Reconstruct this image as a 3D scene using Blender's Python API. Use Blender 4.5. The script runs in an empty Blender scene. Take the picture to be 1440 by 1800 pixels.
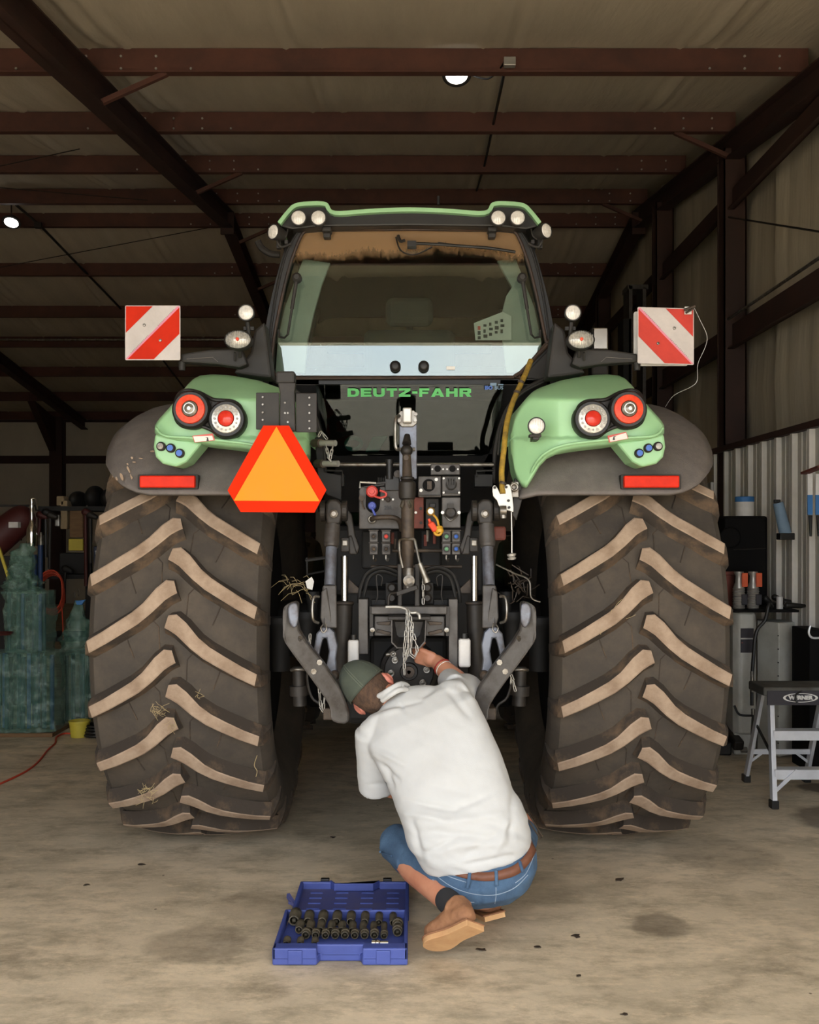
import bpy, bmesh, math, random
from mathutils import Vector, Matrix, noise as mnoise
random.seed(7)
PI = math.pi
C = bpy.context.scene.collection
scene = bpy.context.scene

def S(r, g, b, a=1.0):
    f = lambda v: (v/255)/12.92 if v/255 <= 0.04045 else ((v/255+0.055)/1.055)**2.4
    return (f(r), f(g), f(b), a)

# ------------------------------------------------------------------ camera
EYE = 1.5
FPX = 1800.0
cd = bpy.data.cameras.new('camera'); cam = bpy.data.objects.new('camera', cd); C.objects.link(cam)
cam.location = (0, 0, EYE); cam.rotation_euler = (PI/2, 0, 0)
cd.sensor_width = 36; cd.lens = 36.0*FPX/1800; cd.shift_y = 40/1800.0
cd.clip_start = 0.05; cd.clip_end = 200
scene.camera = cam
def P(x, y, Y):
    return Vector(((x-720)/FPX*Y, Y, EYE-(y-940)/FPX*Y))

# ------------------------------------------------------------------ world, sun, exposure
w = bpy.data.worlds.new('sky'); scene.world = w; w.use_nodes = True
nt = w.node_tree; nt.nodes.clear()
out = nt.nodes.new('ShaderNodeOutputWorld'); bg = nt.nodes.new('ShaderNodeBackground')
tc = nt.nodes.new('ShaderNodeTexCoord'); sx = nt.nodes.new('ShaderNodeSeparateXYZ')
rp = nt.nodes.new('ShaderNodeValToRGB')
nz = nt.nodes.new('ShaderNodeTexNoise'); nz.inputs['Scale'].default_value = 2.2; nz.inputs['Detail'].default_value = 6
mx = nt.nodes.new('ShaderNodeMix'); mx.data_type = 'RGBA'
nr = nt.nodes.new('ShaderNodeMapRange'); nr.inputs['From Min'].default_value = 0.42; nr.inputs['From Max'].default_value = 0.6
nt.links.new(tc.outputs['Generated'], sx.inputs[0]); nt.links.new(sx.outputs['Z'], rp.inputs[0])
nt.links.new(tc.outputs['Generated'], nz.inputs['Vector']); nt.links.new(nz.outputs['Fac'], nr.inputs['Value'])
rp.color_ramp.elements[0].color = (0.80, 0.86, 0.93, 1); rp.color_ramp.elements[1].color = (0.50, 0.66, 0.92, 1)
nt.links.new(nr.outputs[0], mx.inputs['Factor']); nt.links.new(rp.outputs[0], mx.inputs['A']); mx.inputs['B'].default_value = (1.0, 0.98, 0.95, 1)
nt.links.new(mx.outputs['Result'], bg.inputs[0]); bg.inputs[1].default_value = 3.4
nt.links.new(bg.outputs[0], out.inputs[0])
sd = bpy.data.lights.new('sun', 'SUN'); sd.energy = 8.0; sd.angle = 0.02; sd.color = (1.0, 0.97, 0.93)
sun = bpy.data.objects.new('sun', sd); C.objects.link(sun)
sun.rotation_euler = Vector((0.25, 0.35, -1)).to_track_quat('-Z', 'Y').to_euler()
scene.view_settings.view_transform = 'Standard'; scene.view_settings.look = 'None'
scene.view_settings.gamma = 1; scene.view_settings.use_curve_mapping = False
scene.view_settings.exposure = 0.68
scene.cycles.max_bounces = 8; scene.cycles.diffuse_bounces = 5; scene.cycles.glossy_bounces = 4
scene.cycles.transparent_max_bounces = 16

# ------------------------------------------------------------------ materials
MATS = {}
def mat(name, col, rough=0.6, metal=0.0, col2=None, nscale=6.0, lo=0.35, hi=0.65, bump=0.0, bscale=40.0,
        emit=None, estr=0.0, alpha=1.0, spec=0.5, coat=0.0, stretch=None):
    m = bpy.data.materials.new(name); m.use_nodes = True; n = m.node_tree; b = n.nodes['Principled BSDF']
    b.inputs['Base Color'].default_value = col; b.inputs['Roughness'].default_value = rough; b.inputs['Metallic'].default_value = metal
    b.inputs['Specular IOR Level'].default_value = spec; b.inputs['Coat Weight'].default_value = coat
    b.inputs['Alpha'].default_value = alpha
    t = n.nodes.new('ShaderNodeTexCoord'); vec = t.outputs['Object']
    if stretch:
        mp = n.nodes.new('ShaderNodeMapping'); mp.inputs['Scale'].default_value = stretch
        n.links.new(vec, mp.inputs[0]); vec = mp.outputs[0]
    if col2 is None: col2 = tuple(c*0.8 for c in col[:3])+(1,)
    z = n.nodes.new('ShaderNodeTexNoise'); z.inputs['Scale'].default_value = nscale; z.inputs['Detail'].default_value = 8; z.inputs['Roughness'].default_value = 0.65
    r = n.nodes.new('ShaderNodeMapRange'); r.inputs['From Min'].default_value = lo; r.inputs['From Max'].default_value = hi
    k = n.nodes.new('ShaderNodeMix'); k.data_type = 'RGBA'; k.inputs['A'].default_value = col; k.inputs['B'].default_value = col2
    n.links.new(vec, z.inputs['Vector']); n.links.new(z.outputs['Fac'], r.inputs['Value']); n.links.new(r.outputs[0], k.inputs['Factor'])
    n.links.new(k.outputs['Result'], b.inputs['Base Color'])
    if bump:
        z2 = n.nodes.new('ShaderNodeTexNoise'); z2.inputs['Scale'].default_value = bscale; z2.inputs['Detail'].default_value = 4
        bp = n.nodes.new('ShaderNodeBump'); bp.inputs['Strength'].default_value = bump; bp.inputs['Distance'].default_value = 0.01
        n.links.new(vec, z2.inputs['Vector']); n.links.new(z2.outputs['Fac'], bp.inputs['Height']); n.links.new(bp.outputs[0], b.inputs['Normal'])
    if emit: b.inputs['Emission Color'].default_value = emit; b.inputs['Emission Strength'].default_value = estr
    MATS[name] = m; return m

def glass_mat(name, tint, dust=None, rough=0.0, ior=1.5, gain=1.0):
    m = bpy.data.materials.new(name); m.use_nodes = True; n = m.node_tree; n.nodes.clear()
    o = n.nodes.new('ShaderNodeOutputMaterial'); tr = n.nodes.new('ShaderNodeBsdfTransparent'); gl = n.nodes.new('ShaderNodeBsdfGlossy')
    tr.inputs[0].default_value = tint; gl.inputs['Roughness'].default_value = rough; gl.inputs[0].default_value = (gain*0.92, gain*0.98, gain, 1)
    fr = n.nodes.new('ShaderNodeFresnel'); fr.inputs[0].default_value = ior
    mxs = n.nodes.new('ShaderNodeMixShader'); n.links.new(fr.outputs[0], mxs.inputs[0]); n.links.new(tr.outputs[0], mxs.inputs[1]); n.links.new(gl.outputs[0], mxs.inputs[2])
    last = mxs
    if dust:
        zlo, zhi, dcol = dust
        tc = n.nodes.new('ShaderNodeTexCoord'); sp = n.nodes.new('ShaderNodeSeparateXYZ'); n.links.new(tc.outputs['Object'], sp.inputs[0])
        mp = n.nodes.new('ShaderNodeMapping'); mp.inputs['Scale'].default_value = (30, 30, 9)
        n.links.new(tc.outputs['Object'], mp.inputs[0])
        nzz = n.nodes.new('ShaderNodeTexNoise'); nzz.inputs['Scale'].default_value = 2; nzz.inputs['Detail'].default_value = 8; nzz.inputs['Roughness'].default_value = 0.8
        n.links.new(mp.outputs[0], nzz.inputs['Vector'])
        big = n.nodes.new('ShaderNodeTexNoise'); big.inputs['Scale'].default_value = 3.0; n.links.new(tc.outputs['Object'], big.inputs['Vector'])
        a = n.nodes.new('ShaderNodeMath'); a.operation = 'MULTIPLY_ADD'; a.inputs[1].default_value = 0.13; n.links.new(nzz.outputs['Fac'], a.inputs[0]); n.links.new(sp.outputs['Z'], a.inputs[2])
        a2 = n.nodes.new('ShaderNodeMath'); a2.operation = 'MULTIPLY_ADD'; a2.inputs[1].default_value = 0.12; n.links.new(big.outputs['Fac'], a2.inputs[0]); n.links.new(a.outputs[0], a2.inputs[2])
        r = n.nodes.new('ShaderNodeMapRange'); r.inputs['From Min'].default_value = zlo+0.125; r.inputs['From Max'].default_value = zhi+0.125
        r.inputs['To Max'].default_value = 0.72
        n.links.new(a2.outputs[0], r.inputs['Value'])
        df = n.nodes.new('ShaderNodeBsdfDiffuse'); df.inputs[0].default_value = dcol
        m2 = n.nodes.new('ShaderNodeMixShader'); n.links.new(r.outputs[0], m2.inputs[0]); n.links.new(mxs.outputs[0], m2.inputs[1]); n.links.new(df.outputs[0], m2.inputs[2])
        last = m2
    n.links.new(last.outputs[0], o.inputs[0]); MATS[name] = m; return m

mat('rubber', S(62, 55, 47), 0.85, col2=S(86, 75, 62), nscale=5, lo=0.4, hi=0.75, bump=0.15, bscale=60)
mat('lug_face', S(168, 146, 124), 0.95, col2=S(132, 110, 90), nscale=9, bump=0.1, bscale=90)
mat('lug_side', S(58, 49, 40), 0.95, col2=S(110, 88, 66), nscale=7, lo=0.5, hi=0.75, bump=0.2, bscale=60)
mat('grey_plastic', S(112, 104, 98), 0.75, col2=S(98, 91, 86), nscale=14, bump=0.25, bscale=220)
mat('green', S(150, 194, 144), 0.38, col2=S(142, 184, 136), nscale=3, spec=0.4)
mat('green_letter', S(110, 205, 120), 0.6)
mat('black', S(26, 24, 22), 0.45, col2=S(34, 31, 27), spec=0.4)
mat('matte_black', S(14, 12, 11), 0.8, spec=0.2)
mat('black_plastic', S(46, 42, 38), 0.65, col2=S(36, 33, 30))
mat('seal', S(40, 33, 28), 0.6, col2=S(74, 52, 38), nscale=8)
mat('hitch_grey', S(78, 74, 70), 0.5, 0.25, col2=S(52, 44, 37), nscale=14, lo=0.42, hi=0.7)
mat('hitch_blue', S(108, 112, 122), 0.4, 0.4, col2=S(66, 56, 48), nscale=12, lo=0.45, hi=0.72)
mat('hitch_dark', S(48, 42, 36), 0.55, 0.2, col2=S(30, 26, 22), nscale=16)
mat('hitch_brown', S(84, 70, 56), 0.6, 0.2, col2=S(44, 36, 30), nscale=18)
mat('dark_housing', S(20, 17, 14), 0.7, col2=S(18, 16, 13), nscale=9)
mat('rust_red', S(120, 56, 44), 0.7, col2=S(90, 50, 40), nscale=10)
mat('chrome', S(215, 212, 205), 0.18, 1.0)
mat('steel', S(150, 146, 138), 0.38, 0.8, col2=S(96, 86, 74), nscale=20)
mat('galv', S(186, 182, 174), 0.4, 0.6)
mat('white', S(226, 222, 214), 0.6)
mat('jug', S(210, 206, 200), 0.45)
mat('red_refl', S(214, 40, 4), 0.5, col2=S(196, 34, 4), nscale=20, spec=0.2)
mat('smv_red', S(208, 42, 2), 0.7, spec=0.1, col2=S(198, 38, 2), nscale=9)
mat('smv_orange', S(214, 138, 38), 0.8, spec=0.1, col2=S(212, 138, 48), nscale=4)
mat('board_white', S(198, 188, 182), 0.5)
mat('board_red', S(200, 40, 8), 0.6, spec=0.15)
mat('board_coral', S(200, 66, 54), 0.6, spec=0.2)
mat('board_pink', S(220, 130, 150), 0.5)
mat('amber_red', S(206, 44, 8), 0.4, spec=0.3, col2=S(226, 80, 44), nscale=60)
mat('lens_red', S(190, 34, 22), 0.2, col2=S(208, 56, 40), nscale=40)
mat('lens_clear', S(205, 200, 188), 0.2, 0.3, col2=S(150, 146, 138), nscale=120)
mat('lens_smoke', S(140, 132, 118), 0.2, 0.4, col2=S(90, 84, 76), nscale=50)
mat('lamp_lens', S(232, 228, 220), 0.25, 0.1, col2=S(205, 200, 192), nscale=90)
mat('sticker', S(226, 214, 204), 0.6, col2=S(215, 200, 190))
mat('sticker_red', S(205, 92, 80), 0.6)
mat('blue_cap', S(62, 104, 186), 0.5)
mat('blue_hose_cap', S(78, 92, 178), 0.5)
mat('red_cap', S(214, 70, 58), 0.5)
mat('orange_cap', S(240, 82, 50), 0.5)
mat('yellow_cap', S(214, 160, 44), 0.5)
mat('green_cap', S(110, 160, 120), 0.5)
mat('yellow_strap', S(176, 140, 46), 0.85, col2=S(120, 96, 40), nscale=30)
mat('cab_liner', S(196, 200, 190), 0.8)
mat('cab_dark', S(44, 42, 36), 0.9)
mat('seat_cloth', S(60, 62, 58), 0.9)
mat('teal', S(60, 170, 150), 0.6)
mat('straw', S(170, 150, 108), 0.9)
# building
mat('red_oxide', S(90, 53, 40), 0.7, col2=S(68, 41, 32), nscale=2.5)
mat('red_oxide_dark', S(60, 35, 26), 0.7, col2=S(46, 28, 21), nscale=2.5)
mat('insulation', S(204, 190, 166), 0.8, col2=S(184, 170, 148), nscale=1.2, lo=0.3, hi=0.7, bump=0.5, bscale=9, stretch=(3, 0.5, 0.5))
mat('wall_insulation', S(196, 184, 160), 0.8, col2=S(174, 162, 140), nscale=1.2, bump=0.5, bscale=7, stretch=(0.5, 3, 0.3))
mat('liner', S(226, 220, 208), 0.6, 0.0, col2=S(208, 202, 190), nscale=3)
mat('outside_ground', S(196, 184, 162), 0.9)
mat('lamp_glow', S(255, 250, 240), 0.5, emit=(1, 0.95, 0.88, 1), estr=9)
# man
mat('skin', S(196, 138, 108), 0.55, col2=S(180, 116, 88), nscale=9)
mat('ear_skin', S(214, 132, 112), 0.55)
mat('shirt', S(194, 194, 192), 0.9, col2=S(186, 185, 182), nscale=3, bump=0.08, bscale=300)
mat('denim', S(74, 100, 126), 0.9, col2=S(50, 72, 98), nscale=9, lo=0.35, hi=0.7, bump=0.25, bscale=260)
mat('denim_thread', S(150, 165, 180), 0.9)
mat('belt', S(112, 68, 46), 0.6, col2=S(88, 52, 36), nscale=12)
mat('boot', S(158, 112, 78), 0.8, col2=S(116, 76, 50), nscale=9, bump=0.3, bscale=60)
mat('boot_sole', S(206, 164, 116), 0.8, col2=S(184, 138, 94), nscale=8)
mat('sock', S(40, 40, 42), 0.9)
mat('cap', S(74, 80, 68), 0.95, col2=S(66, 72, 62), nscale=20, bump=0.2, bscale=400)
mat('cap_seam', S(116, 122, 104), 0.9)
mat('hair', S(94, 70, 52), 0.9, col2=S(60, 44, 34), nscale=60, bump=0.6, bscale=200, stretch=(1, 1, 0.4))
mat('bracelet', S(150, 40, 34), 0.5)
mat('eye', S(230, 228, 224), 0.3)
mat('lips', S(176, 100, 88), 0.5)
# things
mat('case_blue', S(66, 80, 148), 0.5, col2=S(58, 70, 132), nscale=5)
mat('case_blue_dark', S(60, 68, 126), 0.6, col2=S(84, 82, 116), nscale=4)
mat('socket_black', S(98, 90, 74), 0.5, 0.3, col2=S(66, 60, 48), nscale=30)
mat('green_wrap', S(92, 132, 116), 0.18, alpha=0.40, col2=S(176, 204, 190), nscale=22, lo=0.5, hi=0.66, bump=1.0, bscale=34)  # whiter second colour paints highlights onto the crumpled film
mat('teal_rod', S(34, 66, 72), 0.5, col2=S(24, 48, 58), nscale=8)
mat('blue_rod', S(40, 70, 118), 0.5, col2=S(34, 56, 96), nscale=8)
mat('orange_hose', S(200, 70, 40), 0.6)
mat('red_tank', S(76, 26, 22), 0.6)
mat('navy', S(30, 36, 62), 0.5)
mat('yellow', S(196, 178, 60), 0.6)
mat('cardboard', S(150, 130, 100), 0.9)
mat('pale_sheet', S(170, 176, 172), 0.8)
mat('blue_print', S(60, 120, 180), 0.6)
mat('light_blue', S(128, 152, 172), 0.7)
mat('orange_pack', S(220, 90, 40), 0.5)
mat('aluminium', S(214, 214, 216), 0.4, 0.25)
mat('ladder_top', S(86, 84, 78), 0.8, col2=S(64, 60, 52), nscale=10)
mat('cabinet_white', S(190, 188, 178), 0.6, col2=S(168, 164, 152), nscale=4)
mat('label_dark', S(44, 40, 46), 0.6)
mat('label_red', S(150, 60, 56), 0.6)
mat('wood', S(120, 92, 60), 0.8, col2=S(96, 70, 44), nscale=5, stretch=(1, 1, 8))

def concrete():
    m = bpy.data.materials.new('concrete'); m.use_nodes = True; n = m.node_tree; b = n.nodes['Principled BSDF']; L = n.links
    t = n.nodes.new('ShaderNodeTexCoord')
    def noise(sc, det=8, rg=0.6, st=None):
        z = n.nodes.new('ShaderNodeTexNoise'); z.inputs['Scale'].default_value = sc; z.inputs['Detail'].default_value = det; z.inputs['Roughness'].default_value = rg
        if st:
            mp = n.nodes.new('ShaderNodeMapping'); mp.inputs['Scale'].default_value = st; L.new(t.outputs['Object'], mp.inputs[0]); L.new(mp.outputs[0], z.inputs['Vector'])
        else: L.new(t.outputs['Object'], z.inputs['Vector'])
        return z
    def rng(src, a, c, lo=0, hi=1):
        r = n.nodes.new('ShaderNodeMapRange'); r.inputs['From Min'].default_value = a; r.inputs['From Max'].default_value = c
        r.inputs['To Min'].default_value = lo; r.inputs['To Max'].default_value = hi; L.new(src, r.inputs['Value']); return r.outputs[0]
    def mixc(f, A, B):
        k = n.nodes.new('ShaderNodeMix'); k.data_type = 'RGBA'; L.new(f, k.inputs['Factor'])
        for key, v in (('A', A), ('B', B)):
            if isinstance(v, tuple): k.inputs[key].default_value = v
            else: L.new(v, k.inputs[key])
        return k.outputs['Result']
    c = mixc(rng(noise(1.3).outputs['Fac'], 0.35, 0.68), S(224, 204, 174), S(176, 162, 138))
    c = mixc(rng(noise(3.5, 10, 0.75, (1, 1.8, 1)).outputs['Fac'], 0.45, 0.62, 0, 0.85), c, S(150, 136, 112))
    c = mixc(rng(noise(7, 12, 0.8, (1, 2.2, 1)).outputs['Fac'], 0.52, 0.64, 0, 0.6), c, S(232, 210, 178))
    c = mixc(rng(noise(22, 6, 0.7).outputs['Fac'], 0.3, 0.75, 0, 0.35), c, S(210, 196, 168))
    c = mixc(rng(noise(2.6, 9, 0.7, (1.0, 1.4, 1)).outputs['Fac'], 0.55, 0.68, 0, 0.6), c, S(120, 106, 84))
    v = n.nodes.new('ShaderNodeTexVoronoi'); v.inputs['Scale'].default_value = 5.0; L.new(t.outputs['Object'], v.inputs['Vector'])
    c = mixc(rng(v.outputs['Distance'], 0.035, 0.02, 0, 0.8), c, S(60, 44, 30))
    # round oil stains of their own shape
    for (px, py, r_, k_) in ((1160, 1627, 0.13, 0.45), (345, 1660, 0.20, 0.35), (1480, 1440, 0.28, 0.75), (1450, 1385, 0.16, 0.85), (450, 1590, 0.2, 0.25), (1260, 1500, 0.3, 0.3), (900, 1560, 0.3, 0.2)):
        Y = EYE*FPX/(py-940); cx = (px-720)/FPX*Y
        mp = n.nodes.new('ShaderNodeMapping'); mp.inputs['Location'].default_value = (-cx, -Y, 0)
        dz = n.nodes.new('ShaderNodeVectorMath'); dz.operation = 'MULTIPLY_ADD'; zz = noise(6, 4)
        L.new(t.outputs['Object'], mp.inputs[0]); L.new(zz.outputs['Color'], dz.inputs[0]); dz.inputs[1].default_value = (0.14, 0.14, 0); 
        L.new(mp.outputs[0], dz.inputs[2])
        s2 = n.nodes.new('ShaderNodeVectorMath'); s2.operation = 'SUBTRACT'; L.new(dz.outputs[0], s2.inputs[0]); s2.inputs[1].default_value = (0.07, 0.07, 0)
        ln = n.nodes.new('ShaderNodeVectorMath'); ln.operation = 'LENGTH'; L.new(s2.outputs[0], ln.inputs[0])
        c = mixc(rng(ln.outputs['Value'], r_, r_*0.75, 0, k_), c, S(84, 72, 58))
    L.new(c, b.inputs['Base Color'])
    L.new(rng(noise(2.2).outputs['Fac'], 0.3, 0.7, 0.45, 0.8), b.inputs['Roughness'])
    bp = n.nodes.new('ShaderNodeBump'); bp.inputs['Strength'].default_value = 0.15; bp.inputs['Distance'].default_value = 0.01
    L.new(noise(40).outputs['Fac'], bp.inputs['Height']); L.new(bp.outputs[0], b.inputs['Normal'])
    MATS['concrete'] = m
concrete()
glass_mat('cab_glass', (0.88, 0.94, 0.88, 1), dust=(2.83, 2.875, S(146, 116, 84)), ior=2.2, gain=0.6)
glass_mat('dark_glass', (0.5, 0.52, 0.48, 1), ior=1.5, gain=0.6)
glass_mat('window_glass', (0.9, 0.93, 0.95, 1))

# ------------------------------------------------------------------ object plumbing
W = {}
I4 = Matrix.Identity(4)
def link(name, data, parent=None, M=I4, **props):
    o = bpy.data.objects.new(name, data); C.objects.link(o)
    if parent is not None:
        o.parent = parent; o.matrix_parent_inverse = W[parent.name].inverted()
    o.matrix_basis = M; W[o.name] = M.copy()
    for k, v in props.items(): o[k] = v
    return o
def thing(name, label, cat, loc=(0, 0, 0), group=None):
    o = link(name, None, None, Matrix.Translation(loc)); o.empty_display_size = 0.1
    o['label'] = label; o['category'] = cat
    if group: o['group'] = group
    return o
def tag(o, label, cat, group=None):
    o['label'] = label; o['category'] = cat
    if group: o['group'] = group
    return o

class MB:
    def __init__(s): s.v = []; s.f = []; s.m = []
    def add(s, verts, faces, mi=0):
        k = len(s.v); s.v += [Vector(p) for p in verts]
        for f in faces: s.f.append([i+k for i in f]); s.m.append(mi)
        return s
    def hexa(s, p, mi=0):      # 8 corners: bottom 4 (ccw), top 4
        return s.add(p, [(0, 3, 2, 1), (4, 5, 6, 7), (0, 1, 5, 4), (1, 2, 6, 5), (2, 3, 7, 6), (3, 0, 4, 7)], mi)
    def box(s, x0, x1, y0, y1, z0, z1, mi=0):
        return s.hexa([(x0, y0, z0), (x1, y0, z0), (x1, y1, z0), (x0, y1, z0), (x0, y0, z1), (x1, y0, z1), (x1, y1, z1), (x0, y1, z1)], mi)
    def pbox(s, x0, y0, x1, y1, Y, d, mi=0):   # image rectangle seen at depth Y, d metres deep
        a = P(x0, y1, Y); b = P(x1, y0, Y); return s.box(a.x, b.x, Y, Y+d, a.z, b.z, mi)
    def beam(s, p0, p1, w, h, up=(0, 0, 1), mi=0, w1=None, h1=None):
        p0 = Vector(p0); p1 = Vector(p1); d = (p1-p0).normalized(); up = Vector(up)
        sdir = d.cross(up if abs(d.dot(up.normalized())) < 0.999 else Vector((1, 0, 0))).normalized(); u = sdir.cross(d).normalized(); w1 = w if w1 is None else w1; h1 = h if h1 is None else h1
        q = []
        for (p, a, b) in ((p0, w, h), (p1, w1, h1)):
            q += [p-sdir*a/2-u*b/2, p+sdir*a/2-u*b/2, p+sdir*a/2+u*b/2, p-sdir*a/2+u*b/2]
        return s.hexa(q, mi)
    def cyl(s, p0, p1, r0, r1=None, n=16, mi=0, cap=True):
        r1 = r0 if r1 is None else r1; p0 = Vector(p0); p1 = Vector(p1); d = (p1-p0).normalized()
        a = d.orthogonal().normalized(); b = d.cross(a); vs = []
        for p, r in ((p0, r0), (p1, r1)):
            for i in range(n):
                t = 2*PI*i/n; vs.append(p+a*r*math.cos(t)+b*r*math.sin(t))
        fs = [(i, (i+1) % n, n+(i+1) % n, n+i) for i in range(n)]
        if cap: fs += [tuple(range(n-1, -1, -1)), tuple(range(n, 2*n))]
        return s.add(vs, fs, mi)
    def lathe(s, prof, p, d, n=24, mi=0, mis=None):   # prof: (r, h) along d from p
        p = Vector(p); d = Vector(d).normalized(); a = d.orthogonal().normalized(); b = d.cross(a); vs = []; 
        for r, h in prof:
            for i in range(n):
                t = 2*PI*i/n; vs.append(p+d*h+(a*math.cos(t)+b*math.sin(t))*max(r, 1e-5))
        k = len(s.v); s.v += vs
        for j in range(len(prof)-1):
            for i in range(n):
                s.f.append([k+j*n+i, k+j*n+(i+1) % n, k+(j+1)*n+(i+1) % n, k+(j+1)*n+i]); s.m.append(mis[j] if mis else mi)
        return s
    def tube(s, pts, r, n=8, mi=0, close=False):
        pts = [Vector(p) for p in pts]; N = len(pts); vs = []; a = None
        rr = r if isinstance(r, (list, tuple)) else [r]*N
        for i, p in enumerate(pts):
            if close: d = (pts[(i+1) % N]-pts[i-1]).normalized()
            else: d = (pts[min(i+1, N-1)]-pts[max(i-1, 0)]).normalized()
            if a is None: a = d.orthogonal().normalized()
            a = (a-d*a.dot(d)).normalized(); b = d.cross(a)
            for j in range(n):
                t = 2*PI*j/n; vs.append(p+(a*math.cos(t)+b*math.sin(t))*rr[i])
        fs = []
        for i in range(N if close else N-1):
            i2 = (i+1) % N
            for j in range(n): fs.append((i*n+j, i*n+(j+1) % n, i2*n+(j+1) % n, i2*n+j))
        if not close: fs += [tuple(range(n-1, -1, -1)), tuple(range((N-1)*n, N*n))]
        return s.add(vs, fs, mi)
    def prism(s, pts, vec, mi=0, mi_side=None):
        pts = [Vector(p) for p in pts]; n = len(pts); vec = Vector(vec); k = len(s.v)
        s.v += pts+[p+vec for p in pts]
        s.f.append([k+i for i in range(n)]); s.m.append(mi)
        s.f.append([k+n+i for i in range(n-1, -1, -1)]); s.m.append(mi)
        for i in range(n):
            s.f.append([k+i, k+n+i, k+n+(i+1) % n, k+(i+1) % n]); s.m.append(mi if mi_side is None else mi_side)
        return s
    def ell(s, c, ax, n=16, m=10, mi=0, cut=None):   # ax: three axis vectors; cut(u,v,w)->keep
        c = Vector(c); A, B, D = [Vector(x) for x in ax]; vs = []
        for i in range(m+1):
            ph = PI*i/m
            for j in range(n):
                t = 2*PI*j/n; vs.append(c+A*math.sin(ph)*math.cos(t)+B*math.sin(ph)*math.sin(t)+D*math.cos(ph))
        fs = [(i*n+j, i*n+(j+1) % n, (i+1)*n+(j+1) % n, (i+1)*n+j) for i in range(m) for j in range(n)]
        return s.add(vs, fs, mi)
    def cap(s, p0, r0, p1, r1, n=14, mi=0):           # tapered capsule
        p0 = Vector(p0); p1 = Vector(p1); L = (p1-p0).length; d = (p1-p0).normalized()
        prof = [(r0*math.cos(t), -r0*math.sin(t)) for t in [PI/2*(1-k/5) for k in range(5)]]
        prof = [(r0*math.sin(PI/2*k/5), -r0*math.cos(PI/2*k/5)) for k in range(6)]
        prof += [(r1*math.cos(PI/2*k/5), L+r1*math.sin(PI/2*k/5)) for k in range(6)]
        return s.lathe(prof, p0, d, n, mi)
    def mesh(s, name, mats, smooth=False, mirror=False, weld=True):
        me = bpy.data.meshes.new(name)
        me.from_pydata([((-p.x, p.y, p.z) if mirror else tuple(p)) for p in s.v], [], s.f)
        for m in (mats if isinstance(mats, (list, tuple)) else [mats]): me.materials.append(MATS[m])
        for p, i in zip(me.polygons, s.m): p.material_index = i
        bm = bmesh.new(); bm.from_mesh(me)
        if weld: bmesh.ops.remove_doubles(bm, verts=bm.verts, dist=1e-5)
        bmesh.ops.recalc_face_normals(bm, faces=bm.faces)
        for f in bm.faces: f.smooth = smooth is not False
        bm.to_mesh(me); bm.free()
        if smooth == 'auto' or smooth is True:
            try: me.set_sharp_from_angle(angle=math.radians(38))
            except Exception: pass
        return me
    def build(s, name, mats, parent=None, smooth=False, bevel=0, mirror=False, M=I4, seg=2, **props):
        o = link(name, s.mesh(name, mats, smooth, mirror), parent, M, **props)
        if bevel:
            b = o.modifiers.new('bevel', 'BEVEL'); b.width = bevel; b.segments = seg; b.limit_method = 'ANGLE'; b.angle_limit = math.radians(40)
        return o
def both(name, mats, parent, mb, **k):
    return mb.build(name, mats, parent, **k), mb.build(name, mats, parent, mirror=True, **k)
def smoothpts(pts, sub=6):
    pts = [Vector(p) for p in pts]; out = []
    for i in range(len(pts)-1):
        a, b, c, d = pts[max(i-1, 0)], pts[i], pts[i+1], pts[min(i+2, len(pts)-1)]
        for k in range(sub):
            t = k/sub; out.append(0.5*((2*b)+(c-a)*t+(2*a-5*b+4*c-d)*t*t+(3*b-a-3*c+d)*t**3))
    return out+[pts[-1]]
def PP(l, sub=0):
    q = [P(*a) for a in l]; return smoothpts(q, sub) if sub else q
def text(name, s, mat_, parent, loc, size, sx=1.0, bold=0.0, rot=(PI/2, 0, 0), ext=0.0015, shear=0.0, **props):
    cu = bpy.data.curves.new(name, 'FONT'); cu.body = s; cu.size = size; cu.align_x = 'CENTER'; cu.align_y = 'CENTER'; cu.offset = bold; cu.extrude = ext; cu.shear = shear
    cu.resolution_u = 3
    t = bpy.data.objects.new(name, cu); C.objects.link(t)
    bpy.context.view_layer.update()
    me = bpy.data.meshes.new_from_object(t.evaluated_get(bpy.context.evaluated_depsgraph_get()))
    bpy.data.objects.remove(t); me.materials.clear(); me.materials.append(MATS[mat_])
    from mathutils import Euler
    M = Matrix.Translation(loc) @ Euler(rot).to_matrix().to_4x4() @ Matrix.Diagonal((sx, 1, 1, 1))
    me.transform(M)
    return link(name, me, parent, I4, **props)

exec_parts = []
# ================================================================== BUILDING
YR = 12.2; ZR = 5.547; SL = 0.135; XW = 2.92; XL = -11.6; YB = 22.4; YF = 0.3
XLIN = 2.65
def zroof(y): return ZR-SL*abs(y-YR)
PUR = [1.0, 2.5, 4.0, 5.5, 7.03, 8.6, 10.15, 11.78, 12.65, 14.2, 15.85, 17.3, 19.0, 20.7, 22.25]
g = MB(); g.box(XL, XW+0.2, YF, YB, -0.1, 0)
floor = g.build('floor', 'concrete', kind='structure')
g = MB(); g.box(-40, 40, -40, YF, -0.1, -0.002)
g.build('ground', 'outside_ground', kind='structure')
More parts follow.
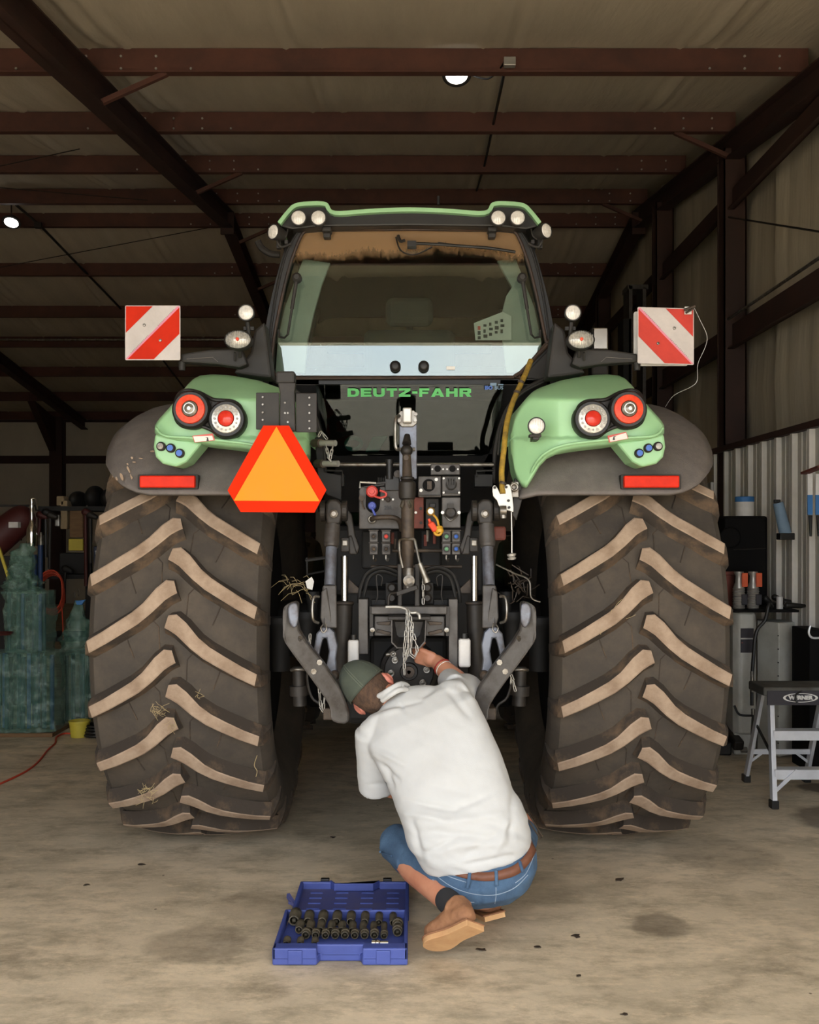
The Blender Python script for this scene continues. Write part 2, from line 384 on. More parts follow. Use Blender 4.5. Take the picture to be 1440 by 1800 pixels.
# ceiling blanket draped between the purlins, with long seams
xs = [XL+(XW+0.05-XL)*i/420 for i in range(421)]; ys = [YF]
for a, b in zip(PUR[:-1], PUR[1:]): ys += [a+(b-a)*k/6 for k in range(6)]
ys += [PUR[-1], YB]
g = MB(); vs = []
for y in ys:
    near = min(abs(y-p) for p in PUR)
    for x in xs:
        sag = -0.035*min(near/0.5, 1)+0.012*mnoise.noise((x*1.3, y*1.1, 0))
        s_ = abs(((x+0.35*math.sin(y*0.35)*0.2+20.25) % 1.35)-0.675)
        sag += -0.05*math.exp(-(s_/0.035)**2)*min(near/0.2, 1)-0.02*math.exp(-((s_-0.13)/0.03)**2)
        sag += 0.012*mnoise.noise((x*9, y*0.6, 4))*min(near/0.3, 1)
        vs.append((x, y, zroof(y)+sag))
n = len(xs)
g.add(vs, [(j*n+i, j*n+i+1, (j+1)*n+i+1, (j+1)*n+i) for j in range(len(ys)-1) for i in range(n-1)])
ceiling = g.build('ceiling', 'insulation', smooth='s', kind='structure')
# metal roof skin above so that no daylight leaks through
g = MB()
for (a, b) in ((YF-0.1, YR), (YR, YB+0.1)):
    g.hexa([(XL-.1, a, zroof(a)+.06), (XW+.1, a, zroof(a)+.06), (XW+.1, b, zroof(b)+.06), (XL-.1, b, zroof(b)+.06), (XL-.1, a, zroof(a)+.1), (XW+.1, a, zroof(a)+.1), (XW+.1, b, zroof(b)+.1), (XL-.1, b, zroof(b)+.1)])
g.build('roof_sheet', 'liner', ceiling)
for y in PUR:
    z = zroof(y)-0.01; h = 0.185; g = MB(); x0 = XL; x1 = 2.74
    g.box(x0, x1, y, y+0.012, z-h, z); g.box(x0, x1, y-0.055, y, z-h, z-h+0.012); g.box(x0, x1, y+0.012, y+0.07, z-0.012, z)
    pu = g.build('purlin', 'red_oxide', ceiling)
    b = MB()
    for xc, sg in ((-2.1, 1), (2.66, -1), (-2.1, -1)):
        for dx in (0.12, 0.36, 0.6):
            for dz in (-0.055, -0.14):
                if dx > 0.5 and dz > -0.1: continue
                b.cyl((xc+sg*dx, y-0.008, z+dz), (xc+sg*dx, y, z+dz), 0.009, n=6)
    b.build('bolts', 'galv', pu, kind='stuff')
def rafter(xl, xr, name='rafter'):
    g = MB(); d = 0.2
    for (a, b) in ((YF, YR), (YR, YB-0.1)):
        za = zroof(a)-0.195; zb = zroof(b)-0.195; xm = (xl+xr)/2
        da, db = d, d+0.02
        for (p, q, t0, t1) in ((xl, xr, 0, 0.012), (xl, xr, d-0.012, d), (xm-0.006, xm+0.006, 0.0, d)):
            g.hexa([(p, a, za-t1), (q, a, za-t1), (q, b, zb-t1), (p, b, zb-t1), (p, a, za-t0), (q, a, za-t0), (q, b, zb-t0), (p, b, zb-t0)])
    r = g.build(name, 'red_oxide_dark', ceiling)
    return r
for xl, xr in ((-2.24, -2.10), (2.66, 2.80), (-7.15, -7.0)):
    r = rafter(xl, xr)
    # ridge splice plate
    g = MB(); g.box(xl-0.01, xr+0.01, YR-0.02, YR+0.02, zroof(YR)-0.47, zroof(YR)-0.2)
    g.build('splice_plate', 'red_oxide_dark', r, bevel=0.003)
# flange braces from the purlins down to the rafters
for y, xr, sg in ((7.03, -2.11, 1), (10.15, -2.11, 1), (12.65, -2.11, 1), (14.2, -2.11, 1), (8.6, 2.67, -1), (11.78, 2.67, -1)):
    g = MB(); g.beam((xr, y, zroof(y)-0.38), (xr+sg*0.45, y-0.02, zroof(y)-0.19), 0.035, 0.035); g.build('flange_brace', 'red_oxide', ceiling)
# right wall
WY0, WY1, WZ0, WZ1 = 8.96, 10.1, 0.75, 1.96      # window opening
ysr = sorted(set([YF, WY0, WY1, YB]+[YF+k*0.1 for k in range(1, 220)])); zs = [0, 0.4, WZ0, 1.1, 1.5, WZ1, 2.3, 2.7, 3.18, 3.6, 4.0, 4.34]
g = MB(); vs = []
for y in ysr:
    for z in zs+[None]:
        zz = zroof(y)+0.03 if z is None else min(z, zroof(y))
        s_ = abs(((y+13) % 1.2)-0.6)
        bul = 0.05*math.sin(PI*min(1, max(0, ((zz-2.2) % 1.0))))*0.5+0.045*math.exp(-(s_/0.06)**2)+0.02*mnoise.noise((y*5, zz*0.5, 3))
        vs.append((XW-bul, y, zz))
n = len(zs)+1; fs = []
for j in range(len(ysr)-1):
    for i in range(n-1):
        if ysr[j] >= WY0-1e-4 and ysr[j+1] <= WY1+1e-4 and i in (2, 3, 4): continue
        fs.append((j*n+i, (j+1)*n+i, (j+1)*n+i+1, j*n+i+1))
g.add(vs, fs); wr = g.build('wall_right', 'wall_insulation', smooth='s', kind='structure')
for (z0, z1) in ((3.07, 3.28), (4.25, 4.43)):
    g = MB(); g.box(2.73, 2.745, YF, YB, z0, z1); g.box(2.69, 2.74, YF, YB, z0, z0+0.012); g.box(2.745, 2.8, YF, YB, z1-0.012, z1)
    g.build('girt', 'red_oxide_dark', wr)
for y in (5.1, 8.66, 11.05, 14.5, 18.5):
    g = MB(); zt = zroof(y)-0.3
    g.box(2.66, 2.672, y-0.0, y+0.14, 0, zt); g.box(2.66, 2.85, y, y+0.012, 0, zt); g.box(2.84, 2.852, y, y+0.19, 0, zt); g.box(2.66, 2.85, y+0.18, y+0.19, 0, zt)
    if y > 6: g.build('column', 'red_oxide_dark', wr)
g = MB(); g.cyl((2.70, 8.7, 4.2), (2.70, 6.2, 3.3), 0.008, n=6); g.build('brace_rod', 'hitch_dark', wr)
g = MB(); g.tube([(2.68, 5.4, 3.31), (2.68, 8.6, 3.31)], 0.012); g.build('conduit', 'steel', wr)
# ribbed liner panels
def liner_panel(y0, y1, z0, z1):
    g = MB(); prof = []; p = 0.305
    k = 0
    y = y0
    while y < y1-0.02:
        for dy, dx in ((0, 0), (0.02, -0.032), (0.055, -0.032), (0.075, 0), (0.135, 0), (0.142, -0.006), (0.158, -0.006), (0.165, 0), (0.215, 0), (0.222, -0.006), (0.238, -0.006), (0.245, 0)):
            if y+dy < y1: prof.append((y+dy, dx))
        y += p
    prof.append((y1, 0))
    vs = [(XLIN+dx+0.03, yy, z) for z in (z0, z1) for yy, dx in prof]; m = len(prof)
    g.add(vs, [(i, i+1, m+i+1, m+i) for i in range(m-1)])
    vs = [(XLIN+0.04, yy, z) for z in (z0, z1) for yy, dx in prof]
    o = g.build('liner_panel', 'liner', wr); sm = o.modifiers.new('t', 'SOLIDIFY'); sm.thickness = 0.004
    return o
y = YF+0.05
while y < WY0-0.1:
    y1 = min(y+0.915, WY0-0.02); liner_panel(y, y1, 0.02, 2.22); y = y1
liner_panel(WY0, WY1, 0.02, WZ0-0.02); 
y = WY1+0.05
while y < 21: liner_panel(y, y+0.915, 0.02, 2.22); y += 0.915
g = MB(); g.box(XLIN-0.03, XLIN+0.09, YF, WY0-0.02, 2.2, 2.245); g.build('liner_cap', 'red_oxide_dark', wr)
wn = link('window_1', None, None, Matrix.Translation((XLIN, WY0, WZ0)), kind='structure')
g = MB()
for a in ((WY0-0.03, WY0+0.06, WZ0, WZ1), (WY1-0.06, WY1, WZ0, WZ1), (WY0, WY1, WZ0, WZ0+0.05), (WY0, WY1, WZ1-0.05, WZ1)):
    g.box(XLIN-0.02, XW+0.03, a[0], a[1], a[2], a[3])
g.build('window_frame', 'white', wn, bevel=0.004)
g = MB(); g.box(XLIN+0.05, XLIN+0.056, WY0+0.06, WY1-0.06, WZ0+0.05, WZ1-0.05); g.build('pane', 'window_glass', wn)
# back wall
g = MB(); vs = []; nx = 120
for i in range(nx+1):
    x = XL+(XW-XL)*i/nx
    s_ = abs(((x+20) % 1.35)-0.675)
    for z in (0, 1.5, 2.6, 2.9, 3.2, 4.25):
        vs.append((x, YB-0.03*math.exp(-(s_/0.06)**2)-(0.03 if z in (1.5, 2.6, 3.2) else 0), z))
g.add(vs, [(i*6+k, (i+1)*6+k, (i+1)*6+k+1, i*6+k+1) for i in range(nx) for k in range(5)])
wb = g.build('wall_back', 'wall_insulation', smooth='s', kind='structure')
for z0, z1 in ((3.05, 3.22), (3.95, 4.12)):
    g = MB(); g.box(XL, XW, YB-0.12, YB-0.105, z0, z1); g.box(XL, XW, YB-0.16, YB-0.105, z0, z0+0.012); g.build('girt', 'red_oxide_dark', wb)
for x0, x1 in ((-7.78, -7.5), (-2.3, -2.05)):
    g = MB(); g.box(x0, x1, YB-0.3, YB-0.288, 0, 4.05); g.box(x0, x1, YB-0.06, YB-0.05, 0, 4.05); g.box((x0+x1)/2-.006, (x0+x1)/2+.006, YB-0.29, YB-0.05, 0, 4.05)
    g.build('column', 'red_oxide_dark', wb)
    if x0 < -7: 
        g = MB(); g.prism([(x0, YB-0.3, 4.0), (x0, YB-1.6, 4.25), (x0, YB-0.3, 3.3)], (0.14, 0, 0)); g.build('haunch', 'red_oxide_dark', wb)
g = MB(); g.box(XL-0.1, XL, YF, YB, 0, 5.6); g.build('wall_left', 'wall_insulation', kind='structure')
# front wall with the tall open doorway the photographer stands in
g = MB(); HD = 3.29
g.box(XL, -3.7, YF-0.15, YF, 0, 4.0); g.box(2.6, XW, YF-0.15, YF, 0, 4.0); g.box(-3.7, 2.6, YF-0.15, YF, HD, 4.0)
g.build('wall_front', 'liner', kind='structure')
# ceiling lamps
def high_bay(px, py, Y, label):
    c = P(px, py, Y); t = thing('high_bay_light', label, 'lamp', c, 'round lamps under the roof')
    g = MB(); g.lathe([(0.001, 0.085), (0.045, 0.08), (0.05, 0.03), (0.1, 0.022), (0.108, 0.0), (0.106, -0.006), (0.082, -0.006), (0.08, 0.0)], c, (0, 0.5, 1), 32)
    g.build('housing', 'hitch_dark', t, smooth=True)
    g = MB(); g.lathe([(0.08, -0.004), (0.074, -0.010), (0.05, -0.015), (0.001, -0.017)], c, (0, 0.5, 1), 32); g.build('diffuser', 'lamp_glow', t, smooth=True)
    g = MB(); g.tube([c+Vector((0, 0, 0.08)), c+Vector((0, 0, zroof(Y)-c.z))], 0.008, 6); g.build('hanger', 'hitch_dark', t)
high_bay(803, 131, 7.45, 'lit round lamp under the roof above the tractor cab')
high_bay(20, 391, 12.1, 'lit round lamp under the roof at the far left edge')
t = thing('junction_box', 'small grey junction box on the nearest purlin with cable to the lamp', 'electrical box', P(896, 106, 6.95))
g = MB(); g.pbox(886, 99, 907, 114, 6.93, 0.05); g.build('box', 'galv', t, bevel=0.004)
g = MB(); g.tube(PP([(888, 106, 6.95), (878, 122, 7.05), (862, 137, 7.2), (848, 138, 7.3), (832, 133, 7.42)], 4), 0.006, 6); g.build('lamp_cable', 'matte_black', t)
g = MB(); g.tube([P(890, 112, 6.95), P(868, 215, 8.55), P(852, 290, 10.1), P(838, 335, 11.7)], 0.011, 6); g.build('conduit', 'hitch_dark', t)
t = thing('conduit_run', 'thin dark conduit running back along the roof from the left lamp', 'conduit', P(70, 398, 12.2))
g = MB(); g.tube([P(28, 360, 11.9), P(70, 396, 12.3), P(210, 540, 15.8), P(265, 605, 17.2), P(330, 690, 20)], 0.016, 6); g.build('pipe', 'hitch_dark', t)
g = MB(); g.pbox(60, 390, 72, 400, 12.2, 0.05); g.build('fitting', 'hitch_dark', t)
o = MB().tube([P(0, 195*0+292, 9.5), P(140, 262, 9.2)], 0.005, 5).tube([P(0, 330, 11.2), P(260, 352, 11.5)], 0.005, 5).tube([P(0, 470, 13.4), P(395, 395, 12.6)], 0.005, 5).build('brace_rod', 'hitch_dark', ceiling)
o = MB().tube([P(0, 597, 17.1), P(470, 597, 17.1)], 0.02, 6).build('water_pipe', 'steel'); tag(o, 'long straight grey pipe hung across under the back roof slope', 'pipe')

# ================================================================== TRACTOR
AX = Vector((0, 5.26, 1.02))
T = thing('tractor', 'large green and black farm tractor seen from behind, filling the middle of the shed', 'tractor', (0, 5.26, 0))
# ---- rear tyres
def Rt(x): return 1.02-0.03*(x/0.35)**2
def tyre_pt(x, arc, r): a = -arc/1.02; return Vector((x, -r*math.cos(a), r*math.sin(a)))
path = [(-0.016, 0.018, 0.028), (0.012, 0.022, 0.038), (0.045, 0.048, 0.036), (0.10, 0.108, 0.031), (0.15, 0.150, 0.030), (0.21, 0.188, 0.029), (0.28, 0.232, 0.028), (0.35, 0.272, 0.027)]
def lug_mesh(sg):
    g = MB(); secs = []
    for i, (x, s_, h) in enumerate(path):
        x0, s0, _ = path[max(i-1, 0)]; x1, s1, _ = path[min(i+1, len(path)-1)]
        dx, ds = x1-x0, s1-s0; L = math.hypot(dx, ds); nx_, ns = -ds/L, dx/L
        if i == 0: nx_, ns = -0.35, 0.94
        if i >= len(path)-1: nx_, ns = -0.25, 0.97
        rt = Rt(x); row = []
        for k, (o, r) in enumerate(((-h-0.022, rt-0.062), (-h, rt-0.003), (-h*0.8, rt), (h*0.8, rt), (h, rt-0.003), (h+0.030, rt-0.062))):
            row.append(tyre_pt(sg*(x+nx_*o*0.8), s_+ns*o, r))
        secs.append(row)
    for (x, r, s_, h) in ((0.368, 0.965, 0.282, 0.027), (0.388, 0.90, 0.292, 0.026), (0.392, 0.84, 0.296, 0.022)):
        secs.append([tyre_pt(sg*(x-0.02), s_-h-0.02, r-0.05), tyre_pt(sg*x, s_-h, r), tyre_pt(sg*x, s_-h*0.8, r), tyre_pt(sg*x, s_+h*0.8, r), tyre_pt(sg*x, s_+h, r), tyre_pt(sg*(x-0.02), s_+h+0.02, r-0.05)])
    vs = [p for s_ in secs for p in s_]; n = 6; N = len(secs)
    for i in range(N-1):
        for k in range(5):
            fc = (i*n+k, i*n+k+1, (i+1)*n+k+1, (i+1)*n+k)
            g.add([], [], 0); g.f.append(list(fc)); g.m.append(0 if (k in (1, 2, 3) and i < len(path)-1) else 1)
    g.v = [Vector(p) for p in vs]
    g.f.append(list(range(n))); g.m.append(1); g.f.append([(N-1)*n+k for k in range(n)]); g.m.append(1)
    return g.mesh('tread_lug', ['lug_face', 'lug_side'], smooth=False)
lugs = {1: lug_mesh(1), -1: lug_mesh(-1)}
def rear_tyre(cx):
    base = Matrix.Translation((cx, AX.y, AX.z))
    prof = [(0.60, -0.27), (0.66, -0.33), (0.74, -0.375), (0.83, -0.388), (0.89, -0.375), (0.925, -0.345), (0.948, -0.22), (0.962, -0.1), (0.966, 0), (0.962, 0.1), (0.948, 0.22), (0.925, 0.345), (0.89, 0.375), (0.83, 0.388), (0.74, 0.375), (0.66, 0.33), (0.60, 0.27)]
    g = MB(); g.lathe(prof, (0, 0, 0), (1, 0, 0), 96)
    ty = g.build('rear_tyre', 'rubber', T, smooth=True, M=base)
    for k in range(22):
        a = math.radians(31.7+0.6)+2*PI*k/22
        for sg, off in ((-1, 0.0), (1, -PI/22)):
            link('tread_lug', lugs[sg], ty, base @ Matrix.Rotation(-(a+off), 4, 'X'))
    # thin mould lines between the lugs
    g = MB()
    for k in range(22):
        a = -2*PI*k/22
        for sg, off in ((-1, 0.0), (1, 0.145)):
            pts = [(0.10, 0.145), (0.06, 0.19), (0.055, 0.29)]
            g.tube([tyre_pt(sg*x, s_+off-a*1.02-0.58, 0.966-0.018*(x/0.22)**2) for x, s_ in pts], 0.0028, 4)
            g.tube([tyre_pt(sg*x, s_+off-a*1.02-0.58, 0.967-0.018*(x/0.22)**2) for x, s_ in ((0.21, 0.20), (0.19, 0.26), (0.165, 0.33))], 0.0028, 4)
    g.build('mould_lines', 'lug_side', ty, M=base, kind='stuff')
    g = MB(); o = 1 if cx > 0 else -1
    g.lathe([(0.61, -0.27), (0.63, -0.28), (0.60, -0.25), (0.55, -0.2), (0.52, 0.02*o), (0.3, 0.05*o), (0.12, 0.08*o), (0.1, 0.14*o), (0.01, 0.15*o)], (0, 0, 0), (1, 0, 0), 48)
    g.lathe([(0.61, 0.27), (0.63, 0.28), (0.60, 0.25), (0.55, 0.2), (0.52, 0.02*o)], (0, 0, 0), (1, 0, 0), 48)
    g.build('rim', 'dark_housing', ty, smooth=True, M=base)
rear_tyre(-0.993); rear_tyre(0.993)
# bits of dry grass and mud caught in the treads
g = MB()
def straw_at(px, py, Y, n, sp):
    for _ in range(n):
        c = P(px+random.uniform(-sp, sp), py+random.uniform(-sp, sp), Y)+Vector((0, random.uniform(-.03, 0.0), 0))
        d = Vector((random.uniform(-1, 1), random.uniform(-.3, .3), random.uniform(-1, 1)))*0.02
        g.tube([c-d, c+Vector((random.uniform(-.006, .006), -.004, 0)), c+d], 0.0009, 4)
straw_at(262, 1398, 4.40, 26, 16); straw_at(281, 1248, 4.27, 22, 12); straw_at(305, 1275, 4.29, 8, 10); straw_at(352, 1222, 4.26, 5, 5)
straw_at(1085, 1090, 4.25, 4, 30)
g.tube(PP([(452, 1328, 4.25), (447, 1345, 4.28), (452, 1355, 4.28), (450, 1365, 4.3)], 3), 0.0018, 4)
g.build('dry_grass', 'straw', T, kind='stuff')
# ---- front axle, engine, hood, housings (mostly in shade)
for sx_ in (-1, 1):
    c = Vector((sx_*0.97, 8.0, 0.76)); M = Matrix.Translation(c)
    g = MB(); g.lathe([(0.42, -0.22), (0.6, -0.27), (0.68, -0.26), (0.73, -0.2), (0.745, 0), (0.73, 0.2), (0.68, 0.26), (0.6, 0.27), (0.42, 0.22)], (0, 0, 0), (1, 0, 0), 48)
    ft = g.build('front_tyre', 'rubber', T, smooth=True, M=M)
    g = MB()
    for k in range(20):
        for sg, of in ((1, 0), (-1, 0.5)):
            a = 2*PI*(k+of)/20; pts = []
            for x, da in ((0.0, 0), (0.1, 0.08), (0.22, 0.17)):
                pts.append(Vector((sg*x, -math.cos(a+da)*0.752, -math.sin(a+da)*0.752)))
            g.tube(pts, 0.022, 4)
    g.build('tread_lugs', 'lug_side', ft, M=M, kind='stuff')
    g = MB(); g.lathe([(0.43, -0.2), (0.4, -0.12), (0.2, 0), (0.1, 0.1*sx_), (0.01, 0.1*sx_)], (0, 0, 0), (1, 0, 0), 32); g.lathe([(0.43, 0.2), (0.4, 0.12), (0.2, 0)], (0, 0, 0), (1, 0, 0), 32)
    g.build('rim', 'dark_housing', ft, smooth=True, M=M)
g = MB(); g.beam((-0.8, 8.0, 0.72), (0.8, 8.0, 0.72), 0.2, 0.2); g.box(-0.25, 0.25, 7.2, 9.1, 0.55, 1.1); g.build('front_axle', 'dark_housing', T, bevel=0.02)
hs = MB(); sec = []
for y, a, z in ((6.62, 0.5, 1.98), (7.4, 0.47, 1.93), (8.4, 0.43, 1.82), (9.2, 0.38, 1.65), (9.35, 0.34, 1.45)):
    sec.append([(-a, y, 1.05), (-a, y, z-0.15), (-a*0.8, y, z-0.02), (0, y, z), (a*0.8, y, z-0.02), (a, y, z-0.15), (a, y, 1.05)])
n = 7; hs.add([p for s_ in sec for p in s_], [(i*n+k, i*n+k+1, (i+1)*n+k+1, (i+1)*n+k) for i in range(4) for k in range(6)]+[tuple(4*n+k for k in range(7))])
hs.build('hood', 'green', T, smooth='s')
g = MB(); g.lathe([(0.14, -0.66), (0.16, -0.5), (0.2, -0.35), (0.34, -0.2), (0.38, 0), (0.34, 0.2), (0.2, 0.35), (0.16, 0.5), (0.14, 0.66)], AX, (1, 0, 0), 32); g.build('axle_housing', 'dark_housing', T, smooth='s')
g = MB(); g.box(-0.3, 0.3, 4.75, 7.5, 0.62, 1.25); g.box(-0.38, 0.38, 5.0, 6.6, 1.2, 1.55); g.build('transmission', 'dark_housing', T, bevel=0.03)
for a_, b_ in ((-0.62, -0.36), (0.36, 0.62)): MB().box(a_, b_, 5.9, 7.3, 0.5, 1.2).build('fuel_tank', 'matte_black', T, bevel=0.05)

# ---- fenders
def interp(tab, x):
    for (a, b) in zip(tab[:-1], tab[1:]):
        if x <= b[0]:
            t = (x-a[0])/(b[0]-a[0]) if b[0] > a[0] else 0; t = max(0, min(1, t))
            return [a[k]+(b[k]-a[k])*t for k in range(1, len(a))]
    return list(tab[-1][1:])
flare = [(35.5, 1.10), (36.5, 1.17), (39, 1.235), (43, 1.29), (48, 1.335), (54, 1.355), (63, 1.36), (75, 1.345), (90, 1.33), (110, 1.32), (130, 1.30)]
g = MB(); NA, NU = 40, 18; vs = []
for i in range(NA+1):
    a = 35.5+(130-35.5)*(i/NA)**1.3; xo = interp(flare, a)[0]
    for j in range(NU+1):
        u = j/NU; x = 0.47+(xo-0.47)*u; e = max(0, (u-0.8)/0.2); r = 1.145-0.07*e*e*min(1, (a-35.5)/14)-0.03*max(0, (0.12-u)/0.12)
        rr = math.radians(a); vs.append((x, AX.y-r*math.cos(rr), AX.z-0.02+r*math.sin(rr)))
n = NU+1; g.add(vs, [(i*n+j, i*n+j+1, (i+1)*n+j+1, (i+1)*n+j) for i in range(NA) for j in range(NU)])
FL = both('mudguard', 'grey_plastic', T, g, smooth='s')
for o in FL: sm = o.modifiers.new('t', 'SOLIDIFY'); sm.thickness = 0.018; sm.offset = 1 if o is FL[0] else 1
# green cover, given as columns (x, top, bottom) of the rear view of a real shell
cols = [(900, 757, 800), (903, 738, 826), (910, 722, 845), (918, 709, 855), (926, 699, 858), (936, 689, 842), (948, 682, 821), (962, 677, 806), (985, 669, 795), (1010, 664, 790), (1040, 659, 786), (1068, 658, 783), (1088, 660, 780), (1100, 666, 779), (1112, 678, 778), (1125, 696, 777), (1140, 714, 775), (1152, 727, 773), (1162, 738, 769), (1168, 748, 762)]
def Yfend(x, y):
    Y = 4.22
    if y < 703: Y += ((703-y)/45.0)**1.3*0.34
    if x < 985: Y += 0.09*((985-x)/60.0)**1.2                # inner wing sits further forward
    Y += 0.04*max(0, (x-1120)/50.0)**2
    if y > 770: Y -= 0.02
    return Y
g = MB(); NX, NY = 60, 40; vs = []; border = {}
xs_ = [900+268*i/NX for i in range(NX+1)]
for i, x in enumerate(xs_):
    t_, b_ = interp(cols, x)
    for j in range(NY+1):
        v = j/NY; y = t_+(b_-t_)*v
        d = min((y-t_), (b_-y), (x-897)*1.2, (1171-x)*1.2); d = max(d, 0)
        e = max(0, 1-d/9.0); Y = Yfend(x, y)+0.035*(1-math.sqrt(max(0, 1-e*e)))
        # raised lower rim and sunken lamp field
        vs.append(P(x, y, Y))
n = NY+1; fs = [(i*n+j, i*n+j+1, (i+1)*n+j+1, (i+1)*n+j) for i in range(NX) for j in range(NY)]
ring = [i*n for i in range(NX+1)]+[NX*n+j for j in range(1, n)]+[i*n+NY for i in range(NX-1, -1, -1)]+[j for j in range(NY-1, 0, -1)]
k0 = len(vs); N = len(ring)
for q, id_ in enumerate(ring):
    p = vs[id_]; top = (id_ % n) < NY/2
    vs.append(Vector((p.x, p.y+(0.55 if top else 0.16), p.z+(0.0))))
fs += [(ring[q], ring[(q+1) % N], k0+(q+1) % N, k0+q) for q in range(N)]
g.add(vs, fs)
fg = both('fender_cover', 'green', T, g, smooth='s')
g = MB()    # crease ledge along the lower rim
g.tube(PP([(1166, 752, 4.21), (1150, 766, 4.19), (1100, 770, 4.185), (1000, 781, 4.185), (960, 796, 4.2), (940, 818, 4.25), (930, 842, 4.30)], 6), 0.006, 8)
both('crease', 'green', fg[0], g, smooth='s')
g = MB(); pod = [(1084, 778), (1168, 762), (1171, 785), (1167, 803), (1155, 815), (1130, 821), (1112, 812)]
g.prism([P(x, y, 4.215) for x, y in pod], (0, 0.16, 0)); both('switch_pod', 'green', T, g, bevel=0.012, seg=3)
for mir in (False, True):
    for i, (x, y, m) in enumerate(((1123, 797, 'blue_cap'), (1139, 788, 'blue_cap'), (1156, 785, 'steel'))):
        g = MB(); c = P(x, y, 4.215); g.lathe([(0.019, 0), (0.019, -0.012), (0.015, -0.016), (0.0001, -0.016)], c, (0, 1, 0), 20, mi=0); g.lathe([(0.0125, -0.017), (0.0125, -0.024), (0.0001, -0.025)], c, (0, 1, 0), 20, mi=1)
        g.build('push_button', ['hitch_dark', m], T, smooth=True, mirror=mir)
rec = [(1013, 735), (1017, 716), (1030, 706), (1048, 704), (1066, 702), (1090, 690), (1112, 686), (1126, 694), (1133, 712), (1131, 735), (1122, 747), (1106, 752), (1088, 749), (1068, 756), (1052, 767), (1036, 768), (1020, 756)]
def ringpts(poly, sub=5):
    q = [Vector((x, y, 0)) for x, y in poly]; N = len(q); out = []
    for i in range(N):
        a, b, c, d = q[i-1], q[i], q[(i+1) % N], q[(i+2) % N]
        for k in range(sub):
            t = k/sub; out.append(0.5*((2*b)+(c-a)*t+(2*a-5*b+4*c-d)*t*t+(3*b-a-3*c+d)*t**3))
    return [(p.x, p.y) for p in out]
rp_ = ringpts(rec)
def Yrec(y): return 4.20+max(0, (703-y))/45*0.10
g = MB(); g.prism([P(x, y, Yrec(y)) for x, y in rp_], (0, 0.1, 0)); 
g2 = MB(); g2.tube([P(x, y, Yrec(y)-0.003) for x, y in rp_], 0.008, 8, close=True)
for mir in (False, True):
    lp = g.build('lamp_panel', 'black_plastic', T, mirror=mir); g2.build('lamp_seal', 'black', lp, smooth='s', mirror=mir)
def lamp(name, c, d, prof, mats, mis, parent, mir=False, n=28):
    g = MB(); g.lathe(prof, c, d, n, mis=mis); return g.build(name, mats, parent, smooth=True, mirror=mir)
for mir in (False, True):
    for (x, y, a, b) in ((1104, 720, 'amber_red', 'lens_smoke'), (1041, 737, 'lens_clear', 'lens_red')):
        c = P(x, y, 4.17); d = Vector((0.0, -1, 0.03))
        tl = lamp('tail_lamp', c, d, [(0.078, -0.05), (0.078, 0.0), (0.070, 0.012), (0.060, 0.012)], ['black'], None, T, mir)
        lamp('lamp_ring', c, d, [(0.060, 0.012), (0.058, 0.022), (0.034, 0.026), (0.032, 0.018)], [a], None, tl, mir)
        lamp('lamp_lens', c, d, [(0.0325, 0.012), (0.031, 0.03), (0.02, 0.038), (0.0001, 0.041)], [b], None, tl, mir)
        if a == 'lens_clear':
            g = MB()
            for k in range(16):
                t = 2*PI*k/16; q = c+Vector((0.046*math.cos(t), -0.024, 0.046*math.sin(t))); g.cyl(q, q+Vector((0, -0.004, 0)), 0.005, n=6)
            g.build('led', 'lens_smoke', tl, mirror=mir, kind='stuff')
        else:
            g = MB(); q = c+Vector((0, -0.038, 0)); g.cyl(q, q+Vector((0, -0.008, 0)), 0.008, n=10); g.build('bulb', 'lens_clear', tl, mirror=mir)
            g = MB(); g.lathe([(0.022, 0.036), (0.023, 0.041), (0.019, 0.041)], c, d, 24); g.build('bulb_ring', 'lens_clear', tl, mirror=mir)
# warning stickers, reflectors
for mir in (False, True):
    s_ = [(1068, 766), (1101, 759), (1105, 771), (1071, 778)]
    if mir: s_ = [(1066, 762), (1102, 766), (1098, 778), (1062, 774)]
    k = Vector((0, -0.002, 0)); a, b, c_, d_ = [P(x, y, 4.178) for x, y in s_]
    g = MB(); g.prism([a, b, c_, d_], (0, 0.004, 0)); st = g.build('sticker', 'sticker_red', T, mirror=mir)
    ctr = (a+b+c_+d_)/4; sh = lambda p, f: ctr+(p-ctr)*f+k
    g = MB(); q = [sh(a, 0.88), sh(b, .93), sh(c_, .93), sh(d_, .88)]; q[0] = q[0].lerp(q[3], 0.28); q[1] = q[1].lerp(q[2], 0.1); g.prism(q, (0, 0.001, 0)); g.build('sticker_print', 'sticker', st, mirror=mir)
    g = MB()
    m_ = ctr+k*1.3
    g.prism([m_+Vector((-0.022, 0, -0.012)), m_+Vector((-0.012, 0, -0.012)), m_+Vector((-0.014, 0, 0.0)), m_+Vector((-0.006, 0, 0.003)), m_+Vector((-0.018, 0, 0.003))], (0, .0005, 0))
    g.build('pictogram', 'black', st, mirror=mir)
    g = MB(); g.pbox(1092, 834, 1198, 860, 4.315, 0.05); rr = g.build('reflector_base', 'black_plastic', T, bevel=0.004, mirror=mir)
    g = MB(); g.pbox(1098, 836, 1195, 857, 4.29, 0.03); g.build('reflector', 'red_refl', rr, bevel=0.005, mirror=mir)
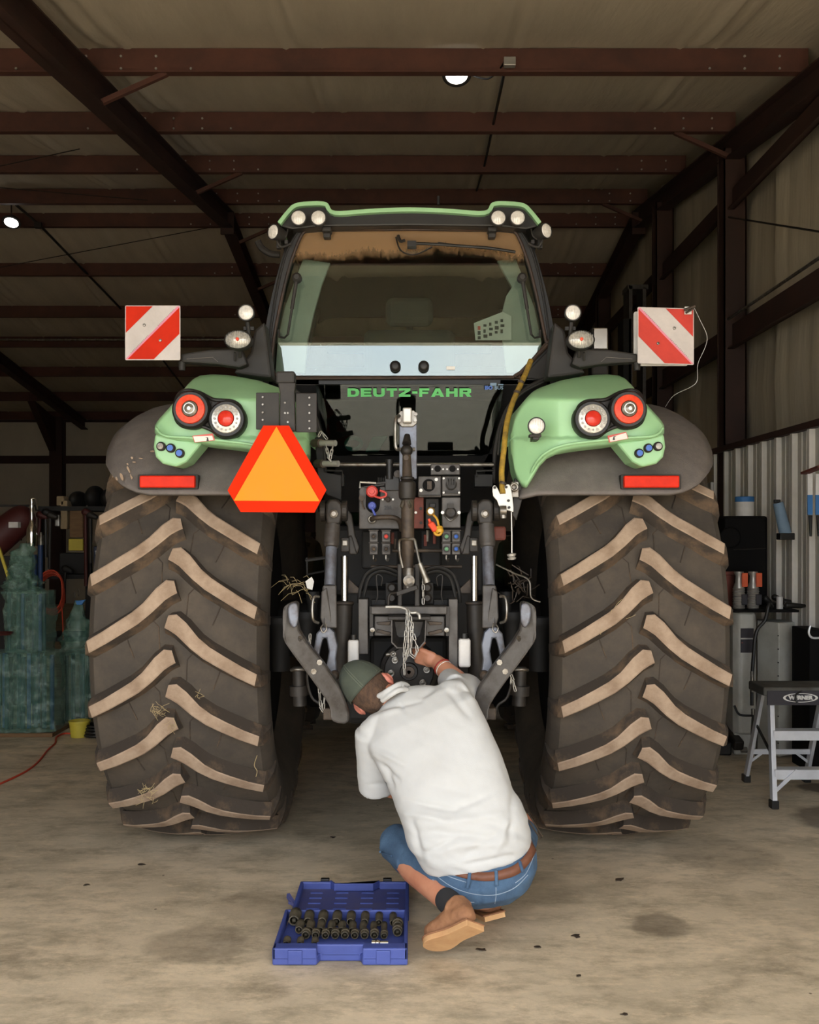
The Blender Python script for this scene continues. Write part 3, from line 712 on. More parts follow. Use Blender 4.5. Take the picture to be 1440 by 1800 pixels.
# pale scratches on the left mudguard
g = MB()
for (x, y, a, b) in ((214, 838, 6, 14), (226, 826, 5, 16), (231, 838, 4, 12), (205, 842, 4, 8), (236, 812, 8, 3), (247, 806, 9, 3), (224, 816, 4, 4), (268, 793, 12, 3), (232, 805, 5, 5)):
    al = None
    for k in range(60):
        rr = math.radians(36+k*0.6); z = AX.z-0.02+1.168*math.sin(rr); Y = AX.y-1.168*math.cos(rr)
        if 940-(z-EYE)*FPX/Y <= y: break
    Y -= 0.004; ring_ = []
    for k in range(9):
        t = 2*PI*k/9; f = random.uniform(0.5, 1.1); ring_.append(P(x+a*0.5*f*math.cos(t)+b*0.15*math.sin(t), y+b*0.5*f*math.sin(t), Y)+Vector((0, 0.95*0.0, 0)))
    g.prism(ring_, (0, 0.003, 0))
g.build('scratches', 'lug_face', FL[1], kind='stuff')

# ---- cab
YC = 4.90
outer = [(560, 393), (530, 398), (512, 420), (500, 445), (488, 490), (478, 545), (471, 600), (468, 640), (474, 662), (492, 674), (540, 678)]
outer = outer+[(1440-x, y) for x, y in reversed(outer)]
inner = [(560, 403), (538, 406), (527, 420), (512, 460), (500, 505), (489, 555), (481, 600), (478, 640), (481, 655), (494, 662), (540, 663)]
inner = inner+[(900, 663), (912, 660), (962, 602), (960, 600), (951, 555), (940, 505), (928, 460), (913, 420), (902, 406), (880, 403)]
def frame_ring(g, A, B, Y0, d, N=120, mi=0):
    """ring between two closed outlines, resampled by angle"""
    def samp(poly, n):
        q = ringpts(poly, 5); cx, cy = 720, 535; out = []
        qs = [(math.atan2(y-cy, x-cx), x, y) for x, y in q]
        for k in range(n):
            t = -PI+2*PI*k/n; dx, dy = math.cos(t), math.sin(t); best = None
            for (x0, y0), (x1, y1) in zip(q, q[1:]+q[:1]):
                ex, ey = x1-x0, y1-y0; den = dx*ey-dy*ex
                if abs(den) < 1e-9: continue
                s_ = ((x0-cx)*ey-(y0-cy)*ex)/den; u = ((x0-cx)*dy-(y0-cy)*dx)/den
                if s_ > 0 and -1e-6 <= u <= 1+1e-6: best = s_ if best is None else max(best, s_)
            out.append((cx+dx*best, cy+dy*best))
        return out
    a = samp(A, N); b = samp(B, N)
    vs = [P(x, y, Y0) for x, y in a]+[P(x, y, Y0) for x, y in b]; vs += [p+Vector((0, d, 0)) for p in vs]
    fs = []
    for i in range(N):
        j = (i+1) % N
        fs += [(i, j, N+j, N+i), (2*N+i, 3*N+i, 3*N+j, 2*N+j), (i, 2*N+i, 2*N+j, j), (N+i, N+j, 3*N+j, 3*N+i)]
    g.add(vs, fs, mi)
g = MB(); frame_ring(g, outer, inner, YC, 0.09); cf = g.build('cab_frame', 'black', T, smooth=True, bevel=0.004)
# window seal, thin rubber with a rusty tint
g = MB(); g.tube([P(x, y, YC-0.004) for x, y in ringpts(inner, 4)], 0.008, 8, close=True); g.build('window_seal', 'seal', cf, smooth='s')
g = MB(); g.tube([P(x, y, YC-0.003) for x, y in ringpts([(720+(x-720)*0.985, 535+(y-535)*0.99) for x, y in outer], 4)], 0.004, 8, close=True); g.build('trim_line', 'black', cf, smooth='s')
g = MB(); q = [P(x, y, YC+0.02) for x, y in ringpts(inner, 4)]
g.prism(q, (0, 0.006, 0)); rw = g.build('rear_window', 'cab_glass', T)
# corner filler below right of the pane and cab shell walls
g = MB()
so = [(p.x, p.z) for p in [P(x, y, YC) for x, y in ringpts(outer, 3)]]
N = len(so)
def shell(sel, Y0, Y1, grow, name, m):
    g = MB(); vs = [(x, Y0, z) for x, z in so]+[(x*(1+grow), Y1, z) for x, z in so]
    fs = [(i, (i+1) % N, N+(i+1) % N, N+i) for i in range(N) if sel(so[i], so[(i+1) % N])]
    g.add(vs, fs); return g.build(name, m, T, smooth='s')
shell(lambda a, b: a[1] > 2.92, YC+0.05, 6.5, 0.08, 'cab_ceiling', 'cab_dark')
shell(lambda a, b: a[1] < 2.29, YC+0.05, 6.5, 0.15, 'cab_floor', 'matte_black')
for mir in (False, True):
    for Y0, Y1 in ((YC+0.05, YC+0.2), (5.7, 5.8), (6.42, 6.5)):
        g = MB()
        for k in range(1, 14):
            z0 = 2.2+0.055*(k-1); z1 = z0+0.055
            f = lambda z: 0.66-0.13*max(0, (z-2.35)/0.6)**1.6
            g.hexa([(f(z0)+0.02, Y0, z0), (f(z0)+0.05, Y0, z0), (f(z0)+0.07, Y1, z0), (f(z0)+0.02, Y1, z0), (f(z1)+0.02, Y0, z1), (f(z1)+0.05, Y0, z1), (f(z1)+0.07, Y1, z1), (f(z1)+0.02, Y1, z1)])
        g.build('pillar', 'black', T, mirror=mir)
    g = MB(); vs = []
    for k in range(9):
        z = 2.2+0.09*k
        x = 0.69-0.13*max(0, (z-2.35)/0.6)**1.6
        vs += [(x, 5.1, z), (x+0.06, 6.45, z)]
    g.add(vs, [(2*k, 2*k+1, 2*k+3, 2*k+2) for k in range(8)]); g.build('side_window', 'dark_glass', T, mirror=mir, smooth='s')
    g = MB(); q = [(533, 455), (581, 462), (566, 500), (552, 550), (541, 600), (536, 655), (484, 655), (488, 600), (500, 540)]
    if mir: q = [(533, 455), (566, 458), (540, 505), (550, 520), (560, 560), (556, 600), (550, 655), (484, 655), (488, 600), (500, 540)]
    g.prism([P(1440-x, y, 5.02+0.004*abs(x-480)/10) for x, y in q], (0, 0.03, 0)); g.build('pillar_trim', 'cab_liner', T, mirror=not mir, bevel=0.004)
# interior: seat, dash, console, steering wheel, headliner rails
g = MB(); g.box(-0.25, 0.25, 5.55, 5.68, 2.15, 2.62); g.box(-0.13, 0.13, 5.57, 5.66, 2.64, 2.80); g.box(-0.25, 0.25, 5.6, 6.05, 2.05, 2.15); g.build('seat', 'seat_cloth', T, bevel=0.05, seg=4)
g = MB(); g.box(-0.55, 0.55, 6.3, 6.5, 1.8, 2.38); g.build('dashboard', 'cab_dark', T, bevel=0.04)
g = MB(); g.tube([Vector((0.19*math.cos(t), 6.2+0.05*math.sin(t), 2.4+0.17*math.sin(t))) for t in [2*PI*k/24 for k in range(24)]], 0.014, 8, close=True); g.build('steering_wheel', 'black', T, smooth='s')
g = MB(); g.box(-0.5, 0.5, 5.15, 5.22, 2.18, 2.32); g.build('rear_shelf', 'cab_dark', T, bevel=0.02)
g = MB(); g.box(-0.52, 0.52, 6.44, 6.47, 2.64, 2.70); g.box(-0.02, 0.02, 6.44, 6.47, 2.38, 2.9); g.build('front_rail', 'seat_cloth', T, bevel=0.01)
g = MB(); q = [P(833, 568, 4.99), P(884, 548, 4.99), P(899, 556, 4.99), P(899, 598, 4.99), P(836, 598, 4.99)]; g.prism(q, (0, 0.003, 0)); ls = g.build('poster_reflection', 'white', T)  # reflection of a poster in the rear glass, modelled as a sheet behind it
g = MB()
for r_ in range(3):
    for c_ in range(5):
        x = 840+c_*10; y = 573+r_*9-c_*3; w_ = random.uniform(4, 7); h_ = random.uniform(4, 7); g.pbox(x, y, x+w_, y+h_, 4.985, 0.003, mi=1 if (c_ == 0 and r_ == 0) else 0)
g.build('reflected_print', ['black', 'red_cap'], ls)
# lower window between cab and hitch
low = [(556, 678), (884, 678), (878, 730), (868, 780), (860, 796), (848, 800), (592, 800), (580, 796), (572, 780), (562, 730)]
g = MB(); z1 = P(0, 678, 4.86).z; z0 = P(0, 818, 4.86).z
def lowp(x, y, o=0): 
    p = P(x, y, 4.86); p.y = 4.82+0.085*(z1-p.z)/(z1-z0)+o; return p
g.prism([lowp(x, y) for x, y in low], (0, 0.006, 0)); lw = g.build('lower_window', 'dark_glass', T)
def wide_letters(word, x0, x1, y0, y1, Yl, m, parent):
    # wide block capitals cut as flat plates: unit box per letter, u right, v up
    H_ = 0.27; V_ = 0.30
    bar = lambda a, b, c_, d_: [(a, b), (c_, b), (c_, d_), (a, d_)]
    G = {'D': (22, [bar(0, 0, V_, 1), bar(V_, 0, .6, H_), bar(V_, 1-H_, .6, 1), [(.6, 0), (.9, .12), (1, .35), (.7, .4), (.6, H_)], [(.6, 1), (.6, 1-H_), (.7, .6), (1, .65), (.9, .88)], [(1, .35), (1, .65), (.7, .6), (.7, .4)]]),
         'E': (20, [bar(0, 0, V_, 1), bar(V_, 0, 1, H_), bar(V_, .38, .93, .62), bar(V_, 1-H_, 1, 1)]),
         'U': (22, [[(0, 1), (0, .3), (.1, .08), (.3, 0), (.7, 0), (.9, .08), (1, .3), (1, 1), (1-V_, 1), (1-V_, .36), (.62, H_), (.38, H_), (V_, .36), (V_, 1)]]),
         'T': (20, [bar(0, 1-H_, 1, 1), bar(.34, 0, .66, 1-H_)]),
         'Z': (22, [bar(0, 1-H_, 1, 1), bar(0, 0, 1, H_), [(0, H_), (.42, H_), (1, 1-H_), (.58, 1-H_)]]),
         '-': (10, [bar(0, .38, 1, .64)]), 'F': (19, [bar(0, 0, V_, 1), bar(V_, .36, .9, .60), bar(V_, 1-H_, 1, 1)]),
         'A': (25, [[(0, 0), (.28, 0), (.5, .68), (.72, 0), (1, 0), (.66, 1), (.34, 1)], bar(.28, .18, .72, .38)]),
         'H': (22, [bar(0, 0, V_, 1), bar(1-V_, 0, 1, 1), bar(V_, .38, 1-V_, .64)]),
         'R': (23, [bar(0, 0, V_, 1), bar(V_, 1-H_, .8, 1), [(.8, 1), (.97, .9), (.97, .5), (.8, .36), (.66, .36), (.66, 1)], bar(V_, .36, .7, .58), [(.45, .36), (.8, .36), (1, 0), (.66, 0)]])}
    tot = sum(G[c_][0] for c_ in word); gap = (x1-x0-tot*0.93)/(len(word)-1); x = x0
    for c_ in word:
        w_, polys = G[c_]; w_ *= 0.93; g = MB()
        for i, pl_ in enumerate(polys):
            q = [P(x+u*w_, y1+(y0-y1)*v, Yl+0.02*(1-v)) for u, v in pl_]
            g.prism(q, (0, 0.002, 0))
        g.build('letter', m, parent); x += w_+gap
wide_letters('DEUTZ-FAHR', 611, 829, 682.5, 697.5, 4.795, 'green_letter', lw)
text('lettering', 'ISO', 'blue_cap', lw, P(859, 682, 4.80), 0.022, sx=1.1, bold=0.0012)
text('lettering', 'BUS', 'light_blue', lw, P(877, 682, 4.80), 0.022, sx=1.1, bold=0.0004)
g = MB(); g.pbox(862, 673, 873, 678, 4.80, 0.002); g.pbox(876, 675, 885, 677, 4.80, 0.002); g.build('small_mark', 'light_blue', lw)
# black lower body around the low window, with the curved wheel-arch lines
g = MB(); lo_out = [(470, 672), (970, 672), (960, 720), (905, 780), (880, 830), (880, 905), (560, 905), (560, 830), (535, 780), (480, 720)]
for (a, b, c_, d_) in (((474, 672), (560, 672), (572, 790), (560, 900)), ((880, 672), (966, 672), (880, 900), (868, 790))):
    pass
def quad(g, l, Y, d, mi=0): g.prism([P(x, y, Y) for x, y in l], (0, d, 0), mi)
quad(g, [(476, 668), (560, 668), (566, 730), (576, 790), (592, 818), (560, 900), (540, 800)], 4.9, 0.12); quad(g, [(964, 668), (880, 668), (874, 730), (864, 790), (848, 818), (880, 900), (900, 800)], 4.9, 0.12)
quad(g, [(575, 798), (865, 798), (880, 900), (560, 900)], 4.9, 0.2); g.build('cab_rear_panel', 'matte_black', T)
for mir in (False, True):
    g = MB(); g.tube(PP([(962, 664, 4.84), (925, 684, 4.82), (895, 715, 4.8), (878, 755, 4.78), (870, 800, 4.76), (868, 850, 4.74)], 6), 0.010, 8); g.build('arch_seal', 'black_plastic', T, smooth='s', mirror=mir)
    g = MB(); g.tube(PP([(958, 670, 4.78), (920, 690, 4.76), (893, 720, 4.74), (880, 760, 4.72), (876, 800, 4.70)], 6), 0.006, 8); g.build('arch_cable', 'black_plastic', T, smooth='s', mirror=mir)
# things inside behind the low window
g = MB(); c = P(622, 780, 4.96); g.tube([c+Vector((0.036*math.cos(t), 0, 0.028*math.sin(t))) for t in [2*PI*k/20 for k in range(20)]], 0.011, 8, close=True); g.build('teal_ring', 'teal', T, smooth='s')
g = MB(); quad(g, [(642, 794), (655, 768), (682, 766), (665, 794)], 4.97, 0.02); g.build('teal_cloth', 'teal', T, bevel=0.004)
g = MB(); g.box(-0.45, 0.45, 5.3, 5.36, 1.8, 2.25); g.build('cab_bulkhead', 'cab_dark', T)
# window hardware
for x in (695, 745):
    g = MB(); c = P(x, 644, YC); g.lathe([(0.026, -0.002), (0.026, 0.012), (0.018, 0.02), (0.012, 0.022), (0.0001, 0.022)], c, (0, -1, 0), 24); g.build('window_knob', 'black', T, smooth=True)
for mir in (False, True):
    g = MB(); a = P(522, 488, YC-0.05); b = P(506, 588, YC-0.05)
    g.cyl(a, a.lerp(b, 0.55), 0.009, n=10); g.cyl(a.lerp(b, 0.5), b, 0.006, n=10); g.lathe([(0.022, 0.03), (0.022, -0.01), (0.012, -0.02), (0.0001, -0.02)], a+Vector((0, 0, 0)), (0, 1, 0), 18)
    g.tube([b, P(500, 594, YC-0.03), P(490, 592, YC-0.02)], 0.005, 6); g.tube([P(491, 592, YC-0.02), P(490, 580, YC-0.02)], 0.006, 6); g.build('gas_strut', 'black_plastic', T, smooth=True, mirror=mir)
g = MB(); quad(g, [(785, 644), (800, 644), (800, 650), (785, 650)], YC+0.015, 0.002); g.build('small_label', 'white', rw)
g = MB(); quad(g, [(916, 664), (967, 612), (969, 650), (958, 668)], YC-0.012, 0.03); g.build('corner_panel', 'black_plastic', T, bevel=0.006)
g = MB(); g.tube([P(904, 662, YC-0.02), P(915, 655, YC-0.02), P(963, 606, YC-0.02)], 0.009, 8); g.tube([P(500, 665, YC-0.02), P(720, 664, YC-0.02), P(904, 663, YC-0.02)], 0.008, 8); g.build('lower_seal', 'seal', T, smooth=True)
# wiper
g = MB(); g.tube(PP([(726, 428, YC-0.04), (760, 429, YC-0.06), (820, 433, YC-0.06), (860, 436, YC-0.05), (906, 443, YC-0.03)], 4), 0.007, 8); g.tube([P(770, 427, YC-0.05), P(800, 431, YC-0.03), P(905, 442, YC-0.015)], 0.005, 6)
g.pbox(716, 423, 732, 433, YC-0.05, 0.05); wi = g.build('wiper', 'black', T, smooth=True)
g = MB(); g.tube(PP([(696, 417, YC-0.01), (703, 438, YC-0.03), (718, 447, YC-0.04), (735, 446, YC-0.04), (760, 434, YC-0.05)], 6), 0.004, 6)
g.tube(PP([(700, 414, YC-0.02), (704, 424, YC-0.03), (712, 422, YC-0.03)], 4), 0.008, 6); g.build('washer_hose', 'black', wi, smooth=True)
# roof
roofp = [(493, 398), (490, 392), (505, 372), (519, 359), (545, 356), (573, 357), (588, 373), (650, 368), (720, 366)]
roofp = roofp+[(1440-x, y) for x, y in reversed(roofp[:-1])]
g = MB(); fr = [P(x, y, 4.83) for x, y in roofp]; bot = [P(x, y, 4.83) for x, y in ((925, 403), (880, 398), (720, 396), (560, 398), (515, 403))]
sec = fr+bot; secs = []
for Y, s_, dz in ((4.83, 1.0, 0.0), (5.1, 1.05, 0.02), (6.2, 1.14, 0.03), (6.75, 1.08, 0.0), (6.85, 1.0, -0.05)):
    secs.append([Vector((p.x*s_, Y, p.z+dz*(1 if i < len(fr) else 0))) for i, p in enumerate(sec)])
n = len(sec)
g.add([p for s_ in secs for p in s_], [(i*n+k, i*n+(k+1) % n, (i+1)*n+(k+1) % n, (i+1)*n+k) for i in range(4) for k in range(n)]+[tuple(range(n)), tuple(4*n+k for k in range(n-1, -1, -1))])
g.build('roof', 'black', T, bevel=0.01)
# the green edge band on the roof
def band(Y, d, th):
    g = MB(); tp = roofp[2:-2]; vs = []
    for i, (x, y) in enumerate(tp):
        x0, y0 = tp[max(i-1, 0)]; x1, y1 = tp[min(i+1, len(tp)-1)]; L = math.hypot(x1-x0, y1-y0); nx_, ny_ = -(y1-y0)/L, (x1-x0)/L
        a = P(x-nx_*2, y-ny_*2, Y); b = P(x+nx_*th, y+ny_*th, Y); vs += [a, b, b+Vector((0, d, 0)), a+Vector((0, d, 0))]
    m = len(tp); fs = [(0, 1, 2, 3), tuple(4*(m-1)+k for k in (3, 2, 1, 0))]
    for i in range(m-1):
        for k in range(4): fs.append((4*i+k, 4*i+(k+1) % 4, 4*i+4+(k+1) % 4, 4*i+4+k))
    g.add(vs, fs); return g
tp0 = roofp
roofp = [tuple(v) for v in [(493, 398), (489, 391)]]+[(p.x, p.y) for p in smoothpts([Vector((x, y, 0)) for x, y in [(489, 391), (505, 371), (519, 359), (545, 355.5), (573, 357), (588, 372), (650, 368.5), (720, 366), (790, 368.5), (852, 372), (867, 357), (895, 355.5), (921, 359), (935, 371), (951, 391)]], 5)]+[(951, 391), (947, 398)]
band(4.80, 0.35, 5.5).build('roof_band', 'green', T, bevel=0.003)
roofp = tp0
# roof hinges, brackets
for mir in (False, True):
    g = MB(); g.pbox(566, 398, 582, 406, 4.82, 0.07); g.pbox(568, 404, 581, 417, 4.86, 0.05); g.build('window_hinge', 'black_plastic', T, bevel=0.006, mirror=mir)
    g = MB(); g.tube(PP([(485, 415, 4.86), (489, 428, 4.86), (496, 434, 4.87), (512, 428, 4.88)], 4), 0.007, 6); g.tube(PP([(506, 403, 4.84), (503, 415, 4.83), (495, 421, 4.84)], 4), 0.004, 6)
    g.pbox(486, 412, 494, 436, 4.88, 0.03); g.pbox(500, 421, 506, 428, 4.86, 0.03); g.build('lamp_bracket', 'black_plastic', T, mirror=mir, bevel=0.002)
g = MB(); g.tube(PP([(453, 424, 5.6), (460, 436, 5.6), (475, 446, 5.6), (492, 448, 5.6)], 4), 0.018, 8); g.build('grab_bar', 'black_plastic', T, smooth=True)
g = MB(); g.cyl(P(771, 360, 5.3), P(771, 345, 5.3), 0.008, n=6); g.build('antenna', 'black_plastic', T)
def work_light(px, py, Y, r, d=(0, -1, 0), parent=T):
    c = P(px, py, Y); d = Vector(d).normalized()
    g = MB(); g.lathe([(0.0001, -0.07), (r*0.7, -0.065), (r*1.0, -0.03), (r*1.12, 0.0), (r*1.12, 0.008), (r*0.98, 0.009)], c, d, 28)
    wl = g.build('work_light', 'black_plastic', parent, smooth=True)
    g = MB(); g.lathe([(r, 0.006), (r*0.8, 0.011), (0.0001, 0.014)], c, d, 28); g.build('lens', 'lamp_lens', wl, smooth=True)
    g = MB(); s_ = d.cross(Vector((0, 0, 1))).normalized()
    for q in (-0.62, -0.31, 0, 0.31, 0.62):
        w_ = r*math.sqrt(1-q*q)*0.8; e = c+s_*q*r+d*0.013; g.cyl(e-Vector((0, 0, w_)), e+Vector((0, 0, w_)), 0.0012, n=4)
    g.build('lens_flutes', 'lamp_lens', wl, kind='stuff')
    return wl
for x in (525, 560, 876, 910): work_light(x, 383.5, 4.74, 0.033)
work_light(482, 408, 4.8, 0.033, (-0.75, -1, 0)); work_light(959, 406, 4.8, 0.033, (0.75, -1, 0))
g = MB(); 
for x in (525, 560, 876, 910): g.pbox(x-5, 371, x+5, 376, 4.76, 0.06)
g.build('light_mounts', 'black', T, kind='stuff')
work_light(943, 749, 4.14, 0.032)
g = MB(); g.pbox(931, 763, 952, 768, 4.15, 0.04); g.pbox(937, 766, 948, 773, 4.16, 0.1); g.build('light_bracket', 'hitch_dark', T, bevel=0.002)
# side arms with indicator, lamp and board
for mir, wy in ((True, 550), (False, 550)):
    sgn = -1 if mir else 1; X = lambda x: 720+sgn*(x-720)
    bx = MB(); bx.prism([P(x, y, 4.62) for x, y in ((975, 565), (993, 580), (1000, 620), (1030, 655), (985, 662), (962, 664))], (0, 0.14, 0)); bx.build('arm_base', 'black_plastic', T, bevel=0.012, mirror=mir)
    g = MB(); g.prism([P(x, y, 4.56) for x, y in ((1016, 612), (1075, 615), (1122, 622), (1122, 636), (1060, 640), (1020, 646), (1005, 640))], (0, 0.07, 0)); ar = g.build('board_arm', 'black_plastic', T, bevel=0.008, mirror=mir)
    g = MB(); g.tube([P(1057, 636, 4.552), P(1066, 628, 4.552), P(1112, 631, 4.552)], 0.0015, 4); g.build('arm_rib', 'grey_plastic', ar, mirror=mir)
    g = MB(); g.cyl(P(1120, 636, 4.58), P(1120, 651, 4.58), 0.016, 0.014, n=12); g.build('arm_bolt', 'black_plastic', ar, smooth=True, mirror=mir)
    c = P(X(1007), 550, 4.52); work_light(X(1007), 550, 4.52, 0.033)
    g = MB(); g.tube([P(1005, 566, 4.55), P(1003, 584, 4.56), P(1003, 600, 4.58)], 0.009, 8); g.pbox(994, 574, 1012, 580, 4.56, 0.02); g.build('lamp_post', 'black_plastic', T, mirror=mir)
    # oval indicator
    c = P(1020, 599, 4.5); g = MB(); e = [(1.0, 0.0), (1.0, -0.02), (0.9, -0.028), (0.88, -0.02)]
    vs = []; n = 32
    for s_, dy in [(0.75, 0.05), (0.95, 0.03)]+e:
        vs += [c+Vector((s_*0.062*math.cos(2*PI*k/n), dy, s_*0.043*math.sin(2*PI*k/n))) for k in range(n)]
    m = len(e)+2; g.add(vs, [(i*n+k, i*n+(k+1) % n, (i+1)*n+(k+1) % n, (i+1)*n+k) for i in range(m-1) for k in range(n)]+[tuple(range(n))])
    il = g.build('indicator', 'black_plastic', T, smooth=True, mirror=mir)
    g = MB(); vs = []
    for s_, dy in ((0.90, -0.022), (0.6, -0.034), (0.01, -0.038)): vs += [c+Vector((s_*0.062*math.cos(2*PI*k/n), dy, s_*0.043*math.sin(2*PI*k/n))) for k in range(n)]
    g.add(vs, [(i*n+k, i*n+(k+1) % n, (i+1)*n+(k+1) % n, (i+1)*n+k) for i in range(2) for k in range(n)]); g.build('lens', 'lens_clear', il, smooth=True, mirror=mir)
    g = MB(); g.lathe([(0.009, -0.03), (0.007, -0.043), (0.0001, -0.044)], c, (0, 1, 0), 16); g.build('reflector', 'amber_red', il, smooth=True, mirror=mir)
    g = MB()
    for k in range(-5, 6):
        q = k/6; h_ = 0.038*math.sqrt(1-q*q); g.cyl(c+Vector((q*0.058, -0.036, -h_)), c+Vector((q*0.058, -0.036, h_)), 0.001, n=4)
    g.build('lens_ribs', 'lens_smoke', il, mirror=mir, kind='stuff')
    g = MB(); g.cyl(P(1018, 612, 4.52), P(1018, 628, 4.55), 0.007, n=8); g.cyl(P(1027, 620, 4.53), P(1027, 634, 4.55), 0.005, n=8); g.build('indicator_stem', 'black_plastic', T, mirror=mir)
# warning boards
def board(x0, y0, x1, y1, back, red, sgn, tilt):
    YB_ = 4.52; g = MB(); cx, cy = (x0+x1)/2, (y0+y1)/2; w_, h_ = (x1-x0)/2, (y1-y0)/2; s_ = YB_/FPX
    def rr(r=0.05, k=1.0, off=0):
        out = []
        for (sx2, sy2, a0) in ((1, 1, 0), (-1, 1, 90), (-1, -1, 180), (1, -1, 270)):
            for q in range(5):
                a = math.radians(a0+q*22.5); out.append((sx2*(1-r)+r*math.cos(a), sy2*(1-r)+r*math.sin(a)))
        return out
    M_ = lambda u, v, dy=0: Vector(((cx-720+u*w_)*s_, YB_+dy, EYE-(cy-940+v*h_)*s_+u*tilt*w_*s_))
    g.prism([M_(u, v) for u, v in rr()], (0, 0.004, 0)); b = g.build('warning_board', 'board_white', T)
    g = MB(); c0 = P(back[0], back[1], 4.6); g.prism([Vector((c0.x+u*w_*s_*0.98, 4.58, c0.z-v*h_*s_*0.98)) for u, v in rr(0.1)], (0, 0.004, 0)); g.build('back_board', 'jug', T)
    f = 1 if sgn > 0 else -1      # stripe direction
    R_ = 0.97
    def D(l, m): 
        g = MB(); g.prism([M_(f*u*R_, v*R_, -0.0015) for u, v in l], (0, 0.001, 0)); g.build('stripe', m, b)
    D([(-1, -1), (0.0, -1), (-1, 0.0)], red)
    D([(1, -0.96), (1, 0.04), (0.04, 1), (-0.94, 1)], red)
    D([(0.98, -1), (1, -0.96), (-0.94, 1), (-1, 1), (-1, 0.98), (0.93, -1)], 'board_pink')
    g = MB()
    for t in [k/40 for k in range(4, 17)]+[k/40 for k in range(24, 38)]:
        u = 0.95-1.87*t; v = -0.97+1.9*t; g.prism([M_(f*(u-0.012), v-0.06, -0.003), M_(f*(u+0.0), v-0.075, -0.003), M_(f*(u+0.012), v-0.055, -0.003), M_(f*(u), v-0.04, -0.003)], (0, 0.0005, 0))
    g.build('fine_print', 'hitch_brown', b, kind='stuff')
    for (u, v) in ((0.28, 0.28), (-0.3, -0.28)):
        g = MB(); g.lathe([(0.007, 0), (0.006, 0.004), (0.0001, 0.005)], M_(f*u, v, -0.003), (0, -1, 0), 10); g.build('rivet', 'steel', b, smooth=True)
    return M_
board(220, 537, 317, 633, (272, 587), 'board_red', 1, 0.0)
Mb = board(1121, 541, 1220, 640, (1160, 597), 'board_coral', -1, -0.03)
g = MB(); g.pbox(1204, 539, 1216, 552, 4.5, 0.01); g.build('board_patch', 'white', T)
g = MB(); g.tube([P(1203, 545, 4.49), P(1222, 538, 4.49)], 0.006, 6); g.tube([P(1206, 550, 4.49), P(1218, 543, 4.49)], 0.005, 6); g.build('clip', 'hitch_brown', T)
g = MB(); g.tube(PP([(1220, 540, 4.5), (1232, 565, 4.5), (1243, 590, 4.5), (1240, 610, 4.5), (1227, 640, 4.5), (1226, 668, 4.5), (1215, 680, 4.52), (1185, 695, 4.6), (1170, 715, 4.7)], 5), 0.0010, 5); g.build('loose_wire', 'jug', T)
# mirrors beyond the cab
for mir in (False,):
    g = MB(); g.pbox(1040, 575, 1070, 660, 5.9, 0.12); mm = g.build('side_mirror', 'black_plastic', T, bevel=0.012, mirror=mir)
    g = MB(); g.pbox(1043, 576, 1069, 614, 5.885, 0.012); g.build('mirror_glass', 'chrome', mm, bevel=0.006, mirror=mir)
# ---- slow-moving-vehicle sign with its bracket
g = MB(); g.prism([P(x, y, 4.08) for x, y in ((463, 748), (508, 748), (574, 861), (553, 901), (423, 900), (400, 862))], (0, 0.003, 0)); sm_ = g.build('warning_triangle', 'smv_red', T)
g = MB(); g.prism([P(x, y, 4.077) for x, y in ((486, 750), (562, 881), (411, 880))], (0, 0.002, 0)); g.build('orange_field', 'smv_orange', sm_)
g = MB(); g.pbox(450, 690, 491, 755, 4.13, 0.006); g.pbox(520, 691, 557, 760, 4.13, 0.006); g.build('bracket_plate', 'black_plastic', T, bevel=0.004)
g = MB(); g.prism([P(x, y, 4.12) for x, y in ((488, 672), (520, 672), (518, 690), (519, 758), (491, 758), (492, 690))], (0, 0.03, 0)); bp = g.build('bracket_post', 'hitch_dark', T, bevel=0.004)
g = MB(); g.pbox(485, 652, 518, 673, 4.12, 0.06); g.build('bracket_cap', 'black_plastic', bp, bevel=0.008)
g = MB()
for (x, ys__) in ((462, (698, 711, 725, 738)), (544, (699, 712, 726, 740, 753)), (501, (708, 726)), (506, (726, 742))):
    for y in ys__: c = P(x, y, 4.12); g.cyl(c+Vector((0, 0.008, 0)), c+Vector((0, -0.002, 0)), 0.004, n=8)
g.build('bracket_screws', 'steel', bp, kind='stuff')

# ---- hitch, links and couplings at the back of the tractor
def ringtube(g, c, R, r, d=(0, 1, 0), n=18, m=8, mi=0):
    d = Vector(d).normalized(); a = d.orthogonal().normalized(); b = d.cross(a)
    return g.tube([Vector(c)+(a*math.cos(2*PI*k/n)+b*math.sin(2*PI*k/n))*R for k in range(n)], r, m, mi, close=True)
def bolt(g, x, y, Y, r=0.008, mi=0, h=0.008):
    c = P(x, y, Y); g.cyl(c+Vector((0, 0.01, 0)), c+Vector((0, -h, 0)), r, n=6, mi=mi)
def sub(name, mats, parent, g, **k): return g.build(name, mats, parent, **k)
# crossbar below the cab
g = MB(); g.cyl(P(560, 817, 4.7), P(868, 817, 4.7), 0.010, n=10); g.build('cross_pipe', 'steel', T, smooth=True)
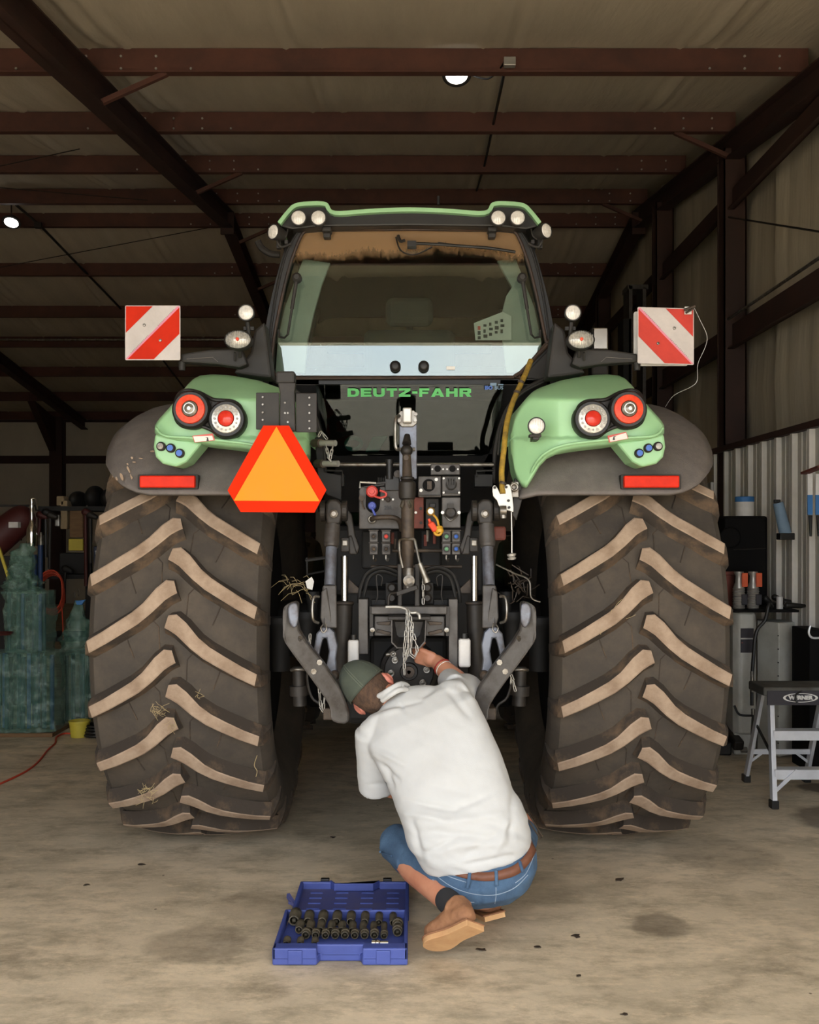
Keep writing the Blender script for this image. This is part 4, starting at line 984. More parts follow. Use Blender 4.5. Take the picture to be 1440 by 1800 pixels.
# top link with its mount
g = MB(); g.pbox(702, 742, 733, 842, 4.46, 0.05); g.pbox(703, 836, 706, 872, 4.4, 0.05); tm = g.build('top_link_mount', 'hitch_blue', T, bevel=0.004)
g = MB(); g.prism([P(x, y, 4.44) for x, y in ((704, 722), (728, 721), (733, 728), (733, 744), (726, 750), (706, 750), (699, 742), (699, 729))], (0, 0.03, 0)); pl = g.build('mount_plate', 'steel', T, bevel=0.003)
g = MB(); g.pbox(708, 716, 724, 743, 4.39, 0.06); g.build('white_block', 'galv', pl, bevel=0.006)
g = MB()
for x, y in ((702, 740), (730, 739), (731, 728)): bolt(g, x, y, 4.43)
g.build('bolts', 'steel', pl, kind='stuff')
g = MB(); g.tube(PP([(702, 731, 4.44), (697, 734, 4.42), (695, 745, 4.41), (695, 775, 4.41), (697, 788, 4.41), (704, 790, 4.42), (730, 790, 4.42)], 4), 0.008, 8); g.build('pin_handle', 'steel', T, smooth=True)
g = MB(); c = P(715, 792, 4.37); g.ell(c, [(0.026, 0, 0), (0, 0.026, 0), (0, 0, 0.026)]); g.cyl(P(715, 780, 4.38), P(716, 765, 4.4), 0.020, 0.012); g.build('link_ball', 'hitch_dark', T, smooth=True)
g = MB(); g.cyl(P(715, 800, 4.37), P(716, 842, 4.34), 0.018, 0.022, 20); c = P(714, 805, 4.345); g.lathe([(0.011, 0), (0.011, -0.012), (0.0001, -0.012)], c, (0, 1, 0), 12); g.build('link_thread', 'hitch_brown', T, smooth=True)
g = MB(); g.lathe([(0.026, 0), (0.030, 0.004), (0.030, 0.010), (0.024, 0.014), (0.029, 0.018), (0.036, 0.025), (0.037, 0.075), (0.034, 0.092), (0.024, 0.1)], P(716, 838, 4.34), (0, 0, -1), 24); g.build('link_collar', 'hitch_dark', T, smooth=True)
g = MB(); g.lathe([(0.025, 0.0), (0.0275, 0.01), (0.0275, 0.24), (0.024, 0.25), (0.024, 0.30), (0.02, 0.33)], P(717, 875, 4.34), (0, 0, -1), 20); tl = g.build('top_link', 'hitch_brown', T, smooth=True)
for x, a in ((705, 1), (722, -1)):
    g = MB(); g.beam(P(x, 892, 4.30), P(x+4*a, 880, 4.31), 0.008, 0.012); g.build('tab', 'steel', tl)
g = MB(); g.tube(PP([(716, 948, 4.31), (707, 948, 4.30), (702, 953, 4.29), (703, 975, 4.28), (708, 998, 4.28)], 4), 0.006, 8); g.tube(PP([(716, 948, 4.31), (728, 948, 4.30), (731, 958, 4.29), (737, 985, 4.27), (741, 998, 4.26)], 4), 0.006, 8); g.build('yoke_handle', 'steel', tl, smooth=True)
g = MB(); g.cyl(P(738, 990, 4.26), P(750, 1020, 4.26), 0.011, 0.014, 14); g.cyl(P(749, 1018, 4.26), P(751, 1024, 4.26), 0.016, n=14); g.build('spring_pin', 'steel', tl, smooth=True)
g = MB(); g.cyl(P(719, 1000, 4.31), P(719, 1038, 4.29), 0.021, 0.023, 16); c = P(719, 1021, 4.25); g.lathe([(0.024, 0.03), (0.024, 0), (0.012, -0.004), (0.012, 0.006), (0.0001, 0.006)], c, (0, 1, 0), 18); g.build('link_end', 'steel', T, smooth=True)
for x0, x1 in ((699, 707), (729, 738)):
    g = MB(); g.pbox(x0, 991, x1, 1066, 4.33, 0.12); g.build('clevis_plate', 'hitch_dark', T, bevel=0.004)
g = MB(); g.tube(PP([(683, 1064, 4.27), (683, 1052, 4.27), (687, 1044, 4.27), (700, 1042, 4.25)], 4), 0.006, 8); g.beam(P(698, 1044, 4.24), P(734, 1032, 4.22), 0.016, 0.018); g.build('upper_pin', 'hitch_dark', T, bevel=0.002)
# left coupler panel
g = MB(); g.prism([P(x, y, 4.52) for x, y in ((631, 862), (634, 855), (680, 855), (706, 862), (706, 930), (631, 930))], (0, 0.05, 0)); cp = g.build('coupler_panel', 'hitch_grey', T, bevel=0.004)
g = MB(); g.prism([P(x, y, 4.515) for x, y in ringpts([(647, 852), (667, 852), (668, 885), (664, 898), (655, 902), (646, 896), (643, 884)], 3)], (0, 0.02, 0)); g.build('coupler_recess', 'matte_black', cp)
def capo(parent, x, y, Y, r, m, tail=None, name='dust_cap'):
    c = P(x, y, Y); g = MB(); g.lathe([(r, 0.02), (r, -0.004), (r*0.8, -0.010), (r*0.78, -0.006), (r*0.45, -0.006), (r*0.42, -0.02), (0.0001, -0.021)], c, (0, 1, 0), 20)
    if tail: g.tube(PP(tail, 4), 0.005, 6)
    return g.build(name, m, parent, smooth=True)
capo(cp, 654, 864, 4.49, 0.026, 'red_cap', [(658, 872, 4.475), (668, 875, 4.47), (678, 872, 4.47), (678, 866, 4.47), (668, 862, 4.475)])
capo(cp, 654, 889, 4.49, 0.019, 'blue_hose_cap', [(654, 892, 4.465), (657, 900, 4.46), (661, 908, 4.47)])
g = MB(); ringtube(g, P(654, 913, 4.50), 0.014, 0.005); g.build('ring_fitting', 'steel', cp, smooth=True)
g = MB(); g.tube(PP([(654, 912, 4.49), (662, 910, 4.46), (680, 909, 4.45), (696, 911, 4.45), (703, 918, 4.47), (706, 932, 4.5)], 5), 0.011, 10); g.build('short_hose', 'hitch_brown', cp, smooth=True)
g = MB(); c = P(636, 876, 4.5); g.lathe([(0.012, 0), (0.012, -0.012), (0.0001, -0.012)], c, (0, 1, 0), 12); g.tube(PP([(636, 880, 4.495), (638, 890, 4.495), (641, 895, 4.5)]), 0.004, 5); g.build('brown_cap', 'hitch_brown', cp, smooth=True)
text('lettering', '29A', 'black', cp, P(682, 893, 4.515), 0.024, sx=0.8, bold=0.001)
g = MB()
for x, y in ((673, 878), (691, 878), (693, 857)): bolt(g, x, y, 4.515, 0.005)
g.build('bolts', 'galv', cp, kind='stuff')
g = MB(); c = P(682, 878, 4.505); g.lathe([(0.012, 0.01), (0.012, -0.004), (0.008, -0.006), (0.0001, -0.004)], c, (0, 1, 0), 14); g.build('plug', 'hitch_brown', cp, smooth=True)
g = MB(); g.tube([P(633, 858, 4.5), P(633, 847.5, 4.5), P(661, 849, 4.5)], 0.0045, 6); g.build('bright_bracket', 'galv', cp)
# valve stack behind top left
g = MB(); g.cyl(P(685, 808, 4.5), P(685, 842, 4.5), 0.016, n=14); g.cyl(P(685, 808, 4.5), P(685, 815, 4.5), 0.019, n=14); g.build('filler_neck', 'black', T, smooth=True)
g = MB(); g.pbox(677, 836, 702, 862, 4.5, 0.06); 
for k in range(5): g.pbox(664+k*3, 839, 666+k*3, 852, 4.5, 0.04)
g.build('valve_block', 'black', T, bevel=0.003)
g = MB(); c = P(699, 833, 4.47); g.lathe([(0.016, 0.02), (0.016, 0), (0.0001, -0.004)], c, (0, 1, 0), 16); g.build('valve_knob', 'hitch_grey', T, smooth=True)
g = MB(); g.beam(P(660, 850, 4.5), P(680, 848, 4.5), 0.006, 0.008); g.beam(P(640, 856, 4.5), P(676, 852, 4.5), 0.006, 0.006); g.build('lever', 'black_plastic', T)
# hydraulic couplers in pairs
for x, ms in ((657, ('hitch_brown', 'hitch_brown')), (679, ('red_cap', 'hitch_brown')), (785, ('green_cap', 'green_cap')), (802, ('blue_cap', 'blue_cap'))):
    for j, m in enumerate(ms):
        y0 = 933+j*22; g = MB(); g.pbox(x-7.5, y0, x+7.5, y0+20, 4.48, 0.06); g.pbox(x-9, y0-2, x+9, y0+0.5, 4.475, 0.03); cb = g.build('coupler', 'hitch_grey', T, bevel=0.003)
        g = MB(); c = P(x, y0+10, 4.475); g.lathe([(0.015, 0.01), (0.014, -0.004), (0.009, -0.004), (0.009, 0.0)], c, (0, 1, 0), 18, mi=0); g.lathe([(0.009, -0.001), (0.006, -0.004), (0.0001, -0.005)], c, (0, 1, 0), 18, mi=1); g.build('coupler_cap', ['black_plastic', m], cb, smooth=True)
    g = MB(); g.tube(PP([(x, 976, 4.48), (x, 983, 4.48), (x+3, 986, 4.47), (x+4, 982, 4.46)], 3), 0.004, 6); g.build('coupler_hook', 'steel', T)
# right-hand electrical panels
g = MB(); g.pbox(735, 837, 776, 873, 4.5, 0.02); g.pbox(736, 870, 776, 874, 4.48, 0.03); ep = g.build('socket_panel', 'hitch_grey', T, bevel=0.004)
g = MB(); c = P(754, 853, 4.497); g.lathe([(0.0275, -0.002), (0.0265, 0.0), (0.0001, 0.001)], c, (0, 1, 0), 24, mi=0); g.build('round_opening', 'matte_black', ep)
g = MB(); g.pbox(751, 846, 759, 860, 4.494, 0.002); g.build('inner_tab', 'hitch_brown', ep)
g = MB()
for x, y in ((767, 843), (740, 862)): bolt(g, x, y, 4.498, 0.008)
g.build('bolts', 'galv', ep, kind='stuff')
g = MB(); g.pbox(757, 816, 809, 835, 4.52, 0.02); up = g.build('upper_bracket', 'hitch_grey', T, bevel=0.004)
for x in (769.5, 795.5):
    g = MB(); g.lathe([(0.0145, -0.003), (0.0001, -0.002)], P(x, 824, 4.518), (0, 1, 0), 18); g.build('round_opening', 'matte_black', up)
g = MB()
for x in (760, 779, 786, 805): bolt(g, x, 825, 4.518, 0.004)
g.build('bolts', 'galv', up, kind='stuff')
g = MB(); g.pbox(777, 837, 810, 872, 4.47, 0.05); es = g.build('socket_box', 'hitch_grey', T, bevel=0.005)
g = MB(); c = P(793.5, 852, 4.46); g.lathe([(0.024, 0.01), (0.024, -0.01), (0.018, -0.014), (0.0001, -0.012)], c, (0, 1, 0), 20)
for k in range(4): g.pbox(785.5+k*4.4, 840, 788+k*4.4, 852, 4.44, 0.02)
g.pbox(783, 862, 805, 867, 4.45, 0.02); g.build('socket_lid', 'black_plastic', es, smooth=True)
g = MB()
for x, y in ((780, 841), (807, 841), (780, 866), (807, 866)): bolt(g, x, y, 4.468, 0.005)
g.build('bolts', 'galv', es, kind='stuff')
g = MB(); g.pbox(777, 874, 810, 928, 4.48, 0.05); eb = g.build('trailer_socket', 'hitch_grey', T, bevel=0.004)
g = MB(); c = P(792.5, 901, 4.47); g.lathe([(0.025, 0.01), (0.024, -0.014), (0.018, -0.018), (0.0001, -0.014)], c, (0, 1, 0), 22); g.pbox(787, 885, 798, 893, 4.45, 0.03); g.build('socket_lid', 'hitch_dark', eb, smooth=True)
g = MB(); g.tube(PP([(780, 903, 4.475), (786, 911, 4.46), (792, 915, 4.455), (799, 911, 4.46), (806, 903, 4.475)], 4), 0.0035, 6); g.build('lid_spring', 'steel', eb, smooth=True)
g = MB()
for x in (778, 807): bolt(g, x, 901, 4.478, 0.008)
g.build('bolts', 'galv', eb, kind='stuff')
g = MB(); g.pbox(728, 874, 745, 929, 4.54, 0.02); rp2 = g.build('red_plate', 'rust_red', T, bevel=0.003)
g = MB(); bolt(g, 740, 894, 4.538, 0.007); bolt(g, 740, 919, 4.538, 0.007); g.build('bolts', 'hitch_dark', rp2, kind='stuff')
g = MB(); bolt(g, 731, 901, 4.5, 0.006); g.build('bright_bolt', 'galv', rp2)
g = MB(); g.pbox(748, 876, 772, 930, 4.58, 0.04); g.pbox(755, 884, 766, 892, 4.55, 0.04); g.build('back_bracket', 'hitch_dark', T, bevel=0.003)
cw = capo(T, 757, 899, 4.44, 0.018, 'yellow_cap', [(762, 905, 4.44), (768, 912, 4.44), (771, 922, 4.44), (772, 932, 4.44)])
g = MB(); g.lathe([(0.014, -0.022), (0.012, -0.026), (0.0001, -0.027)], P(757, 899, 4.44), (0, 1, 0), 18); g.build('white_disc', 'galv', cw, smooth=True)
g = MB(); g.lathe([(0.017, 0.0), (0.018, 0.02), (0.010, 0.03)], P(772, 928, 4.44), (0.1, -0.6, -0.8), 18); ringtube(g, P(770, 934, 4.43), 0.016, 0.006, (0.2, 1, 0.2)); g.build('hanging_cap', 'yellow_cap', T, smooth=True)
g = MB(); g.tube(PP([(754, 912, 4.43), (757, 920, 4.43), (762, 927, 4.43), (766, 934, 4.43)], 3), [0.006]*3+[0.015]*3+[0.014]*3+[0.007], 8); g.build('orange_plug', 'orange_cap', T, smooth=True)
g = MB(); g.cyl(P(652, 972+24, 4.62), P(812, 996, 4.62), 0.007); g.cyl(P(690, 968, 4.6), P(810, 968, 4.6), 0.008); g.build('rear_rod', 'hitch_brown', T)
for i, (x0, x1, y0, y1) in enumerate(((636, 700, 932, 1000), (740, 776, 932, 1000))):
    g = MB(); g.pbox(x0, y0, x1, y1, 4.72, 0.1); g.build('valve_body', 'dark_housing', T, bevel=0.01)
for (x, y, m) in ((752, 940, 'steel'), (748, 948, 'rust_red'), (764, 944, 'rust_red'), (690, 944, 'rust_red'), (694, 955, 'hitch_brown')):
    g = MB(); g.cyl(P(x, y-8, 4.68), P(x, y+12, 4.68), 0.008, n=8); g.build('hose_fitting', m, T)
# lift rods, lift cylinders, lower links — mirrored pairs
for mir in (True, False):
    B = lambda name, m, par, g, **k: g.build(name, m, par, mirror=mir, **k)
    # clevis at the top
    g = MB(); g.prism([P(x, y, 4.33) for x, y in ((838, 900), (840, 885), (848, 877), (862, 877), (868, 886), (868, 905), (866, 922), (842, 922))], (0, 0.09, 0)); cl = B('lift_arm_end', 'hitch_dark', T, g, bevel=0.012, seg=3)
    for x in (834, 872):
        g = MB(); c = P(x, 898, 4.38); g.cyl(c-Vector((0.012, 0, 0)), c+Vector((0.012, 0, 0)), 0.045, n=24); B('clevis_cheek', 'hitch_dark', cl, g, bevel=0.004)
    g = MB(); c = P(853, 903, 4.31); g.lathe([(0.018, 0.02), (0.018, -0.004), (0.010, -0.008), (0.010, -0.016), (0.0001, -0.016)], c, (0, 1, 0), 8); B('clevis_bolt', 'steel', cl, g, smooth=True)
    g = MB(); g.prism([P(x, y, 4.45) for x, y in ((822, 905), (836, 882), (842, 900), (830, 925), (828, 950), (812, 975), (808, 962), (816, 940))], (0, 0.05, 0)); g.prism([P(x, y, 4.44) for x, y in ((812, 975), (822, 940), (830, 945), (826, 975))], (0, 0.02, 0)); B('lift_arm', 'hitch_dark', T, g, bevel=0.006)
    g = MB(); g.pbox(826, 945, 841, 970, 4.42, 0.05); g.pbox(829, 949, 839, 960, 4.415, 0.01, mi=1); B('lift_arm_block', ['hitch_dark', 'steel'], T, g, bevel=0.004)
    g = MB(); a = P(855, 922, 4.36); b = P(857, 957, 4.34); c = P(860, 1030, 4.28)
    g.cyl(a, b, 0.032, 0.034, 20); g.lathe([(0.034, 0), (0.030, 0.012), (0.022, 0.016)], b, c-b, 20); lr = B('lift_rod', 'hitch_grey', T, g, smooth=True)
    g = MB(); g.cyl(b, c, 0.024, 0.024, 20); B('rod_tube', 'hitch_blue', lr, g, smooth=True)
    g = MB(); g.beam(P(861, 1030, 4.27), P(860, 1105, 4.24), 0.055, 0.06); g.prism([P(x, y, 4.215) for x, y in ((866, 1033), (875, 1040), (877, 1086), (872, 1103), (860, 1105), (856, 1098))], (0, 0.02, 0)); B('rod_bracket', 'hitch_grey', lr, g, bevel=0.005)
    g = MB(); g.tube(PP([(879, 1049, 4.22), (888, 1050, 4.20), (891, 1070, 4.19), (889, 1090, 4.19), (880, 1095, 4.21)], 4), 0.006, 8); B('rod_handle', 'steel', lr, g, smooth=True)
    g = MB()
    g.prism([P(x, y, 4.19) for x, y in ((852, 1112), (860, 1104), (874, 1102), (884, 1114), (888, 1140), (883, 1170), (877, 1140), (872, 1122), (866, 1122), (862, 1145), (866, 1170), (866, 1198), (852, 1204), (846, 1192), (850, 1160), (847, 1135))], (0, 0.05, 0)); B('rod_fork', 'hitch_blue', T, g, bevel=0.006)
    g = MB(); c = P(852, 1188, 4.17); g.lathe([(0.022, 0.03), (0.02, -0.004), (0.012, -0.012), (0.0001, -0.012)], c, (0, 1, 0), 14); B('fork_pin', 'hitch_brown', T, g, smooth=True); g = MB(); g.tube(PP([(868, 1095, 4.18), (866, 1106, 4.17), (872, 1112, 4.17), (876, 1104, 4.17), (872, 1098, 4.18)], 4), 0.003, 6); B('clip_ring', 'steel', T, g, smooth=True)
    # chrome ram and cylinder
    g = MB(); g.cyl(P(834, 978, 4.48), P(834, 1060, 4.44), 0.0165, n=20); B('chrome_ram', 'chrome', T, g, smooth=True)
    g = MB(); g.lathe([(0.018, -0.005), (0.044, 0.0), (0.046, 0.01), (0.040, 0.014), (0.040, 0.34), (0.03, 0.36), (0.001, 0.36)], P(836, 1058, 4.44), (0.02, -0.05, -1), 26); B('lift_cylinder', 'hitch_dark', T, g, smooth=True)
    g = MB(); ringtube(g, P(836, 1060, 4.44), 0.040, 0.006, (0, 0, 1), 24); B('cylinder_collar', 'hitch_brown', T, g, smooth=True)
    g = MB(); g.prism([P(x, y, 4.5) for x, y in ((800, 1043), (828, 1016), (828, 1043))], (0, 0.02, 0)); B('gusset', 'hitch_brown', T, g, bevel=0.003)
    # lower link
    g = MB(); pts = [(916, 1062), (926, 1058), (938, 1064), (943, 1075), (943, 1108), (938, 1132), (890, 1198), (862, 1240), (856, 1268), (826, 1268), (838, 1218), (870, 1168), (914, 1108)]
    g.prism([P(x, y, 3.98+0.0009*max(0, 940-x)*1.0) for x, y in ringpts(pts, 3)], (0.0, 0.06, 0)); ll = B('lower_link', 'hitch_grey', T, g, bevel=0.008)
    g = MB(); g.prism([P(x, y, 3.955) for x, y in ringpts([(917, 1064), (926, 1060), (934, 1070), (931, 1095), (922, 1104), (916, 1090)], 3)], (0, 0.03, 0)); B('link_hook', 'hitch_blue', ll, g, bevel=0.006)
    g = MB()
    g.cyl(P(915, 1135, 4.03), P(912, 1120, 4.0), 0.008, n=8)
    for x, y in ((878, 1164), (888, 1180)): bolt(g, x, y, 4.03, 0.012)
    B('link_bolts', 'steel', ll, g, kind='stuff')
    g = MB(); g.pbox(840, 1245, 872, 1266, 4.2, 0.12); B('link_foot', 'hitch_brown', T, g, bevel=0.005)
    # stabiliser outside
    g = MB(); g.cyl(P(915, 1172, 4.35), P(912, 1240, 4.35), 0.026, 0.03, 16); g.cyl(P(914, 1205, 4.35), P(913, 1222, 4.35), 0.042, n=16); st = B('stabiliser', 'hitch_dark', T, g, smooth=True)
    for y in (1178, 1218):
        g = MB(); ringtube(g, P(914, y, 4.35), 0.033, 0.007, (0, 0.2, 1)); B('stabiliser_ring', 'steel', st, g, smooth=True)
    g = MB(); g.tube(PP([(895, 1155, 4.3), (900, 1190, 4.3), (892, 1225, 4.3), (875, 1240, 4.3), (872, 1255, 4.3)], 4), 0.006, 6); B('brake_line', 'hitch_dark', T, g, smooth=True)
# central frame and its uprights
for x0, x1 in ((630, 647), (789, 805)):
    g = MB(); g.pbox(x0, 1053, x1, 1150 if x0 < 700 else 1180, 4.36, 0.12); g.build('frame_upright', 'hitch_grey', T, bevel=0.003)
g = MB(); g.pbox(652, 1066, 786, 1080, 4.33, 0.12); g.build('frame_crossbar', 'hitch_grey', T, bevel=0.004)
for mir in (False, True):
    g = MB(); g.prism([P(x, y, 4.37) for x, y in ((750, 1083), (782, 1083), (782, 1118), (748, 1118))], (0, 0.05, 0)); fp = g.build('frame_plate', 'hitch_grey', T, bevel=0.004, mirror=mir)
    g = MB(); g.prism([P(x, y, 4.36) for x, y in ((752, 1092), (778, 1094), (776, 1098), (755, 1099))], (0, 0.02, 0)); g.prism([P(x, y, 4.36) for x, y in ((752, 1112), (776, 1106), (779, 1111), (756, 1117))], (0, 0.02, 0)); g.build('plate_rib', 'hitch_brown', fp, bevel=0.002, mirror=mir)
    g = MB(); g.pbox(784, 1066, 790, 1118, 4.34, 0.03); g.build('frame_strip', 'hitch_dark', T, mirror=mir)
    g = MB(); c = P(785, 1107, 4.335); g.lathe([(0.012, 0), (0.01, -0.012), (0.0001, -0.014)], c, (0, 1, 0), 10); g.build('frame_bolt', 'steel', T, mirror=mir, smooth=True)
    for y in (1033, 1051):
        g = MB(); c = P(751, y, 4.42); g.lathe([(0.022, 0.01), (0.022, -0.006), (0.013, -0.014), (0.0001, -0.014)], c, (0, 1, 0), 8); g.build('hex_bolt', 'hitch_dark', T, mirror=mir)
    g = MB(); g.pbox(740, 1024, 762, 1062, 4.44, 0.05); g.pbox(762, 1054, 788, 1066, 4.46, 0.05); g.build('bolt_block', 'dark_housing', T, mirror=mir, bevel=0.004)
    for k, (dx, R_) in enumerate(((0, 0), (7, 6))):
        g = MB(); g.tube(PP([(742, 1012-dx, 4.5), (768-0, 1004-dx, 4.5), (790+dx*.6, 1014-dx, 4.5), (799+dx, 1040-dx, 4.5), (802+dx, 1060, 4.5)], 5), 0.008, 8); g.build('hydraulic_hose', 'black', T, mirror=mir, smooth=True)
    g = MB(); g.tube(PP([(770, 1030, 4.46), (768, 1015, 4.46), (778, 1012, 4.46), (776, 1045, 4.46), (780, 1060, 4.46)], 5), 0.003, 6); g.build('thin_line', 'hitch_dark', T, mirror=mir)
# power take-off hood and hub
top = [(688, 1087), (750, 1087), (748, 1128), (738, 1140), (698, 1140), (688, 1130)]; inn = [(694, 1093), (744, 1093), (738, 1116), (734, 1120), (702, 1120), (698, 1116)]
g = MB(); n = 6; vs = [P(x, y, 4.24) for x, y in top]+[P(719+(x-719)*.94, 1113+(y-1113)*.92, 4.24) for x, y in top]+[P(x, y, 4.44) for x, y in inn]+[P(x, y, 4.45) for x, y in top]
fs = []
for i in range(n):
    j = (i+1) % n; fs += [(i, j, n+j, n+i), (n+i, n+j, 2*n+j, 2*n+i), (i, 3*n+i, 3*n+j, j)]
fs.append(tuple(range(2*n, 3*n))); g.add(vs, fs); hd = g.build('hood_shield', 'hitch_grey', T)
g = MB(); g.pbox(682, 1084, 757, 1090, 4.23, 0.1); g.build('hood_plate', 'hitch_dark', hd, bevel=0.003)
c = P(719, 1180, 4.46); g = MB(); g.lathe([(0.13, 0.08), (0.125, 0.0), (0.11, -0.01), (0.105, 0.0), (0.085, 0.0), (0.04, -0.005), (0.036, -0.02), (0.0001, -0.02)], c, (0, 1, 0), 40); hub = g.build('drive_hub', 'hitch_dark', T, smooth=True)
for k in range(8):
    t = 2*PI*k/8+0.1; q = c+Vector((0.078*math.cos(t), -0.006, 0.078*math.sin(t))); g = MB(); ringtube(g, q, 0.0125, 0.0045, n=14, m=6); g.lathe([(0.011, 0), (0.0001, -0.001)], q, (0, 1, 0), 12); g.build('hub_bolt', 'steel', hub, smooth=True)
g = MB(); g.lathe([(0.026, -0.022), (0.024, -0.03), (0.008, -0.03), (0.007, -0.02), (0.0001, -0.02)], c, (0, 1, 0), 24); g.build('drive_shaft', 'hitch_brown', hub, smooth=True)
g = MB(); g.cyl(P(679, 1151, 4.38), P(693, 1149, 4.38), 0.009, n=10); ringtube(g, P(691, 1150, 4.37), 0.010, 0.004); g.build('grease_fitting', 'steel', T, smooth=True)
g = MB(); g.pbox(650, 1120, 786, 1240, 4.56, 0.1); g.build('rear_casting', 'dark_housing', T, bevel=0.02)
# pin on the crossbar and the hanging chains
g = MB(); g.tube(PP([(678, 1067, 4.22), (700, 1067, 4.22), (712, 1070, 4.21), (722, 1077, 4.20), (732, 1077, 4.20), (737, 1081, 4.19), (738, 1088, 4.19)], 5), 0.0062, 10); g.build('hitch_pin', 'galv', T, smooth=True)
def link_mesh(L, r=0.0019, wd=0.36):
    g = MB(); pts = []
    h = L/2-L*wd/2; R = L*wd/2
    for k in range(7): t = PI*k/6; pts.append(Vector((R*math.cos(t), 0, h+R*math.sin(t))))
    for k in range(7): t = PI+PI*k/6; pts.append(Vector((R*math.cos(t), 0, -h+R*math.sin(t))))
    g.tube(pts, r, 6, close=True); return g.mesh('chain_link', 'galv', smooth='s')
LM = link_mesh(0.027, 0.0022)
def chain(px, spacing=0.0205, name='chain'):
    pts = smoothpts([P(*a) for a in px], 16); first = None; acc = spacing; k = 0
    for a, b in zip(pts[:-1], pts[1:]):
        acc += (b-a).length
        if acc >= spacing:
            acc = 0; d = (b-a).normalized(); q = d.to_track_quat('Z', 'Y').to_matrix().to_4x4(); k += 1
            M = Matrix.Translation(a) @ q @ Matrix.Rotation(PI/2*(k % 2)+0.5, 4, 'Z')
            if first is None: first = link(name, LM, T, M)
            else: link('chain_link', LM, first, M)
    return first
chain([(716, 1076, 4.19), (714, 1110, 4.18), (711, 1140, 4.18), (711, 1185, 4.18)])
chain([(720, 1078, 4.185), (724, 1110, 4.17), (722, 1145, 4.17), (728, 1154, 4.17), (733, 1140, 4.17), (726, 1110, 4.18), (723, 1080, 4.185)])
chain([(718, 1078, 4.18), (717, 1105, 4.165), (717, 1140, 4.165), (713, 1160, 4.17)])
chain([(744, 1022, 4.3), (744, 1060, 4.3)], 0.024); chain([(560, 1195, 4.2), (564, 1240, 4.2), (568, 1246, 4.2), (571, 1220, 4.2)], 0.022); chain([(545, 1120, 4.15), (543, 1180, 4.15)], 0.022)
chain([(905, 1210, 4.2), (900, 1190, 4.2), (898, 1200, 4.2)], 0.02)
# bottles hanging beside the frame
for x0, x1, y0 in ((612, 631, 1124), (806, 827, 1122)):
    cxp = (x0+x1)/2; g = MB(); a = P(cxp, y0, 4.36); r = (x1-x0)/2*4.36/FPX; h = (1172-y0)*4.36/FPX
    g.box(a.x-r, a.x+r, 4.33, 4.33+2*r, a.z-h, a.z); bt = g.build('white_bottle', 'jug', T, bevel=0.010, seg=4)
    g = MB(); g.cyl(Vector((a.x, 4.33+r, a.z)), Vector((a.x, 4.33+r, a.z+0.022)), r*0.62, n=16); g.build('bottle_cap', 'black', bt, smooth=True)
# left: two bright pins with chains, small brackets
for y, x0, x1 in ((779, 564, 590), (815, 569, 595)):
    g = MB(); g.cyl(P(x0, y, 4.4), P(x1, y, 4.36), 0.013, n=16); pn = g.build('bright_pin', 'galv', T, smooth=True)
    g = MB(); g.cyl(P(x0-12, y, 4.45), P(x0, y, 4.4), 0.018, n=12); g.build('pin_mount', 'hitch_brown', pn, smooth=True)
chain([(572, 768, 4.4), (565, 760, 4.4), (560, 768, 4.4)], 0.018); chain([(574, 786, 4.37), (577, 800, 4.36), (580, 808, 4.36), (582, 798, 4.36), (585, 786, 4.37)], 0.018)
g = MB(); g.prism([P(x, y, 4.46) for x, y in ((553, 770), (566, 760), (570, 830), (600, 835), (600, 880), (575, 870), (560, 850))], (0, 0.04, 0)); g.build('pin_bracket', 'dark_housing', T, bevel=0.004)
for mir in (False, True):
    g = MB(); g.pbox(835, 834, 866, 855, 4.6, 0.08); g.tube(PP([(838, 838, 4.58), (838, 828, 4.58), (868, 827, 4.58)]), 0.005, 6); g.build('small_bracket', 'dark_housing', T, mirror=mir, bevel=0.004)
# yellow strap hanging on the right with a steel release bracket
g = MB(); g.tube(PP([(933, 634, 4.72), (925, 655, 4.66), (909, 690, 4.56), (900, 712, 4.50), (891, 745, 4.44), (886, 790, 4.38), (882, 830, 4.33), (884, 868, 4.30)], 6), 0.0125, 10); ys_ = g.build('yellow_strap', 'yellow_strap', T, smooth=True)
for x, y, Y in ((909, 690, 4.55), (916, 672, 4.6), (884, 850, 4.3)):
    g = MB(); g.lathe([(0.015, -0.006), (0.016, 0), (0.015, 0.006)], P(x, y, Y), (0.35, 0.2, 1), 12); g.build('tape_band', 'hitch_brown', ys_)
g = MB(); g.prism([P(x, y, 4.30) for x, y in ringpts([(866, 856), (871, 853), (876, 860), (880, 868), (886, 862), (888, 853), (895, 851), (899, 860), (902, 880), (903, 900), (896, 898), (880, 894), (874, 880), (867, 872)], 2)], (0, 0.012, 0)); rb = g.build('release_bracket', 'galv', T, bevel=0.002)
g = MB(); g.cyl(P(879, 898, 4.28), P(890, 898, 4.28), 0.022, n=16); g.cyl(P(885, 898, 4.28), P(885, 911, 4.28), 0.014, n=12); g.build('pulley', 'steel', rb, smooth=True)
g = MB(); g.pbox(900, 847, 912, 874, 4.33, 0.03); ringtube(g, P(904, 856, 4.31), 0.014, 0.006); g.build('shackle', 'steel', rb, bevel=0.003)
g = MB()
for x, y in ((870, 857), (890, 856), (894, 880), (895, 892)): bolt(g, x, y, 4.297, 0.006)
g.build('bolts', 'hitch_dark', rb, kind='stuff')
